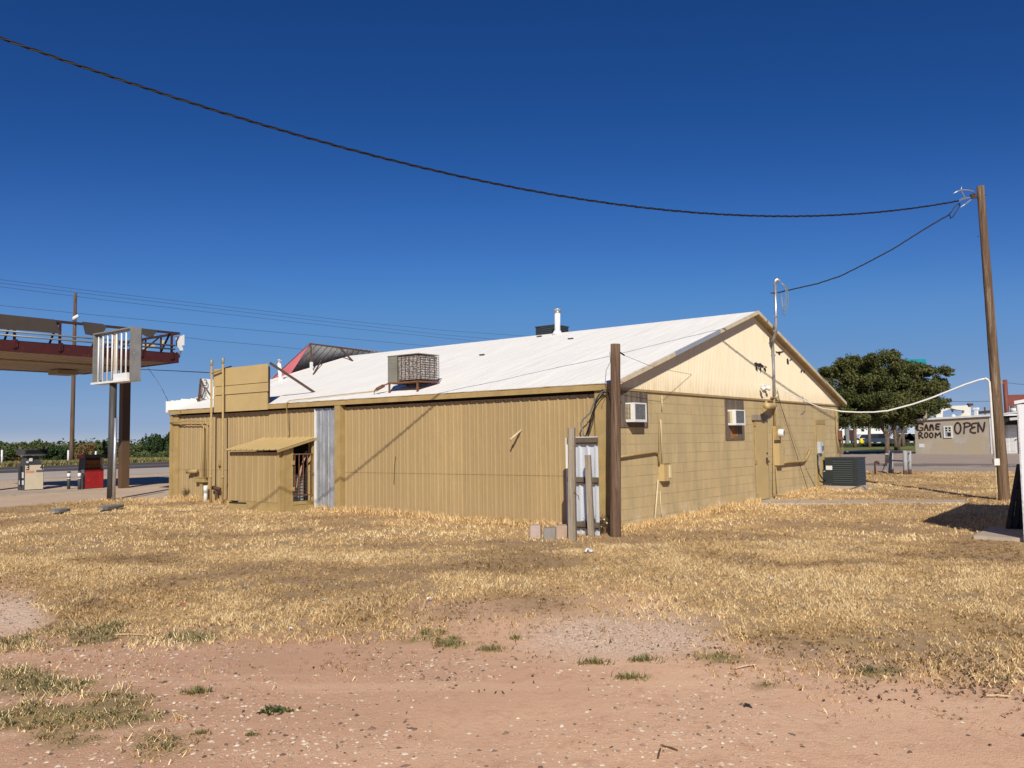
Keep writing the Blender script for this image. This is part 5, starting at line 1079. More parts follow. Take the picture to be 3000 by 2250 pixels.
for pts in ([(1590, 690), (1660, 685), (1640, 790), (1585, 780)], [(1210, 770), (1330, 765), (1300, 900), (1210, 890)], [(1340, 760), (1470, 770), (1450, 830), (1330, 830)]):
    q = [plane(*c6a(*p), A + U * (CD1 - .2), U) for p in pts]; mb = MB(); mb.prism(q, U * .02); mb.build("torn_panel", MT['cream'], CP)
mb = MB()
for a_, b_ in (((2040, 590), (1950, 780)), ((2010, 870), (1960, 1060)), ((1880, 960), (1990, 930))): mb.bar(plane(*c6a(*a_), A + W * (CE1 + .07), W), plane(*c6a(*b_), A + W * (CE1 + .07), W), .03)
mb.build("bent_bracket", MT['galvdull'], CP)

# square sign frame on a black pole
Sp = ground(325, 1464); CG = thing("roadside_sign", Sp, "empty square sign cabinet with white lamp tubes on a black pole", "sign")
SE = lambda a, bb, z: Sp * V(1, 1, 0) + U * a + W * bb + Z * z
aT = lambda x, y, d=-.15: plane(x, y, Sp + W * d, W)
pt_ = aT(332, 1119, 0)
mb = MB(); mb.tube([Sp - Z * .1, V(pt_[0], pt_[1], pt_[2] + .05)], [.115, .10], 14); mb.build("pole", MT['blackpole'], CG, smooth=True)
cb = ground(333, 1468); mb = MB(); mb.tube([cb - Z * .05, depth(339, 1225, cb[1])], .045, 10); mb.build("conduit", MT['galvpipe'], CG, smooth=True)
aL = (aT(273, 980) - Sp) @ U; aR = (aT(383, 957) - Sp) @ U; zb_ = aT(383, 1112)[2]; zt2 = aT(383, 957)[2]; d0, d1 = -.15, .15
mb = MB(); mb.boxf(SE, aR, aL, d0, d1, zt2 - .04, zt2); mb.boxf(SE, aL - .03, aL, d0, d1, zb_ + .03, zt2 - .041); mb.boxf(SE, aR - .012, aR + .012, d0 - .01, d1 + .01, zb_ - .01, zt2 + .005); mb.build("cabinet", MT['galvdull'], CG)
mb = MB(); mb.boxf(SE, aR + .013, aL + .04, d0 - .03, d1 + .03, zb_ - .03, zb_ + .028); mb.boxf(SE, aR + .2, aR + 1.0, d0 + .02, d1 - .02, zb_ + .03, zb_ + .22); mb.build("bottom_tray", MT['white'], CG)
for x in (275, 370, 465, 560, 650, 752, 850):
    a_ = (aT(250 + .1401 * x, 1050, -.05) - Sp) @ U; mb = MB(); mb.tube([SE(a_, -.05, zb_ + .05), SE(a_, -.05, zt2 - .07)], .024, 8); mb.build("lamp_tube", MT['white'], CG, smooth=True)
a_ = (aT(250 + .1401 * 600, 1050, -.05) - Sp) @ U; mb = MB(); mb.boxf(SE, a_ - .045, a_ + .045, -.04, .05, zb_ + .03, zt2 - .045); mb.build("centre_post", M('stained_cream_steel', (.58, .48, .36), (.48, .36, .24), sc=5, stretch=(2, 2, .6), spots=(.36, .2, .1)), CG)
mb = MB(); mb.boxf(SE, aL - .26, aL - .10, -.02, .02, zb_ + .1, zt2 - .05); mb.build("ballast_channel", MT['galv'], CG)

# pumps
def pump_frame(px, py): return ground(px, py)
c7 = crop(0, 1260, .2351)
B0 = ground(*c7(305, 755)); BR = ground(*c7(528, 748)); 
def pump_axes(b): return lambda a, c, z: V(b[0], b[1], b[2]) + W * a + U * c + Z * z     # a: along front to the right, c: depth back, z up
PA = pump_axes(B0); wA = .62; dA = .55; k_ = B0[1] / F
PM = thing("fuel_pump", B0, "cream fronted fuel pump numbered 3 and 4 on the island", "fuel pump", "abandoned fuel pumps")
zz = lambda y: (755 - y) * .2351 * k_ * 1.0
mb = MB(); mb.boxf(PA, 0, wA, 0.012, dA, -.02, zz(428)); mb.build("body", MT['pumpdark'], PM)
mb = MB(); mb.boxf(PA, .01, wA - .02, -.012, .011, .03, zz(442)); FP = mb.build("front_panel", MT['pumpcream'], PM)
mb = MB(); mb.hexa([PA(.03, .06, zz(427)), PA(wA - .06, .06, zz(427)), PA(wA - .06, dA - .06, zz(427)), PA(.03, dA - .06, zz(427)), PA(.09, .12, zz(330)), PA(wA - .14, .12, zz(330)), PA(wA - .14, dA - .12, zz(330)), PA(.09, dA - .12, zz(330))]); mb.build("neck", MT['pumpdark'], PM)
mb = MB(); mb.boxf(PA, -.06, wA + .10, -.06, dA + .05, zz(312), zz(245)); mb.build("display_head", MT['pumpdark'], PM)
mb = MB(); mb.boxf(PA, -.02, wA + .07, -.068, -.061, zz(300), zz(256)); mb.build("display_glass", MT['glass'], PM)
mb = MB(); mb.boxf(PA, .0, wA + .03, -.03, dA, zz(322), zz(313)); mb.build("light_strip", MT['white'], PM)
mb = MB(); mb.boxf(PA, .02, .30, -.016, -.0125, zz(538), zz(510)); mb.build("colour_strip", MT['orange'], FP)
mb = MB(); mb.boxf(PA, .36, .60, -.016, -.0125, zz(532), zz(505)); mb.build("colour_strip", MT['ink_blue'], FP)
mb = MB(); mb.boxf(PA, .16, .26, .052, .10, zz(395), zz(355)); mb.boxf(PA, .06, .13, .045, .055, zz(415), zz(392)); mb.boxf(lambda a, c, z: PA(c, a, z), .10, .42, -.004, -.0005, zz(600), zz(530)); mb.boxf(lambda a, c, z: PA(c, a, z), .08, .46, -.004, -.0005, zz(685), zz(630)); mb.build("sticker", MT['paper'], PM)
mb = MB(); mb.tube([PA(-.05, .2, zz(450)), PA(-.07, .2, zz(530)), PA(-.05, .2, zz(700))], .03, 8); mb.build("nozzle_holster", MT['ink'], PM)
def digits(strokes, c, mbx):
    for st in strokes: mbx.ribbon([PA(c[0] + x * .085, -.013, c[1] + y * .15) for x, y in st], .036, -U, .003)
mb = MB()
digits([[(0, 1), (.5, 1.05), (.9, .85), (.75, .6), (.4, .52)], [(.4, .5), (.85, .42), (.95, .15), (.5, -.03), (0, .05)]], (.045, zz(498)), mb)
digits([[(.7, 0), (.7, 1)], [(.62, .98), (0, .33), (1, .33)]], (.50, zz(496)), mb)
mb.build("numbers", MT['ink'], FP)
B2 = ground(*c7(1055, 735)); PA2 = pump_axes(B2); k2_ = B2[1] / F; w2 = .66; z2 = lambda y: (735 - y) * .2351 * k2_
PM2 = thing("fuel_pump", B2, "red fronted fuel pump with an open recess on the island", "fuel pump", "abandoned fuel pumps")
mb = MB(); mb.boxf(PA2, 0, w2, .012, .50, -.02, z2(492)); mb.hexa([PA2(0, .20, z2(492)), PA2(w2, .20, z2(492)), PA2(w2, .5, z2(492)), PA2(0, .5, z2(492)), PA2(0.03, .26, z2(352)), PA2(w2 - .02, .26, z2(352)), PA2(w2 - .02, .5, z2(352)), PA2(0.03, .5, z2(352))]); mb.boxf(PA2, 0, .035, .02, .199, z2(492), z2(352)); mb.build("body", MT['pumpdark'], PM2)
mb = MB(); mb.boxf(PA2, .01, w2 - .02, -.012, .011, .02, z2(494)); mb.build("front_panel", MT['pumpred'], PM2)
mb = MB(); mb.boxf(PA2, w2 - .04, w2 - .001, .02, .199, z2(492), z2(352)); mb.build("recess_side", MT['cream'], PM2)
mb = MB(); mb.boxf(PA2, .06, w2 - .06, .16, .199, z2(488), z2(440)); mb.boxf(PA2, .06, w2 - .06, .19, .21, z2(438), z2(380)); mb.build("recess_back", MT['amber'], PM2)
mb = MB(); mb.boxf(PA2, -.04, w2 + .04, -.04, .55, z2(350), z2(312)); CPm = mb.build("cap", MT['pumpdark'], PM2)
mb = MB(); mb.boxf(lambda a, c, z: PA2(c, a, z), -.03, .54, -.046, -.041, z2(349), z2(313)); mb.build("cap_side", MT['red_trim'], CPm)
mb = MB(); mb.boxf(lambda a, c, z: PA2(c, a, z), .05, .30, -.004, -.0005, z2(540), z2(498)); mb.build("sticker", MT['paper'], PM2)
def bollard(x, yb, yt, lab):
    b_ = ground(*c7(x, yb)); k = b_[1] / F * .2351; h = (yb - yt) * k; o = thing("bollard", b_, lab, "bollard", "bollards on the pump island")
    mb = MB(); mb.tube([b_ - Z * .1, b_ + Z * h], .055, 12); mb.build("post", MT['pumpdark'], o, smooth=True)
    mb = MB(); mb.tube([b_ + Z * (h - .2), b_ + Z * (h - .07)], .0575, 12); mb.build("white_band", MT['white'], o, smooth=True)
    mb = MB(); mb.tube([b_ + Z * (h - .265), b_ + Z * (h - .24)], .0575, 12); mb.build("thin_band", MT['white'], o, smooth=True)
bollard(855, 735, 515, "black bollard with white bands standing clear between the two pumps")
bollard(988, 742, 512, "black bollard with white bands close in front of the red pump")
mb = MB(); mb.boxf(DE, 20.6, 23.6, -4.8, 2.15, gzp - .2, gzp - .005); struct('pump_island', mb, MT['concrete'])
# far power pole with wires
fp = plane(210, 1330, A + U * 66, U); fb = V(fp[0], fp[1], .24); ft_ = plane(221, 852, A + U * 66, U)
FPO = thing("power_pole", fb, "brown wooden power pole rising behind the canopy beyond the highway", "power pole")
mb = MB(); mb.tube([fb - Z * .2 + (ft_ - fb) * (i / 10) for i in range(11)], [.19 - .006 * i for i in range(11)], 12, wob=.04); mb.build("shaft", MT['wood_dark'], FPO, smooth=True)
c1l = crop(0, 800, .4219); mb = MB(); mb.tube([plane(*c1l(513, 330), A + U * 65.6, U), plane(*c1l(516, 312), A + U * 65.4, U), plane(*c1l(546, 296), A + U * 65.2, U)], .16, 8); mb.build("lamp", MT['white'], FPO, smooth=True)
cc = crop(1040, 880, .3164)
def farwire(pts, r, lab, d=66):
    q = [plane(x, y, A + U * d, U) for x, y in pts]; mb = MB(); mb.tube(q, r, 5); return tag(mb.build("power_line", MT['linewire'], smooth=True), lab, "wire", "wires along the highway")
MT['linewire'] = M('dull_blue_grey_wire', (.06, .085, .13), (.06, .085, .13), rough=.7, grain=0)
ext = lambda a, b, t: (b[0] + (b[0] - a[0]) * t, b[1] + (b[1] - a[1]) * t)
def fw(p, r, lab):
    p = list(p); p.insert(0, ext(p[1], p[0], .5)); p.append(ext(p[-2], p[-1], .35)); farwire(p, r, lab)
fw([(0, 819), (300, 856), (600, 891), (1040, 942), (1300, 968), (1533, 984)], .017, "highest thin wire of the set crossing the sky over the canopy")
fw([(0, 829), (300, 866), (600, 901), (1040, 952), (1300, 981), (1500, 998)], .017, "second highest thin wire of the set crossing the sky over the canopy")
fw([(0, 840), (300, 878), (600, 913), (1040, 963), (1300, 990), (1430, 1003)], .017, "third thin wire down of the set crossing the sky over the canopy")
fw([(0, 895), (300, 925), (600, 954), (1040, 994), (1280, 1016)], .017, "lower lone thin wire crossing the sky behind the red false gable")
fw([(480, 981), (620, 998), (780, 1040 - 28), (1100, 1046)], .018, "faint thin wire passing just above the two vent pipes")
pipe("service_wire", [plane(*c6a(1070, 1297), DE(CD1, CE1, 0), V(.3, 1, 0)), depth(500, 1086, 28), plane(600, 1091, LW(13, .3, 0), W), lpx(*c4b(1600, 705), -2.6), ], .012, MT['black'], "black wire from the canopy to the bracket behind the blank sign", "wire")
pipe("thin_drop_wire", [plane(*c6a(1310, 1265), DE(21, 1.5, 0), U), depth(470, 1130, 27), depth(490, 1170, 26), LW(LL + .02, .1, 2.5)], .007, MT['greycond'], "faint thin wire dropping from the canopy to the left corner of the building", "wire")
# lids on the grass
def lid(x0, x1, y0, y1, lab):
    a_ = ground(x0, y1); b_ = ground(x1, y0); c_ = (a_ + b_) / 2; n = 14; dx = (b_[0] - a_[0]) / 2; dy = abs(b_[1] - a_[1]) / 2 + .18
    mb = MB(); mb.prism([V(c_[0] + dx * math.cos(t) * (1 + .12 * math.sin(3 * t)), c_[1] + dy * math.sin(t), gz(c_[1]) + .05) for t in np.linspace(0, 2 * math.pi, n, endpoint=False)], Z * .06)
    tag(mb.build("utility_cover", MT['plate']), lab, "metal cover")
lid(283, 367, 1490, 1499, "grey metal cover lying in the dry grass below the sign pole")
lid(146, 205, 1503, 1507, "smaller grey metal cover in the dry grass at far left")
# highway marker posts
for (x, yb, yt, lab) in ((6, 1354, 1318, "white roadside marker post at the far left edge"), (200, 1340, 1319, "small white roadside marker post left of the power pole base"), (279, 1342, 1322, "slanted white roadside marker post behind the red pump")):
    b_ = ground(x, 1366); b_ = plane(x, yb, A + U * 64.0, U); t_ = plane(x + (2 if 'slanted' in lab else 0), yt, A + U * 64.0, U); mb = MB(); mb.tube([V(b_[0], b_[1], .2), t_], .075, 8); tag(mb.build("marker_post", MT['white'], smooth=True), lab, "marker post", "roadside marker posts")
# ---------------------------------------------------------------- game room across the street
gL = ground(2683, 1329); gR = ground(2903, 1330); gd = gR - gL; gd[2] = 0; glen = np.linalg.norm(gd); gd /= glen; gn = V(gd[1], -gd[0], 0)   # outward normal
GG = lambda a, o, z: V(gL[0], gL[1], .24) + gd * a + gn * o + Z * z
cw_ = crop(2600, 1060, .1808)
def gg(x, y, o=0):
    P = plane(*cw_(x, y), V(gL[0], gL[1], 0) + gn * o, gn); q = P - V(gL[0], gL[1], .24); return q @ gd, q[2]
_, hL = gg(462, 955); _, hR = gg(1668, 880)
GR_ = thing("game_room", GG(glen / 2, -2, 0), "grey brown stucco building with hand painted lettering across the street", "building")
mst = M('stained_grey_stucco', (.45, .37, .26), (.40, .365, .31), sc=.55, rough=.95, spots=(.50, .46, .40), spot_sc=.7, spot_lo=.5, spot_hi=.7, bmp=.3, bsc=12, lo=.4, hi=.6, gsc=18)
mb = MB(); mb.hexa([GG(0, -7, -.1), GG(glen + .02, -7, -.1), GG(glen + .02, 0, -.1), GG(0, 0, -.1), GG(0, -7, hL), GG(glen + .02, -7, hR), GG(glen + .02, 0, hR), GG(0, 0, hL)]); mb.build("wall", mst, GR_)
mb = MB(); mb.hexa([GG(-.15, -7.2, hL), GG(glen + .6, -7.2, hR), GG(glen + .6, .15, hR), GG(-.15, .15, hL), GG(-.15, -7.2, hL + .14), GG(glen + .6, -7.2, hR + .14), GG(glen + .6, .15, hR + .14), GG(-.15, .15, hL + .14)]); mb.build("roof_edge", MT['white'], GR_)
mb = MB(); mb.boxf(GG, glen + .03, glen + .35, -.6, .04, -.1, hR - .002); mb.boxf(GG, glen + .42, glen + .58, -.6, .02, -.1, hR - .002); mb.boxf(GG, glen + .35, glen + .42, -.6, -.04, -.1, hR - .002); mb.build("corner_trim", MT['white'], GR_)
# recessed part with door and awning
_c = ground(2960, 1328)
def g2(x, y, o): return gg(x, y, o)
dxa, dz0 = g2(1872, 1480, -.9); dxb, dz1 = g2(2090, 1025, -.9)
mb = MB(); mb.boxf(GG, glen + .585, glen + 5, -7, -1.0, -.1, hR - .1); mb.build("wall", MT['white'], GR_)
mb = MB(); mb.boxf(GG, dxa - .3, dxb, -.998, -.95, .02, dz1); DRg = mb.build("door", MT['white'], GR_)
mb = MB()
pw = (dxb - dxa)
for i in range(2):
    for (za, zb2) in ((.08, .36), (.42, .70), (.76, .93)): mb.boxf(GG, dxa + pw * (.12 + .42 * i), dxa + pw * (.42 + .42 * i), -.949, -.935, dz1 * za, dz1 * zb2)
mb.build("raised_panel", M('white_door_panel', (.68, .68, .68), (.64, .64, .64), rough=.5), DRg)
mb = MB(); mb.boxf(GG, dxb + .02, dxb + .10, -.998, -.9, 0, dz1 + .08); mb.build("door_frame", MT['rustdark'], DRg)
mb = MB(); mb.tube([GG(dxb - .1, -.95, 1.0), GG(dxb - .1, -.87, 1.0)], .04, 8); mb.build("handle", MT['stub'], DRg)
ax0, az0 = g2(1860, 1020, -.2); ax1, az1 = g2(2125, 868, -.2)
mb = MB(); mb.boxf(GG, ax0 - .3, ax1 + 1.5, -.95, -.2, az0, az1); mb.build("awning", MT['dark'], GR_)
rx0, rz0_ = g2(1860, 842, .1); rx1, rz1_ = g2(2115, 808, .1)
mb = MB(); mb.bar(GG(rx0 - .3, -.1, rz0_ - .05), GG(rx1 + 1, -.1, rz1_ + .1), .3, .12, up=Z); mb.bar(GG(rx1 - .55, .0, rz1_ - .5), GG(rx1 + .8, .0, rz1_ - .42), .3, .18, up=Z); mb.build("roof_edge", MT['white'], GR_)
# window
wa, wz1 = gg(912, 1042); wb_, wz0 = gg(1058, 1230)
mb = MB(); f = .09
mb.boxf(GG, wa, wb_, .002, .06, wz1 - f, wz1); mb.boxf(GG, wa, wb_, .002, .07, wz0, wz0 + f); mb.boxf(GG, wa, wa + f, .002, .06, wz0 + f, wz1 - f); mb.boxf(GG, wb_ - f, wb_, .002, .06, wz0 + f, wz1 - f)
zm = (wz0 + wz1) / 2 ; mb.boxf(GG, wa + f, wb_ - f, .002, .055, zm - .03, zm + .03); mb.boxf(GG, (wa + wb_) / 2 - .025, (wa + wb_) / 2 + .025, .002, .05, zm + .03, wz1 - f); zq = (zm + wz1 - f) / 2; mb.boxf(GG, wa + f, (wa + wb_) / 2 - .025, .002, .048, zq - .02, zq + .02); mb.boxf(GG, (wa + wb_) / 2 + .025, wb_ - f, .002, .048, zq - .02, zq + .02)
WNg = mb.build("window", MT['white'], GR_)
mb = MB(); mb.boxf(GG, wa + f * .5, wb_ - f * .5, .0015, .012, wz0 + f * .5, wz1 - f * .5); mb.build("pane", MT['glass'], WNg)
mb = MB(); mb.boxf(GG, wa + f + .02, wa + f + .16, .013, .018, wz0 + f, zm - .04); mb.build("curtain", M('grey_curtain', (.35, .36, .40), (.25, .26, .3), rough=.9), WNg)
# sprayed lettering
mb = MB(); kk_ = [0]
def stroke(pts, w=.115):
    q = [GG(*(lambda t: (t[0], 0, t[1]))(gg(x, y))) for x, y in pts]
    # densify a little for a hand drawn line
    r = []
    for i in range(len(q) - 1):
        for k in range(3): r.append(q[i] + (q[i + 1] - q[i]) * k / 3)
    r.append(q[-1]); kk_[0] += 1
    mb.ribbon(r, w, gn, .003 + .0015 * kk_[0])
def arc(cx, cy, rx, ry, t0, t1, n=14): return [(cx + rx * math.cos(t), cy + ry * math.sin(t)) for t in np.linspace(t0, t1, n)]
stroke([(580, 1022), (560, 1002), (520, 1000), (490, 1020), (480, 1060), (490, 1100), (525, 1120), (572, 1106), (576, 1070), (535, 1070)], .12)
stroke([(488, 1005), (474, 1060), (482, 1112)], .12)
stroke([(603, 1110), (612, 1060), (630, 1015), (645, 1060), (660, 1110)], .13); stroke([(608, 1072), (655, 1070)], .11)
stroke([(690, 1110), (692, 1060), (698, 1015), (712, 1060), (725, 1015), (738, 1060), (744, 1106)], .13)
stroke([(850, 1008), (800, 1010), (785, 1030), (800, 1048), (835, 1050)], .13); stroke([(835, 1052), (795, 1056), (780, 1078), (800, 1094), (838, 1095)], .13)
stroke([(517, 1245), (508, 1150), (540, 1145), (562, 1160), (550, 1185), (515, 1192)], .11); stroke([(520, 1190), (545, 1210), (580, 1235)], .11)
stroke(arc(630, 1188, 26, 40, -1.8, 4.6), .105); stroke(arc(712, 1190, 28, 38, -1.8, 4.6), .105)
stroke([(780, 1225), (782, 1150), (815, 1195), (855, 1140), (868, 1222)], .12)
stroke(arc(1142, 1075, 50, 88, -1.9, 4.5, 20), .12)
stroke([(1243, 1160), (1248, 1080), (1255, 990)], .105); stroke([(1235, 1000), (1290, 985), (1345, 1000), (1335, 1040), (1250, 1062)], .105)
stroke([(1445, 992), (1385, 1000), (1360, 1030), (1385, 1062), (1420, 1058)], .11); stroke([(1400, 1062), (1350, 1090), (1345, 1130), (1390, 1150), (1430, 1150)], .115)
stroke([(1475, 1135), (1472, 1060), (1475, 988)], .11); stroke([(1475, 985), (1510, 1050), (1555, 1135), (1570, 1060), (1580, 982)], .11)
mb.build("lettering", MT['spray'], GR_)
pa_, pz_ = gg(555, 1358); mb = MB(); mb.boxf(GG, pa_ - .2, pa_ + .2, .002, .02, pz_ - .14, pz_ + .14); mb.build("white_patch", MT['white'], GR_)
mb = MB()
for x in (1440,): 
    a_, z_ = gg(x, 850, -2); mb.box(GG(a_, -2, z_ + .05), .2, .2, .5, (gd, gn, Z)); mb.box(GG(a_, -2, z_ + .42), .32, .3, .16, (gd, gn, Z))
mb.build("roof_vent", MT['white'], GR_)
mb = MB(); mb.bar(GG(gg(1470, 850, -3)[0], -3, hR + .35), GG(gg(1680, 840, -3)[0], -3, hR + .40), .08, .2, up=Z); mb.bar(GG(gg(1580, 815, -3)[0], -3, hR + .2), GG(gg(1580, 815, -3)[0], -3, hR + .75), .1); mb.build("roof_pipe", MT['stub'], GR_)
# white ruined wall with an opening behind
Yr = 92.0; rp = lambda x, y, d=0: depth(*cw_(x, y), Yr + d)
RUI = thing("ruined_wall", V(rp(1200, 900)[0], Yr, .24), "white ruined wall with a ragged opening behind the stucco building", "ruin")
mb = MB(); mb.prism([rp(*p) for p in ((1150, 905), (1200, 860), (1240, 830), (1250, 790), (1352, 705), (1352, 1300), (1150, 1300))], V(0, .5, 0)); mb.prism([rp(*p) for p in ((1000, 760), (1060, 712), (1352, 704), (1249, 789), (1130, 775), (1030, 752))], V(0, .5, 0)); mb.prism([rp(*p) for p in ((790, 870), (850, 800), (900, 760), (1000, 740), (1010, 770), (900, 800), (885, 1300), (790, 1300))], V(0, .5, 0)); mb.build("masonry", M('white_plaster', (.75, .72, .66), (.62, .57, .48), sc=.5, rough=.9), RUI)
mb = MB(); mb.box(rp(1338, 693), .5, .4, .25); mb.tube([rp(1050, 760), rp(1055, 815)], .12, 6); mb.build("light_fitting", MT['stub'], RUI)
mb = MB(); mb.tube([depth(*cw_(1066, 905), 100), depth(*cw_(1066, 868), 100)], .3, 8); mb.tube([depth(*cw_(1064, 868), 100), depth(*cw_(1064, 850), 100)], .14, 8); tag(mb.build("roof_flue", MT['white'], smooth=True), "white flue seen through the opening of the ruined wall", "flue")
# red brown steel frame and lamp post
Yl = 75.0
RB = thing("steel_frame", depth(2955, 1240, Yl), "red brown steel frame with a yard lamp behind the stucco building", "steel frame")
mb = MB(); a_ = depth(*cw_(1900, 290), Yl); b_ = depth(*cw_(1935, 830), Yl); mb.tube([V(b_[0] + .3, Yl, .2), b_, a_], .20, 8); mb.build("post", MT['redbrown'], RB, smooth=True)
mb = MB(); p = depth(*cw_(1928, 628), Yl); q = depth(*cw_(2500, 610), Yl); mb.bar(p, q, .4, 2.9 * .97 * (105 * .1808 / F * Yl) / 1.65, up=Z); p = depth(*cw_(2115, 690), Yl); mb.bar(V(p[0], Yl, .2), p, .3); mb.build("beam", MT['redbrown'], RB)
mb = MB(); p = depth(*cw_(1900, 315), Yl); q = depth(*cw_(1825, 310), Yl); mb.tube([p, (p + q) / 2 + Z * .08, q], .07, 6); mb.tube([q + Z * .1, q - Z * .05, q - Z * .25], [.12, .22, .26], 8); mb.build("lamp", MT['galvdull'], RB)
mb = MB(); mb.tube([depth(*cw_(2022, 810), 110), depth(*cw_(2022, 690), 110)], .25, 8); tag(mb.build("distant_pole", MT['wood_dark'], smooth=True), "short far off wooden pole under the red brown beam", "power pole")
mb = MB(); mb.tube([depth(*cw_(2050, 815), 108), depth(*cw_(2052, 755), 108)], .45, 8); tag(mb.build("white_tank", MT['white'], smooth=True), "small far off white tank beside the short wooden pole", "tank")
for (a, b_, c_, d_, lab) in ((900, 640, 1660, 638, "faint wire above the ruined white wall"), (900, 770, 2105, 830, "faint lower wire passing through the opening of the ruined wall"), (1950, 340, 2300, 370, "faint wire running right from the lamp post")):
    mb = MB(); mb.tube([depth(*cw_(a, b_), 105), depth(*cw_((a + c_) / 2, (b_ + d_) / 2 + 6), 105), depth(*cw_(c_, d_), 105)], .03, 5); tag(mb.build("distant_wire", MT['linewire']), lab, "wire")
# teal sign behind the tree
Yt = 130.0; tq = lambda x, y: depth(*crop(2380, 500, .47005)(x, y), Yt)
TS = thing("tall_sign", V(tq(650, 1500)[0], Yt, .24), "teal rectangular sign panel rising behind the big tree crown", "sign")
a_ = tq(500, 1190); b_ = tq(712, 1240); mb = MB(); mb.boxf(lambda x, y, z: V(x, y, z), a_[0], b_[0], Yt, Yt + .6, b_[2], a_[2] + .35); mb.build("panel", MT['teal'], TS)
mb = MB(); mb.boxf(lambda x, y, z: V(x, y, z), a_[0] + 4, a_[0] + 4.8, Yt + .61, Yt + 1.2, .2, b_[2] + .5); mb.build("pole", MT['greycond'], TS)
a_ = tq(145, 1370); b_ = tq(215, 1430); TS2 = thing("small_sign", V(a_[0], Yt, .24), "small teal and yellow sign glimpsed through the left side of the tree crown", "sign")
mb = MB(); mb.boxf(lambda x, y, z: V(x, y, z), a_[0], b_[0], Yt, Yt + .4, b_[2], a_[2]); mb.build("panel", MT['teal'], TS2); mb = MB(); mb.boxf(lambda x, y, z: V(x, y, z), a_[0] + .5, a_[0] + 1.5, Yt - .05, Yt - .01, b_[2] + .2, b_[2] + 1.2); mb.build("emblem", MT['yellow'], TS2)
mb = MB(); mb.boxf(lambda x, y, z: V(x, y, z), a_[0] + 1.5, a_[0] + 2, Yt + .41, Yt + .8, .2, b_[2] + .5); mb.build("pole", MT['greycond'], TS2)
# far street: lorry trailer, tractor unit, cars, warehouse
ct = crop(2360, 1180, .1808); Yf = 131.0
fq = lambda x, y, Y=Yf: depth(*ct(x, y), Y)
TR = thing("lorry_trailer", V(fq(640, 600)[0], Yf, .24), "white box trailer with dark tractor parked beyond the lawn", "lorry")
a_ = fq(380, 400); b_ = fq(705, 528); XB = lambda x, y, z: V(x, y, z)
mb = MB(); mb.boxf(XB, a_[0], b_[0], Yf, Yf + 2.6, b_[2], a_[2]); mb.build("box_body", MT['white_metal'], TR)
c_ = fq(712, 440); d_ = fq(778, 600); mb = MB(); mb.boxf(XB, c_[0], d_[0], Yf, Yf + 2.5, .9, c_[2]); mb.boxf(XB, a_[0], d_[0] + 1, Yf + .2, Yf + 2.3, .9, 1.3); mb.build("cab", M('dark_maroon_cab', (.07, .02, .025), (.05, .015, .02), rough=.4), TR)
for x in (600, 650, 700, 790, 840):
    p = fq(x, 600); mb = MB(); mb.tube([V(p[0], Yf - .02, .74), V(p[0], Yf + .3, .74)], .5, 12); wh = mb.build("wheel", MT['tyre'], TR); mb = MB(); mb.tube([V(p[0], Yf - .06, .74), V(p[0], Yf - .021, .74)], .27, 10); mb.build("rim", MT['white'], wh)
def car(xc, yb, Y, ln, mat, lab, h=1.45):
    p = fq(xc, yb, Y); o = thing("parked_car", V(p[0], Y, .24), lab, "car"); B = lambda a, c, z: V(p[0] + a, Y + c, .25 + z)
    L2 = ln / 2; sec = [(-L2, .55), (-L2 + .1, .85), (-L2 * .62, .95), (-L2 * .38, h), (L2 * .30, h), (L2 * .62, .95), (L2 - .1, .82), (L2, .5), (L2, .32), (-L2, .32)]
    mb = MB(); mb.prism([B(a, 0, z) for a, z in sec], V(0, 1.7, 0)); mb.build("body", mat, o)
    mb = MB(); mb.prism([B(a, -.012, z) for a, z in ((-L2 * .56, .97), (-L2 * .36, h - .08), (L2 * .27, h - .08), (L2 * .54, .97))], V(0, .01, 0)); mb.build("side_window", MT['glass'], o)
    for a in (-L2 * .62, L2 * .62):
        mb = MB(); mb.tube([B(a, -.03, .32), B(a, .2, .32)], .33, 12); mb.build("wheel", MT['tyre'], o)
car(1200, 545, 138, 5.5, MT['carblue'], "dark blue car parked beyond the lawn behind the forked trunk", 1.7)
for i, (x, lab) in enumerate(((985, "white car roof between the brown trunks"), (1110, "white car just left of the forked trunk"), (1520, "white car to the right of the dark trunk"), (1640, "white car second from the stucco building"), (1750, "white car next to the stucco building edge"))):
    car(x, 500, 150, 4.8, MT['carwhite'], lab, 1.7)
WHs = thing("white_warehouse", V(fq(1300, 470, 170)[0], 170, .24), "long low white warehouse with small dark windows far beyond the lawn", "warehouse")
a_ = fq(560, 385, 170); b_ = fq(1800, 520, 170)
mb = MB(); mb.boxf(XB, a_[0] - 20, b_[0] + 14, 170, 185, .1, fq(900, 400, 170)[2]); mb.build("wall", MT['white'], WHs)
mb = MB(); mb.boxf(XB, a_[0] - 20.3, b_[0] + 14.3, 169.7, 185.3, fq(900, 400, 170)[2] + .001, fq(900, 388, 170)[2]); mb.build("roof", M('pale_blue_grey_roof', (.45, .50, .56), (.4, .45, .5), sc=.5), WHs)
for (x0, x1, y0, y1) in ((905, 950, 432, 462), (1140, 1160, 425, 450), (1180, 1200, 425, 450), (1480, 1560, 415, 445), (1310, 1400, 410, 470)):
    p = fq(x0, y1, 169.95); q = fq(x1, y0, 169.95); mb = MB(); mb.boxf(XB, p[0], q[0], 169.9, 169.95, p[2], q[2]); mb.build("window", MT['glass'], WHs)
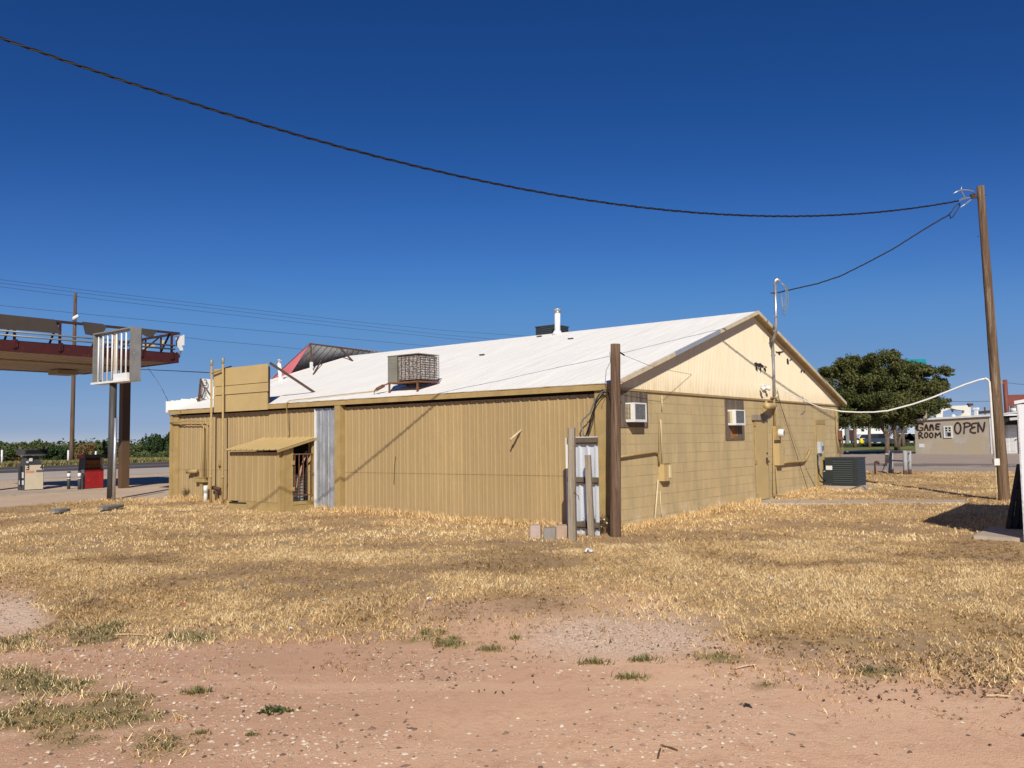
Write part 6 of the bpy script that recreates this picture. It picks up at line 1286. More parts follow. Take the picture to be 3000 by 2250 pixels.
a_ = fq(1640, 330, 160); b_ = fq(1790, 470, 160); BS = thing("pale_blue_shed", V((a_[0] + b_[0]) / 2, 160, .24), "pale blue metal shed just left of the stucco building", "shed"); mb = MB(); mb.hexa([V(a_[0], 160, .2), V(b_[0] + 3, 160, .2), V(b_[0] + 3, 168, .2), V(a_[0], 168, .2), V(a_[0], 160, b_[2] * 0 + fq(1640, 405, 160)[2]), V(b_[0] + 3, 160, a_[2] + 1.0), V(b_[0] + 3, 168, a_[2] + 1.0), V(a_[0], 168, fq(1640, 405, 160)[2])]); mb.build("wall", M('pale_blue_sheet', (.42, .50, .60), (.38, .45, .55), sc=.6), BS)
p = fq(906, 625, 117); mb = MB(); q = fq(906, 575, 117); mb.tube([V(p[0], 117, .24), V(p[0], 117, q[2] * .9), V(p[0], 117, q[2])], [.24, .22, .12], 8); mb.tube([V(p[0] - .34, 117, .24 + (q[2] - .24) * .6), V(p[0] + .34, 117, .24 + (q[2] - .24) * .6)], .12, 6); tag(mb.build("fire_hydrant", MT['yellow'], smooth=True), "bright yellow hydrant on the lawn between the brown trunks", "hydrant")
# grey pipe rail frame and hooked stub
b1 = ground(*ct(1390, 1145)); b2 = ground(*ct(1617, 1172)); b3 = ground(*ct(1693, 1155)); b0 = ground(*ct(1252, 1110)); b02 = ground(*ct(1335, 1145))
RFm = thing("rail_frame", b2, "pale grey broken rail frame beside the side street", "fence")
h1 = (1145 - 775) * .1808 / F * b1[1]; h2 = (1172 - 785) * .1808 / F * b2[1]; h3 = (1155 - 785) * .1808 / F * b3[1]
for b_, h_, r_ in ((b1, h1, .085), (b2, h2, .07), (b3, h3, .06)):
    mb = MB(); mb.tube([b_ - Z * .1, b_ + Z * h_ + V(.02, 0, 0)], r_, 10); mb.build("post", MT['greywood'], RFm, smooth=True)
    if h_ is not h1: mb = MB(); mb.tube([b_ - Z * .1, b_ + Z * .17], r_ + .006, 10); mb.build("rusty_foot", MT['rustdark'], RFm, smooth=True)
mb = MB(); mb.bar(b1 + Z * (h1 * .95), b2 + Z * (h2 * .96), .08, .09); mb.bar(b2 + Z * (h2 * .97), b3 + Z * (h3 * .95), .08, .09); mb.bar(b1 + Z * (h1 * .57), b2 + Z * (h2 * .58), .05, .05); mb.bar(b2 + Z * (h2 * .57), b3 + Z * (h3 * .56), .06, .07); mb.build("rail", MT['greywood'], RFm)
mb = MB(); t0 = depth(*ct(1325, 830), b0[1] - 1); mb.bar(b0 - Z * .03, b0 + Z * .38 + V(.05, -.3, 0), .07); mb.bar(b0 + Z * .36 + V(.05, -.3, 0), t0, .15, .05); mb.bar(depth(*ct(1265, 1010), b0[1] - .6), depth(*ct(1345, 1010), b1[1]), .06); mb.bar(depth(*ct(1310, 940), b0[1] - .8), depth(*ct(1400, 940), b1[1]), .08, .06); mb.tube([b02 - Z * .05, depth(*ct(1345, 985), b02[1])], .05, 8); mb.build("broken_brace", MT['greywood'], RFm)
st_ = ground(*ct(1130, 1165)); k = st_[1] / F * .1808
mb = MB(); mb.tube([st_ - Z * .05, st_ + Z * (200 * k), st_ + Z * (205 * k) + V(.05, 0, 0), st_ + Z * (195 * k) + V(.13, 0, 0), st_ + Z * (165 * k) + V(.15, 0, 0)], [.035, .035, .05, .05, .035], 8); tag(mb.build("pipe_stub", MT['stub'], smooth=True), "rusty hooked water pipe standing left of the rail frame", "pipe")
# ---------------------------------------------------------------- vegetation
def leaves(name, cen, rad, n, size, mat, parent, seed, flat=.55, shell=.55, fill=None, up=.0):
    """many small leaf faces spread through overlapping clumps: cen (k,3), rad (k,3)"""
    rg = np.random.default_rng(seed); cen = np.asarray(cen, float); rad = np.asarray(rad, float); k = len(cen)
    w = (rad[:, 0] * rad[:, 1] * rad[:, 2]) ** .67; idx = rg.choice(k, n, p=w / w.sum())
    d = rg.normal(size=(n, 3)); d /= np.linalg.norm(d, axis=1)[:, None]
    r = shell + (1 - shell) * rg.random(n) ** .7; r = np.where(rg.random(n) < .25, rg.random(n), r); r = r * (1 + .12 * rg.normal(size=n))
    P = cen[idx] + d * rad[idx] * r[:, None]
    keep = fbm(P[:, 0] * 1.6 / max(size * 6, .3) + P[:, 2] * .9, P[:, 1] * 1.6 / max(size * 6, .3) + P[:, 2] * 1.3, seed, 3) > .31
    P = P[keep]; d = d[keep]; idx = idx[keep]; n = len(P)
    a = rg.normal(size=(n, 3)); a[:, 2] *= flat; a[:, 2] += up; a /= np.linalg.norm(a, axis=1)[:, None]
    b = np.cross(a, rg.normal(size=(n, 3))); b /= np.linalg.norm(b, axis=1)[:, None]
    s = size * (.6 + .8 * rg.random(n))[:, None]
    v = np.stack([P - a * s * .5, P + b * s * .28, P + a * s * .6, P - b * s * .28], 1).reshape(-1, 3)
    me = bpy.data.meshes.new(name); org = np.array(parent['_org']); me.vertices.add(len(v)); me.vertices.foreach_set("co", (v - org).astype(np.float32).ravel())
    q = np.arange(len(v), dtype=np.int32); me.loops.add(len(q)); me.loops.foreach_set("vertex_index", q); me.polygons.add(n)
    me.polygons.foreach_set("loop_start", np.arange(0, len(q), 4, dtype=np.int32)); me.polygons.foreach_set("loop_total", np.full(n, 4, np.int32)); me.update()
    tone = np.clip(.5 + .16 * rg.normal(size=n) + .45 * (rg.random(k)[idx] - .5), 0, 1)
    at = me.attributes.new("tone", 'FLOAT', 'POINT'); at.data.foreach_set("value", np.repeat(tone, 4).astype(np.float32))
    me.materials.append(mat); o = bpy.data.objects.new(name, me); COL.objects.link(o); o.parent = parent; o['_org'] = [float(x) for x in org]
    return o
def limb_tree(o, base, forks, mat):
    mb = MB()
    for pts, r0, r1 in forks: mb.tube(pts, list(np.linspace(r0, r1, len(pts))), 9, wob=.08)
    mb.build("trunk", mat, o, smooth=True)
# big tree
tk = crop(2380, 500, .47005); tb = ground(*ct(1325, 835)); Yb = tb[1]
BT = thing("big_tree", tb, "big spreading olive green tree with a forked trunk right of the building", "tree")
pt = lambda x, y, d=0: depth(*tk(x, y), Yb + d)
rg = random.Random(3)
ftk = ground(2603, 1331)
forks = []
f0 = lambda x, y, d=0: depth(*ct(x, y), Yb + d)
forks.append(([f0(1325, 850), f0(1322, 700), f0(1320, 560)], .20, .16))
for tip in ((140, 1300, -1), (260, 1200, .5), (350, 1300, -2), (300, 1450, 2)): forks.append(([f0(1315, 570), f0(1270, 470, .2), pt(440, 1500, .3) * .5 + pt(tip[0], tip[1], tip[2]) * .5, pt(*tip)], .11, .03))
for tip in ((520, 1230, 1), (640, 1300, -1), (700, 1350, 2), (560, 1420, -2)): forks.append(([f0(1330, 560), f0(1400, 460, .2), pt(540, 1510, .3) * .5 + pt(tip[0], tip[1], tip[2]) * .5, pt(*tip)], .11, .03))
limb_tree(BT, tb, forks, MT['bark'])
cl = []; ra = []
def addc(x, y, rx, ry, d): 
    p = pt(x, y, d); k = .47005 * Yb / F; cl.append(p); ra.append((rx * k, rx * k * 1.1, ry * k))
outline = [(110, 1270, 75, 55), (80, 1330, 50, 50), (180, 1215, 75, 60), (270, 1200, 85, 60), (360, 1195, 85, 62), (440, 1185, 80, 55), (500, 1170, 50, 45), (540, 1220, 80, 60), (620, 1235, 75, 55), (690, 1250, 65, 50), (755, 1245, 55, 40), (810, 1245, 42, 32), (800, 1310, 50, 45), (790, 1370, 50, 40), (740, 1340, 70, 60), (120, 1390, 75, 60), (150, 1460, 65, 55), (230, 1300, 95, 75), (340, 1300, 100, 80), (450, 1290, 100, 80), (560, 1310, 100, 80), (660, 1330, 85, 75), (220, 1430, 95, 75), (330, 1430, 100, 80), (440, 1430, 90, 75), (560, 1430, 95, 75), (660, 1430, 80, 65), (735, 1430, 65, 55), (250, 1520, 80, 50), (350, 1530, 80, 50), (450, 1520, 60, 50), (560, 1520, 75, 45), (640, 1500, 70, 45), (190, 1530, 60, 45), (830, 1445, 45, 28), (780, 1480, 45, 30), (120, 1540, 45, 36), (845, 1265, 24, 18), (300, 1560, 70, 34), (420, 1560, 55, 30), (540, 1560, 60, 30), (620, 1545, 55, 30), (210, 1560, 50, 30), (70, 1420, 40, 36), (85, 1490, 36, 32), (715, 1480, 55, 40), (55, 1290, 28, 20), (510, 1140, 22, 16)]
for (x, y, rx, ry) in outline:
    for j in range(5): addc(x + rg.uniform(-34, 34), y + rg.uniform(-26, 26), rx * (1.0 if j == 0 else .55) * rg.uniform(.7, 1.1), ry * (1.0 if j == 0 else .55) * rg.uniform(.7, 1.1), rg.uniform(-3.2, 3.2) * (1 - abs(x - 440) / 520))
for (x, y) in ((250, 1330), (330, 1420), (440, 1300), (440, 1430), (560, 1340), (560, 1440), (660, 1400), (200, 1430), (350, 1260), (520, 1500), (330, 1510)): addc(x, y, 120, 85, rg.uniform(-1, 1))
leaves("crown", cl, ra, 210000, .15, MT['leaf'], BT, 4, flat=.8, shell=.1)
# second dark tree close behind
t2 = plane(*ct(1475, 775), V(0, 78, 0), V(0, 1, 0)); t2[2] = .24
ST = thing("dark_tree", t2, "darker tree with a black forked trunk close behind the big tree", "tree")
f2 = lambda x, y, d=0: depth(*ct(x, y), 78 + d)
limb_tree(ST, t2, [([f2(1470, 790), f2(1455, 600), f2(1440, 430), f2(1420, 300)], .20, .11), ([f2(1500, 790), f2(1520, 600), f2(1600, 440), f2(1760, 330), f2(1900, 270)], .15, .05), ([f2(1475, 560), f2(1530, 420), f2(1560, 300)], .12, .06)], MT['bark'])
k = .1808 * 78 / F; cl = []; ra = []
for (x, y, rx, ry) in ((1500, 200, 260, 140), (1700, 220, 220, 110), (1880, 230, 150, 90), (1400, 100, 250, 130), (1650, 60, 250, 130), (1980, 170, 120, 80)):
    for j in range(4): cl.append(f2(x + rg.uniform(-90, 90), y + rg.uniform(-50, 50), rg.uniform(-1.5, 2.5))); ra.append((rx * k * .55, rx * k * .5, ry * k * .55))
leaves("crown", cl, ra, 12000, .22, MT['leaf'], ST, 8, flat=.8, shell=.35)
# row of brown trunks further back
for i, (x, yb, wdt, lab) in enumerate(((805, 720, 60, "brown trunk nearest the lorry trailer in the row behind the big tree"), (1040, 720, 52, "brown trunk between the hydrant and the forked trunk in the row behind the big tree"), (1320, 700, 50, "brown trunk seen through the fork of the big tree"), (1585, 715, 55, "brown trunk just right of the black forked trunk"))):
    Yp = 103.0; b_ = depth(*ct(x, yb), Yp); b_[2] = .24; t_ = depth(*ct(x - 8, 340), Yp); o = thing("row_tree", b_, lab, "tree", "row of trees behind the big tree")
    mb = MB(); r_ = wdt / 2 * .1808 * Yp / F; mb.tube([b_ - Z * .1, b_ + Z * .8, t_], [r_ * 1.1, r_, r_ * .85], 10, wob=.08); mb.build("trunk", MT['bark'], o, smooth=True)
    k = .1808 * Yp / F; leaves("crown", [t_ + V(random.uniform(-1.5, 1.5), random.uniform(-1, 1), random.uniform(.2, 3)) for j in range(9)], [(1.7, 1.6, 1.0)] * 9, 3500, .28, MT['leaf'], o, 40 + i, shell=.4)
mb = MB(); b_ = depth(*cw_(600, 940), 72); mb.tube([V(b_[0], 72, .2), depth(*cw_(602, 660), 72)], .17, 8, wob=.06); tag(mb.build("weathered_pole", MT['wood_grey'], smooth=True), "weathered wooden pole behind the left end of the stucco building", "pole")
# shrubs beyond the highway on the left
cs = crop(0, 1260, .2351)
shrubs = [(40, 150, 300, 'leaf_bush', "green thicket shrub at the far left edge beyond the highway"), (170, 190, 260, 'leaf_brown', "rusty brown weed clump behind the display head of the cream pump"), (300, 160, 210, 'leaf_bush', "green shrub rising behind the display head of the cream pump"), (440, 120, 200, 'leaf_bush', "tall loose green shrub right of the cream pump head"), (560, 150, 230, 'leaf_bush', "tall rounded green shrub between the cream pump and the power pole"), (690, 230, 240, 'leaf_dark', "dense dark round bush beyond the highway between the pumps"), (800, 170, 200, 'leaf_bush', "green shrub just left of the power pole base"), (960, 150, 200, 'leaf_bush', "loose green shrub just right of the power pole base"), (1080, 190, 220, 'leaf_brown', "reddish brown weeds behind the red pump"), (1190, 150, 180, 'leaf_bush', "tall loose green shrub right of the red pump"), (1310, 140, 190, 'leaf_bush', "green shrub behind the black sign pole"), (1460, 160, 200, 'leaf_bush', "green shrub left of the brown canopy column"), (1680, 180, 200, 'leaf_bush', "green shrub right of the brown canopy column"), (1800, 270, 210, 'leaf_bush', "low bright green bush at the highway edge near the building"), (1900, 60, 260, 'leaf_dark', "tall dark tree rising above the roadside shrubs"), (2080, 40, 240, 'leaf_dark', "tall dark tree next to the left corner of the building"), (2060, 260, 220, 'leaf_bush', "bright green bush against the left corner of the building"), (2250, 120, 260, 'leaf_bush', "green shrub partly hidden by the left corner of the building")]
for i, (x, yt, wd_, mt, lab) in enumerate(shrubs):
    dd = 70 + (i * 7 % 5) * 1.5 + (8 if 'tree' in lab else 0) - (3 if 'low bright' in lab or 'dense dark' in lab or 'bright green bush' in lab else 0)
    px, py = cs(x, 380); b_ = plane(px, py, A + U * dd, U); b_[2] = .24; k = b_[1] / F
    tp_ = plane(cs(x, yt)[0], cs(x, yt)[1], A + U * dd, U); h = (tp_[2] - .24) * .93; hw = wd_ * .2351 * k / 2 * 1.2
    o = thing("dark_tree" if 'tree' in lab else "shrub", b_, lab, "tree" if 'tree' in lab else "shrub", None if 'tree' in lab else "shrubs beyond the highway")
    rg2 = random.Random(100 + i); cl = []; ra = []; nc = 26
    for j in range(nc):
        t = rg2.random(); wv_ = hw * (1.15 - .75 * t ** 1.5); cl.append(b_ + V(rg2.uniform(-1, 1) * wv_, rg2.uniform(-1, 1) * hw * .6, h * (.08 + .80 * t))); s_ = hw * rg2.uniform(.22, .46); ra.append((s_, s_, min(h * .28, s_ * 1.1)))
    if mt == 'leaf_bush' and 'loose' in lab or 'tall' in lab:
        for j in range(7): cl.append(b_ + V(rg2.uniform(-1, 1) * hw * .9, 0, h * rg2.uniform(.8, 1.02))); ra.append((hw * .10, hw * .10, h * .16))
    leaves("foliage", cl, ra, 11000, .18 if mt != 'leaf_brown' else .24, MT[mt], o, 200 + i, flat=1.2, shell=.3, up=.5 if mt != 'leaf_dark' else 0)
    mb = MB()
    for j in range(5): mb.tube([b_ + V(rg2.uniform(-.3, .3), 0, -.1), b_ + V(rg2.uniform(-1, 1) * hw * .6, rg2.uniform(-.5, .5), h * .55)], [.06, .02], 5)
    mb.build("stems", MT['deadwood'], o)
# distant wood line on the horizon (one mass)
cl = []; ra = []
for i in range(420):
    t = i / 420; ang = -62 + 96 * t; D = 420 + 60 * random.random(); h = 3.0 + 3 * random.random()
    if -10 < ang < 12: h *= .8
    cl.append(V(math.sin(R(ang)) * D, math.cos(R(ang)) * D, h * .4)); ra.append((6, 5, h * .6))
tl = bpy.data.objects.new("tmp", None); tl['_org'] = [0., 0., 0.]
o = leaves("distant_woods", cl, ra, 26000, 1.3, MT['leaf_dark'], tl, 999, shell=.3); o.parent = None; bpy.data.objects.remove(tl)
o['kind'] = 'stuff'; o['label'] = "far off low line of dark woods along the horizon"; o['category'] = "woods"
# verge weeds along the highway (ground cover)
def blades(name, P, H, Wd, lean, tone, mat, seed, bend=.5):
    rg = np.random.default_rng(seed); n = len(P); an = rg.random(n) * 6.283; sd = np.stack([np.cos(an), np.sin(an), np.zeros(n)], 1)
    la = rg.random(n) * 6.283; ld = np.stack([np.cos(la), np.sin(la), np.zeros(n)], 1)
    lean = lean[:, None]; H = H[:, None]; up = np.array([0, 0, 1.0])
    tip = P + H * (ld * np.sin(lean) + up * np.cos(lean)); mid = P + .55 * H * (ld * np.sin(lean * bend) + up * np.cos(lean * bend))
    w = Wd[:, None] * .5
    v = np.stack([P - sd * w, P + sd * w, mid + sd * w * .8, tip, mid - sd * w * .8], 1).reshape(-1, 3)
    me = bpy.data.meshes.new(name); me.vertices.add(len(v)); me.vertices.foreach_set("co", v.astype(np.float32).ravel())
    q = (np.arange(n, dtype=np.int32)[:, None] * 5 + np.array([0, 1, 2, 4, 4, 2, 3], np.int32)[None]).ravel(); me.loops.add(len(q)); me.loops.foreach_set("vertex_index", q); me.polygons.add(2 * n)
    st = (np.arange(n, dtype=np.int32)[:, None] * 7 + np.array([0, 4], np.int32)[None]).ravel(); me.polygons.foreach_set("loop_start", st); me.polygons.foreach_set("loop_total", np.tile(np.array([4, 3], np.int32), n)); me.update()
    a = me.attributes.new("tone", 'FLOAT', 'POINT'); a.data.foreach_set("value", np.repeat(np.clip(tone, 0, 1), 5).astype(np.float32))
    me.materials.append(mat); o = bpy.data.objects.new(name, me); COL.objects.link(o); return o
rg = np.random.default_rng(5)
n = 26000; d_ = 62.3 + 5 * rg.random(n) ** 1.6; e_ = -10 + 60 * rg.random(n)
P = A + U * d_[:, None] + W * e_[:, None]; P[:, 2] = .24
o = blades("verge_grass", P, .12 + .25 * rg.random(n) + .3 * fbm(e_ * .5, d_, 3), np.full(n, .07), .3 + .5 * rg.random(n), .2 + .5 * rg.random(n), MT['greengrass'], 6); tag(o, "strip of pale green verge grass along the far side of the highway", "grass", None, "stuff")
n = 9000; e_ = 104.2 + 1.7 * rg.random(n); d_ = 8 + 45 * rg.random(n); P = A + U * d_[:, None] + W * e_[:, None]; P[:, 2] = .24
o = blades("kerb_grass", P, .25 + .35 * rg.random(n), np.full(n, .09), .3 + .5 * rg.random(n), .05 + .3 * rg.random(n), MT['leaf_bush'], 16); tag(o, "dark green grass strip before the pale kerb behind the big tree", "grass", None, "stuff")
# dry lawn: clumped blades, density from the same masks as the ground
def scatter(n, Y0, Y1, seed, clump):
    rg = np.random.default_rng(seed)
    Y = np.sqrt(Y0 ** 2 + (Y1 ** 2 - Y0 ** 2) * rg.random(n)); X = (rg.random(n) * 1.66 - .835) * Y + (rg.random(n) - .5) * .4
    if clump:
        cxs = np.round(X / clump + .5 * vnoise(X * 3, Y * 3, 4)) * clump; cys = np.round(Y / clump + .5 * vnoise(X * 3, Y * 3, 9)) * clump
        t = rg.random(n) * .9; jx = (vnoise(cxs * 91.7, cys * 37.3, 1) - .5) * clump; jy = (vnoise(cxs * 53.1, cys * 77.9, 2) - .5) * clump
        X = X + (cxs + jx - X) * t; Y = Y + (cys + jy - Y) * t
    g, grn, ap, rd, lw_, pk, th = masks(X, Y)
    dA = (X - A[0]) * U[0] + (Y - A[1]) * U[1]; eA = (X - A[0]) * W[0] + (Y - A[1]) * W[1]
    ins = (dA > 0.0) & (dA < LL) & (eA > -.01) & (eA < WW)
    ins |= (dA > 8.5) & (dA < 10.6) & (eA > -1.03) & (eA < 0)
    inw = (Y > 19.6) & (Y < 20.6) & (X > 6.2) & (X < 12.2)
    walk = np.zeros(len(X), bool)
    px, py = projv(np.stack([X, Y, gzv(Y)], 1)); walk = (px > 2205) & (px < 2830) & (py > 1465.5) & (py < 1474)
    ra_ = -((X - S0_[0]) * U[0] + (Y - S0_[1]) * U[1]); rc_ = (X - S0_[0]) * W[0] + (Y - S0_[1]) * W[1]; slab = (ra_ > 0) & (ra_ < 5) & (rc_ > 0) & (rc_ < 1.62)
    ra_ = -((X - W0[0]) * U[0] + (Y - W0[1]) * U[1]); rc_ = (X - W0[0]) * W[0] + (Y - W0[1]) * W[1]; slab |= (ra_ > -.1) & (ra_ < 6.2) & (rc_ > -.1) & (rc_ < 4.3)
    yb2 = np.interp(px, BX, BY) + (fbm(X * .9, Y * .9, 21) - .5) * 110; tail = .16 * np.clip((yb2 + 190 - py) / 190, 0, 1) * (fbm(X * 2.4, Y * 2.4, 61) > .45) * (1 - ap) * (1 - rd)
    cm = np.maximum(np.clip((fbm(X * 8, Y * 6, 121, 3) - .34) * 5, .15, 1), grn * .8); pr = np.maximum(g * (1 - .42 * th) * np.where(pk > .4, .45, 1) * cm, tail)
    keep = (rg.random(len(X)) < pr) & ~ins & ~walk & ~slab
    X, Y, grn, th = X[keep], Y[keep], grn[keep], np.where(g[keep] < .12, 2.0, th[keep])
    P = np.stack([X, Y, gzv(Y) + relief(X, Y) - .004], 1); return P, grn, th, rg
P1, g1, th1, rg1 = scatter(600000, 3.8, 13.5, 71, .16)
P2, g2_, th2, rg2_ = scatter(470000, 13.5, 34, 72, .22)
def grow(P, grn, th, rg, nm, base_h, w, seed):
    n = len(P); cmp_ = fbm(P[:, 0] * 8, P[:, 1] * 6, 121, 3); big = fbm(P[:, 0] * .7, P[:, 1] * .7, 55); pat = fbm(P[:, 0] * 2.2, P[:, 1] * 2.2, 66)
    H = base_h * (.40 + .8 * rg.random(n)) * (.35 + 1.3 * pat ** 1.3) * (.5 + 1.1 * cmp_) * (1 - .4 * np.minimum(th, 1))
    lean = .55 + .95 * rg.random(n); flatm = rg.random(n) < (.62 + .2 * th); th = np.minimum(th, 1); lean = np.where(flatm, 1.36 + .18 * rg.random(n), lean); H = np.where(flatm, H * 1.8, H)
    tone = .52 + .26 * rg.normal(size=n) + 1.2 * (big - .5) + .8 * (pat - .5) - .40 * th
    isg = rg.random(n) < np.clip(grn * .75 + .9 * np.clip(fbm(P[:, 0] * .5, P[:, 1] * .5, 88) - .62, 0, 1), 0, 1)
    o = blades("dry_grass", P[~isg], H[~isg], np.full((~isg).sum(), w) * (.6 + .8 * rg.random((~isg).sum())), lean[~isg], tone[~isg], MT['straw'], seed, .45)
    tag(o, "mown straw coloured dry grass " + nm, "grass", None, "stuff")
    o = blades("green_grass", P[isg], H[isg] * .9, np.full(isg.sum(), w) * (.6 + .6 * rg.random(isg.sum())), lean[isg] * .8, .45 + .25 * rg.normal(size=isg.sum()), MT['greengrass'], seed + 1, .45)
    tag(o, "olive green grass patches " + nm, "grass", None, "stuff")
grow(P1, g1, th1, rg1, "in the near half of the yard", .052, .0055, 301)
grow(P2, g2_, th2, rg2_, "around the building in the far half of the yard", .058, .0100, 305)
# taller straw along the foot of the walls
n = 15000; rg = np.random.default_rng(8); s_ = rg.random(n) * LL; o_ = .03 + .25 * rg.random(n) ** 2; side = rg.random(n) < .55
P = np.where(side[:, None], A + U * s_[:, None] - W * o_[:, None], A + W * (s_ * .9)[:, None] - U * o_[:, None]); q = (s_ > 8.4) & (s_ < 10.7) & side; q |= (~side) & (s_ * .9 > 6.5) & (s_ * .9 < 7.9); P = P[~q]; P[:, 2] = gzv(P[:, 1])
o = blades("wall_foot_grass", P, (.05 + .13 * rg.random(len(P))) * (.4 + 1.3 * fbm(P[:, 0] * 1.5, P[:, 1] * 1.5, 3)), np.full(len(P), .010), .2 + .9 * rg.random(len(P)), .4 + .25 * rg.normal(size=len(P)), MT['straw'], 17); tag(o, "longer straw along the foot of the building walls", "grass", None, "stuff")
# pebbles on the track
rg = np.random.default_rng(21); n = 95000
Y = np.sqrt(3.6 ** 2 + (11.5 ** 2 - 3.6 ** 2) * rg.random(n)); X = (rg.random(n) * 1.3 - .65) * Y
g, grn, ap, rd, lw_, pk, th = masks(X, Y); dens = np.clip((fbm(X * .9, Y * .9, 14) - .46) * 3.6, .05, 1) * np.clip(1.1 - (projv(np.stack([X, Y, np.zeros(n)], 1))[0] - 1500) / 1600, .25, 1) * (1 - g * .97); dens = np.maximum(dens, pk * .9 * (1 - g))
px, py = projv(np.stack([X, Y, np.zeros(n)], 1)); dens = np.where((px < 700) & (py > 1900), np.maximum(dens, .5) * (1 - g), dens); dens = np.maximum(dens, np.clip(1.2 - ((px - 900) / 420) ** 2 - ((py - 2190) / 110) ** 2, 0, 1)); dens = np.maximum(dens, .8 * np.clip(1.2 - ((px - 1280) / 230) ** 2 - ((py - 1960) / 60) ** 2, 0, 1))
k = rg.random(n) < dens * .8; X, Y, pk = X[k], Y[k], pk[k]; n = len(X)
size = .0022 + .0125 * rg.random(n) ** 4 + .004 * rg.random(n); size = np.where(pk > .5, size * .8, size)
oct_ = np.array([(1, 0, 0), (0, 1, 0), (-1, 0, 0), (0, -1, 0), (0, 0, .75), (0, 0, -.6)], float); fc = [(0, 1, 4), (1, 2, 4), (2, 3, 4), (3, 0, 4)]
an = rg.random(n) * 6.283; ca, sa = np.cos(an), np.sin(an); v = np.repeat(oct_[None], n, 0) * (.65 + .7 * rg.random((n, 6, 1))) * size[:, None, None] * np.stack([1 + .7 * rg.random(n), .7 + .4 * rg.random(n), .55 + .4 * rg.random(n)], 1)[:, None, :]
vx = v[:, :, 0] * ca[:, None] - v[:, :, 1] * sa[:, None]; vy = v[:, :, 0] * sa[:, None] + v[:, :, 1] * ca[:, None]
zg = gzv(Y) + relief(X, Y) + size * .12
v = np.stack([vx + X[:, None], vy + Y[:, None], v[:, :, 2] + zg[:, None]], 2).reshape(-1, 3)
base = (np.arange(n) * 6)[:, None, None]; f = (np.array(fc)[None] + base).reshape(-1, 3).astype(np.int32)
me = bpy.data.meshes.new("gravel"); me.vertices.add(len(v)); me.vertices.foreach_set("co", v.astype(np.float32).ravel()); me.loops.add(f.size); me.loops.foreach_set("vertex_index", f.ravel()); me.polygons.add(len(f)); me.polygons.foreach_set("loop_start", np.arange(0, f.size, 3, dtype=np.int32)); me.polygons.foreach_set("loop_total", np.full(len(f), 3, np.int32)); me.update()
tn = np.where(rg.random(n) < .22, .05 + .2 * rg.random(n), .35 + .65 * rg.random(n)); a = me.attributes.new("tone", 'FLOAT', 'POINT'); a.data.foreach_set("value", np.repeat(tn, 6).astype(np.float32))
me.materials.append(MT['pebble']); o = bpy.data.objects.new("gravel", me); COL.objects.link(o); tag(o, "pale pebbles scattered over the dirt track", "gravel", None, "stuff")
# dark dead leaf bits along the front edge of the grass
rg = np.random.default_rng(33); n = 60000; Y = np.sqrt(4.5 ** 2 + (13 ** 2 - 4.5 ** 2) * rg.random(n)); X = (rg.random(n) * 1.3 - .65) * Y
px, py = projv(np.stack([X, Y, np.zeros(n)], 1)); yb = np.interp(px, BX, BY)
d_ = np.exp(-((py - yb - 10) / 70) ** 2) * np.clip((fbm(X * 1.6, Y * 1.6, 44) - .5) * 6, 0, 1) * (.25 + .75 * np.exp(-((px - 2750) / 350) ** 2)) + .03 * np.exp(-((py - 2000) / 160) ** 2) * (fbm(X * 2, Y * 2, 45) > .55)
k = rg.random(n) < d_; X, Y = X[k], Y[k]; n = len(X); P = np.stack([X, Y, gzv(Y) + relief(X, Y) + .002], 1)
MT['deadleaf'] = leafmat('dark_dead_leaf_bits', (.05, .032, .02), (.10, .066, .04), (.17, .12, .075))
o = blades("dead_leaf_bits", P, .018 + .03 * rg.random(n), .008 + .012 * rg.random(n), 1.15 + .3 * rg.random(n), rg.random(n), MT['deadleaf'], 34); tag(o, "dark dead leaf bits strewn along the front edge of the grass", "dead leaves", None, "stuff")
# small plants on the dirt
def tuft(name, px, py, r, n, h, mat, lab, cat, seed, wd=.007):
    p = ground(px, py, 0); rg = np.random.default_rng(seed); an = rg.random(n) * 6.283; rr = r * rg.random(n) ** 1.9 * (1 + .2 * np.sin(3 * an + seed)); P = np.stack([p[0] + np.cos(an) * rr * 1.25, p[1] + np.sin(an) * rr * .8, np.zeros(n)], 1); P[:, 2] = gzv(P[:, 1]) + relief(P[:, 0], P[:, 1]) - .003
    o = blades(name, P, h * (.4 + .8 * rg.random(n)), np.full(n, wd), .3 + .9 * rg.random(n), .35 + .25 * rg.normal(size=n), mat, seed); tag(o, lab, cat); return o
tuft("weed_tuft", 578, 2037, .09, 260, .06, MT['greengrass'], "round olive weed tuft alone on the dirt at lower left", "weed", 401, .005)
tuft("leafy_weed", 812, 2085, .10, 90, .05, MT['leaf_bush'], "flat leafy green weed on the dirt right of the round tuft", "weed", 402, .02)
tuft("leafy_weed", 768, 2090, .04, 30, .035, MT['leaf_bush'], "tiny leafy green weed just left of the flat leafy weed", "weed", 403, .016)
tuft("weed_tuft", 738, 2155, .035, 110, .035, MT['greengrass'], "small dark olive weed tuft below the flat leafy weed", "weed", 404, .005)
tuft("weed_tuft", 590, 2150, .055, 130, .035, MT['greengrass'], "sparse dark weed tuft near the lower left grass patches", "weed", 405, .005)
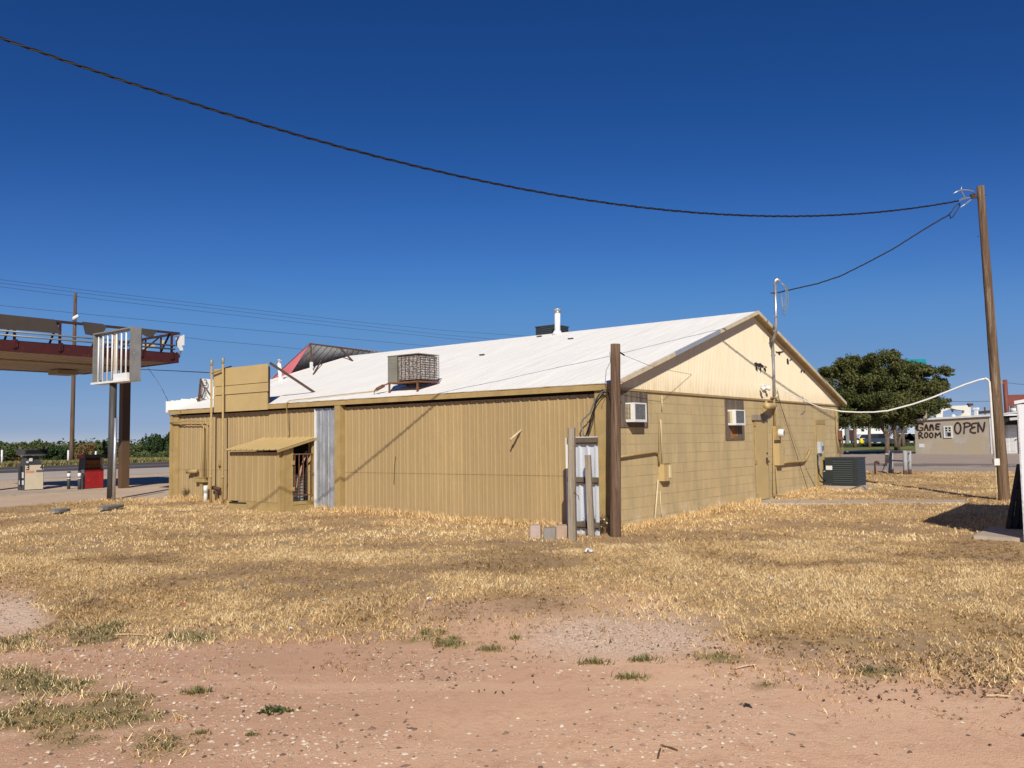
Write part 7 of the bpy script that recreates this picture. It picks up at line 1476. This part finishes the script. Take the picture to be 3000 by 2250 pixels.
for i, (x, y, lab) in enumerate(((1440, 1903, "olive grass tuft on the dirt below the thin bare patch"), (1318, 1888, "smaller olive tuft left of the one below the bare patch"), (1740, 1945, "olive tuft on the bare dirt right of centre"), (1892, 1938, "olive tuft at the edge of the pale pink gravel"), (1850, 1990, "lowest olive tuft right of centre on the dirt"), (1515, 1872, "tiny olive tuft on the bare patch"))):
    tuft("weed_tuft", x, y, .12 if i != 5 else .07, 240 if i != 5 else 50, .062, MT['greengrass'], lab, "weed", 410 + i, .006)
# litter
def scrap(px, py, s, mat, lab, seed):
    rg = random.Random(seed); p = ground(px, py); p = V(p[0], p[1], gz(p[1]) + .02); s *= .62; mb = MB(); n = 4; vs = []
    for i in range(n + 1):
        for j in range(n + 1): vs.append(p + V((i / n - .5) * s * 1.0 + rg.uniform(-1, 1) * s * .16, (j / n - .5) * s * .8 + rg.uniform(-1, 1) * s * .16, rg.uniform(0, .6) * s * (1 - abs(i / n - .5))))
    mb.add(vs, [(i * (n + 1) + j, (i + 1) * (n + 1) + j, (i + 1) * (n + 1) + j + 1, i * (n + 1) + j + 1) for i in range(n) for j in range(n)]); tag(mb.build("litter_scrap", mat), lab, "litter", "scraps of litter in the grass")
for i, (x, y, s, m_, lab) in enumerate(((1258, 1763, .09, 'litter', "crumpled white plastic scrap at the front edge of the dry grass below the wall middle"), (911, 1637, .08, 'litter', "pale bluish scrap in the dry grass below the shed"), (1725, 1622, .20, 'litter', "largest flat white scrap in front of the dark post"), (1748, 1675, .09, 'litter', "white scrap just below the largest flat scrap"), (950, 1763, .07, 'litter', "grey white scrap in the grass left of the crumpled plastic"), (1059, 1602, .07, 'litter', "white scrap in the grass below the galvanised panel"), (535, 1777, .08, 'litter_red', "red plastic scrap at the edge of the green grass strip"), (852, 1848, .06, 'litter', "small white scrap at the very front of the grass"), (434, 1768, .05, 'litter', "white scrap beside the green grass strip on the left"), (2262, 1702, .07, 'litter', "grey white scrap in the middle of the right hand lawn"), (2308, 1712, .06, 'litter', "tiny white scrap next to the grey one on the right hand lawn"), (1345, 1728, .06, 'litter', "thin white scrap right of the crumpled plastic"), (811, 1795, .05, 'litter', "little white scrap near the front grass edge left of centre"), (720, 1731, .10, 'plate', "dull grey scrap in the grass left of centre"))):
    scrap(x, y, s, MT[m_], lab, 500 + i)
mb = MB(); p = ground(2180, 2075); mb.tube([p + Z * .005, p + V(.012, .01, .022), p + V(.03, -.005, .02), p + V(.05, -.015, .0)], [.004, .010, .008, .003], 6); tag(mb.build("burnt_stick", MT['ink']), "small black burnt scrap on the dirt at lower right", "debris")
for i, (x0, y0, x1, y1, lab) in enumerate(((1935, 2200, 1928, 2228, "dark twig standing nearly upright at the bottom edge"), (1940, 2192, 1985, 2205, "dark twig lying above the upright one at the bottom edge"), (2155, 1963, 2215, 1952, "pale straw stalk lying on the dirt right of centre"), (2890, 2043, 2960, 2046, "pale straw stalk lying on the dirt at far right"), (420, 1863, 335, 1866 - 3, "pale straw stalk on the dirt at left"))):
    a_, b_ = ground(x0, y0), ground(x1, y1); mb = MB(); mb.tube([a_ + Z * .012, (a_ + b_) / 2 + Z * .018, b_ + Z * .012], .005, 5); tag(mb.build("twig", MT['cutwood'] if 'pale' in lab else MT['deadwood']), lab, "twig")
for o in bpy.data.objects:
    if '_org' in o: del o['_org']
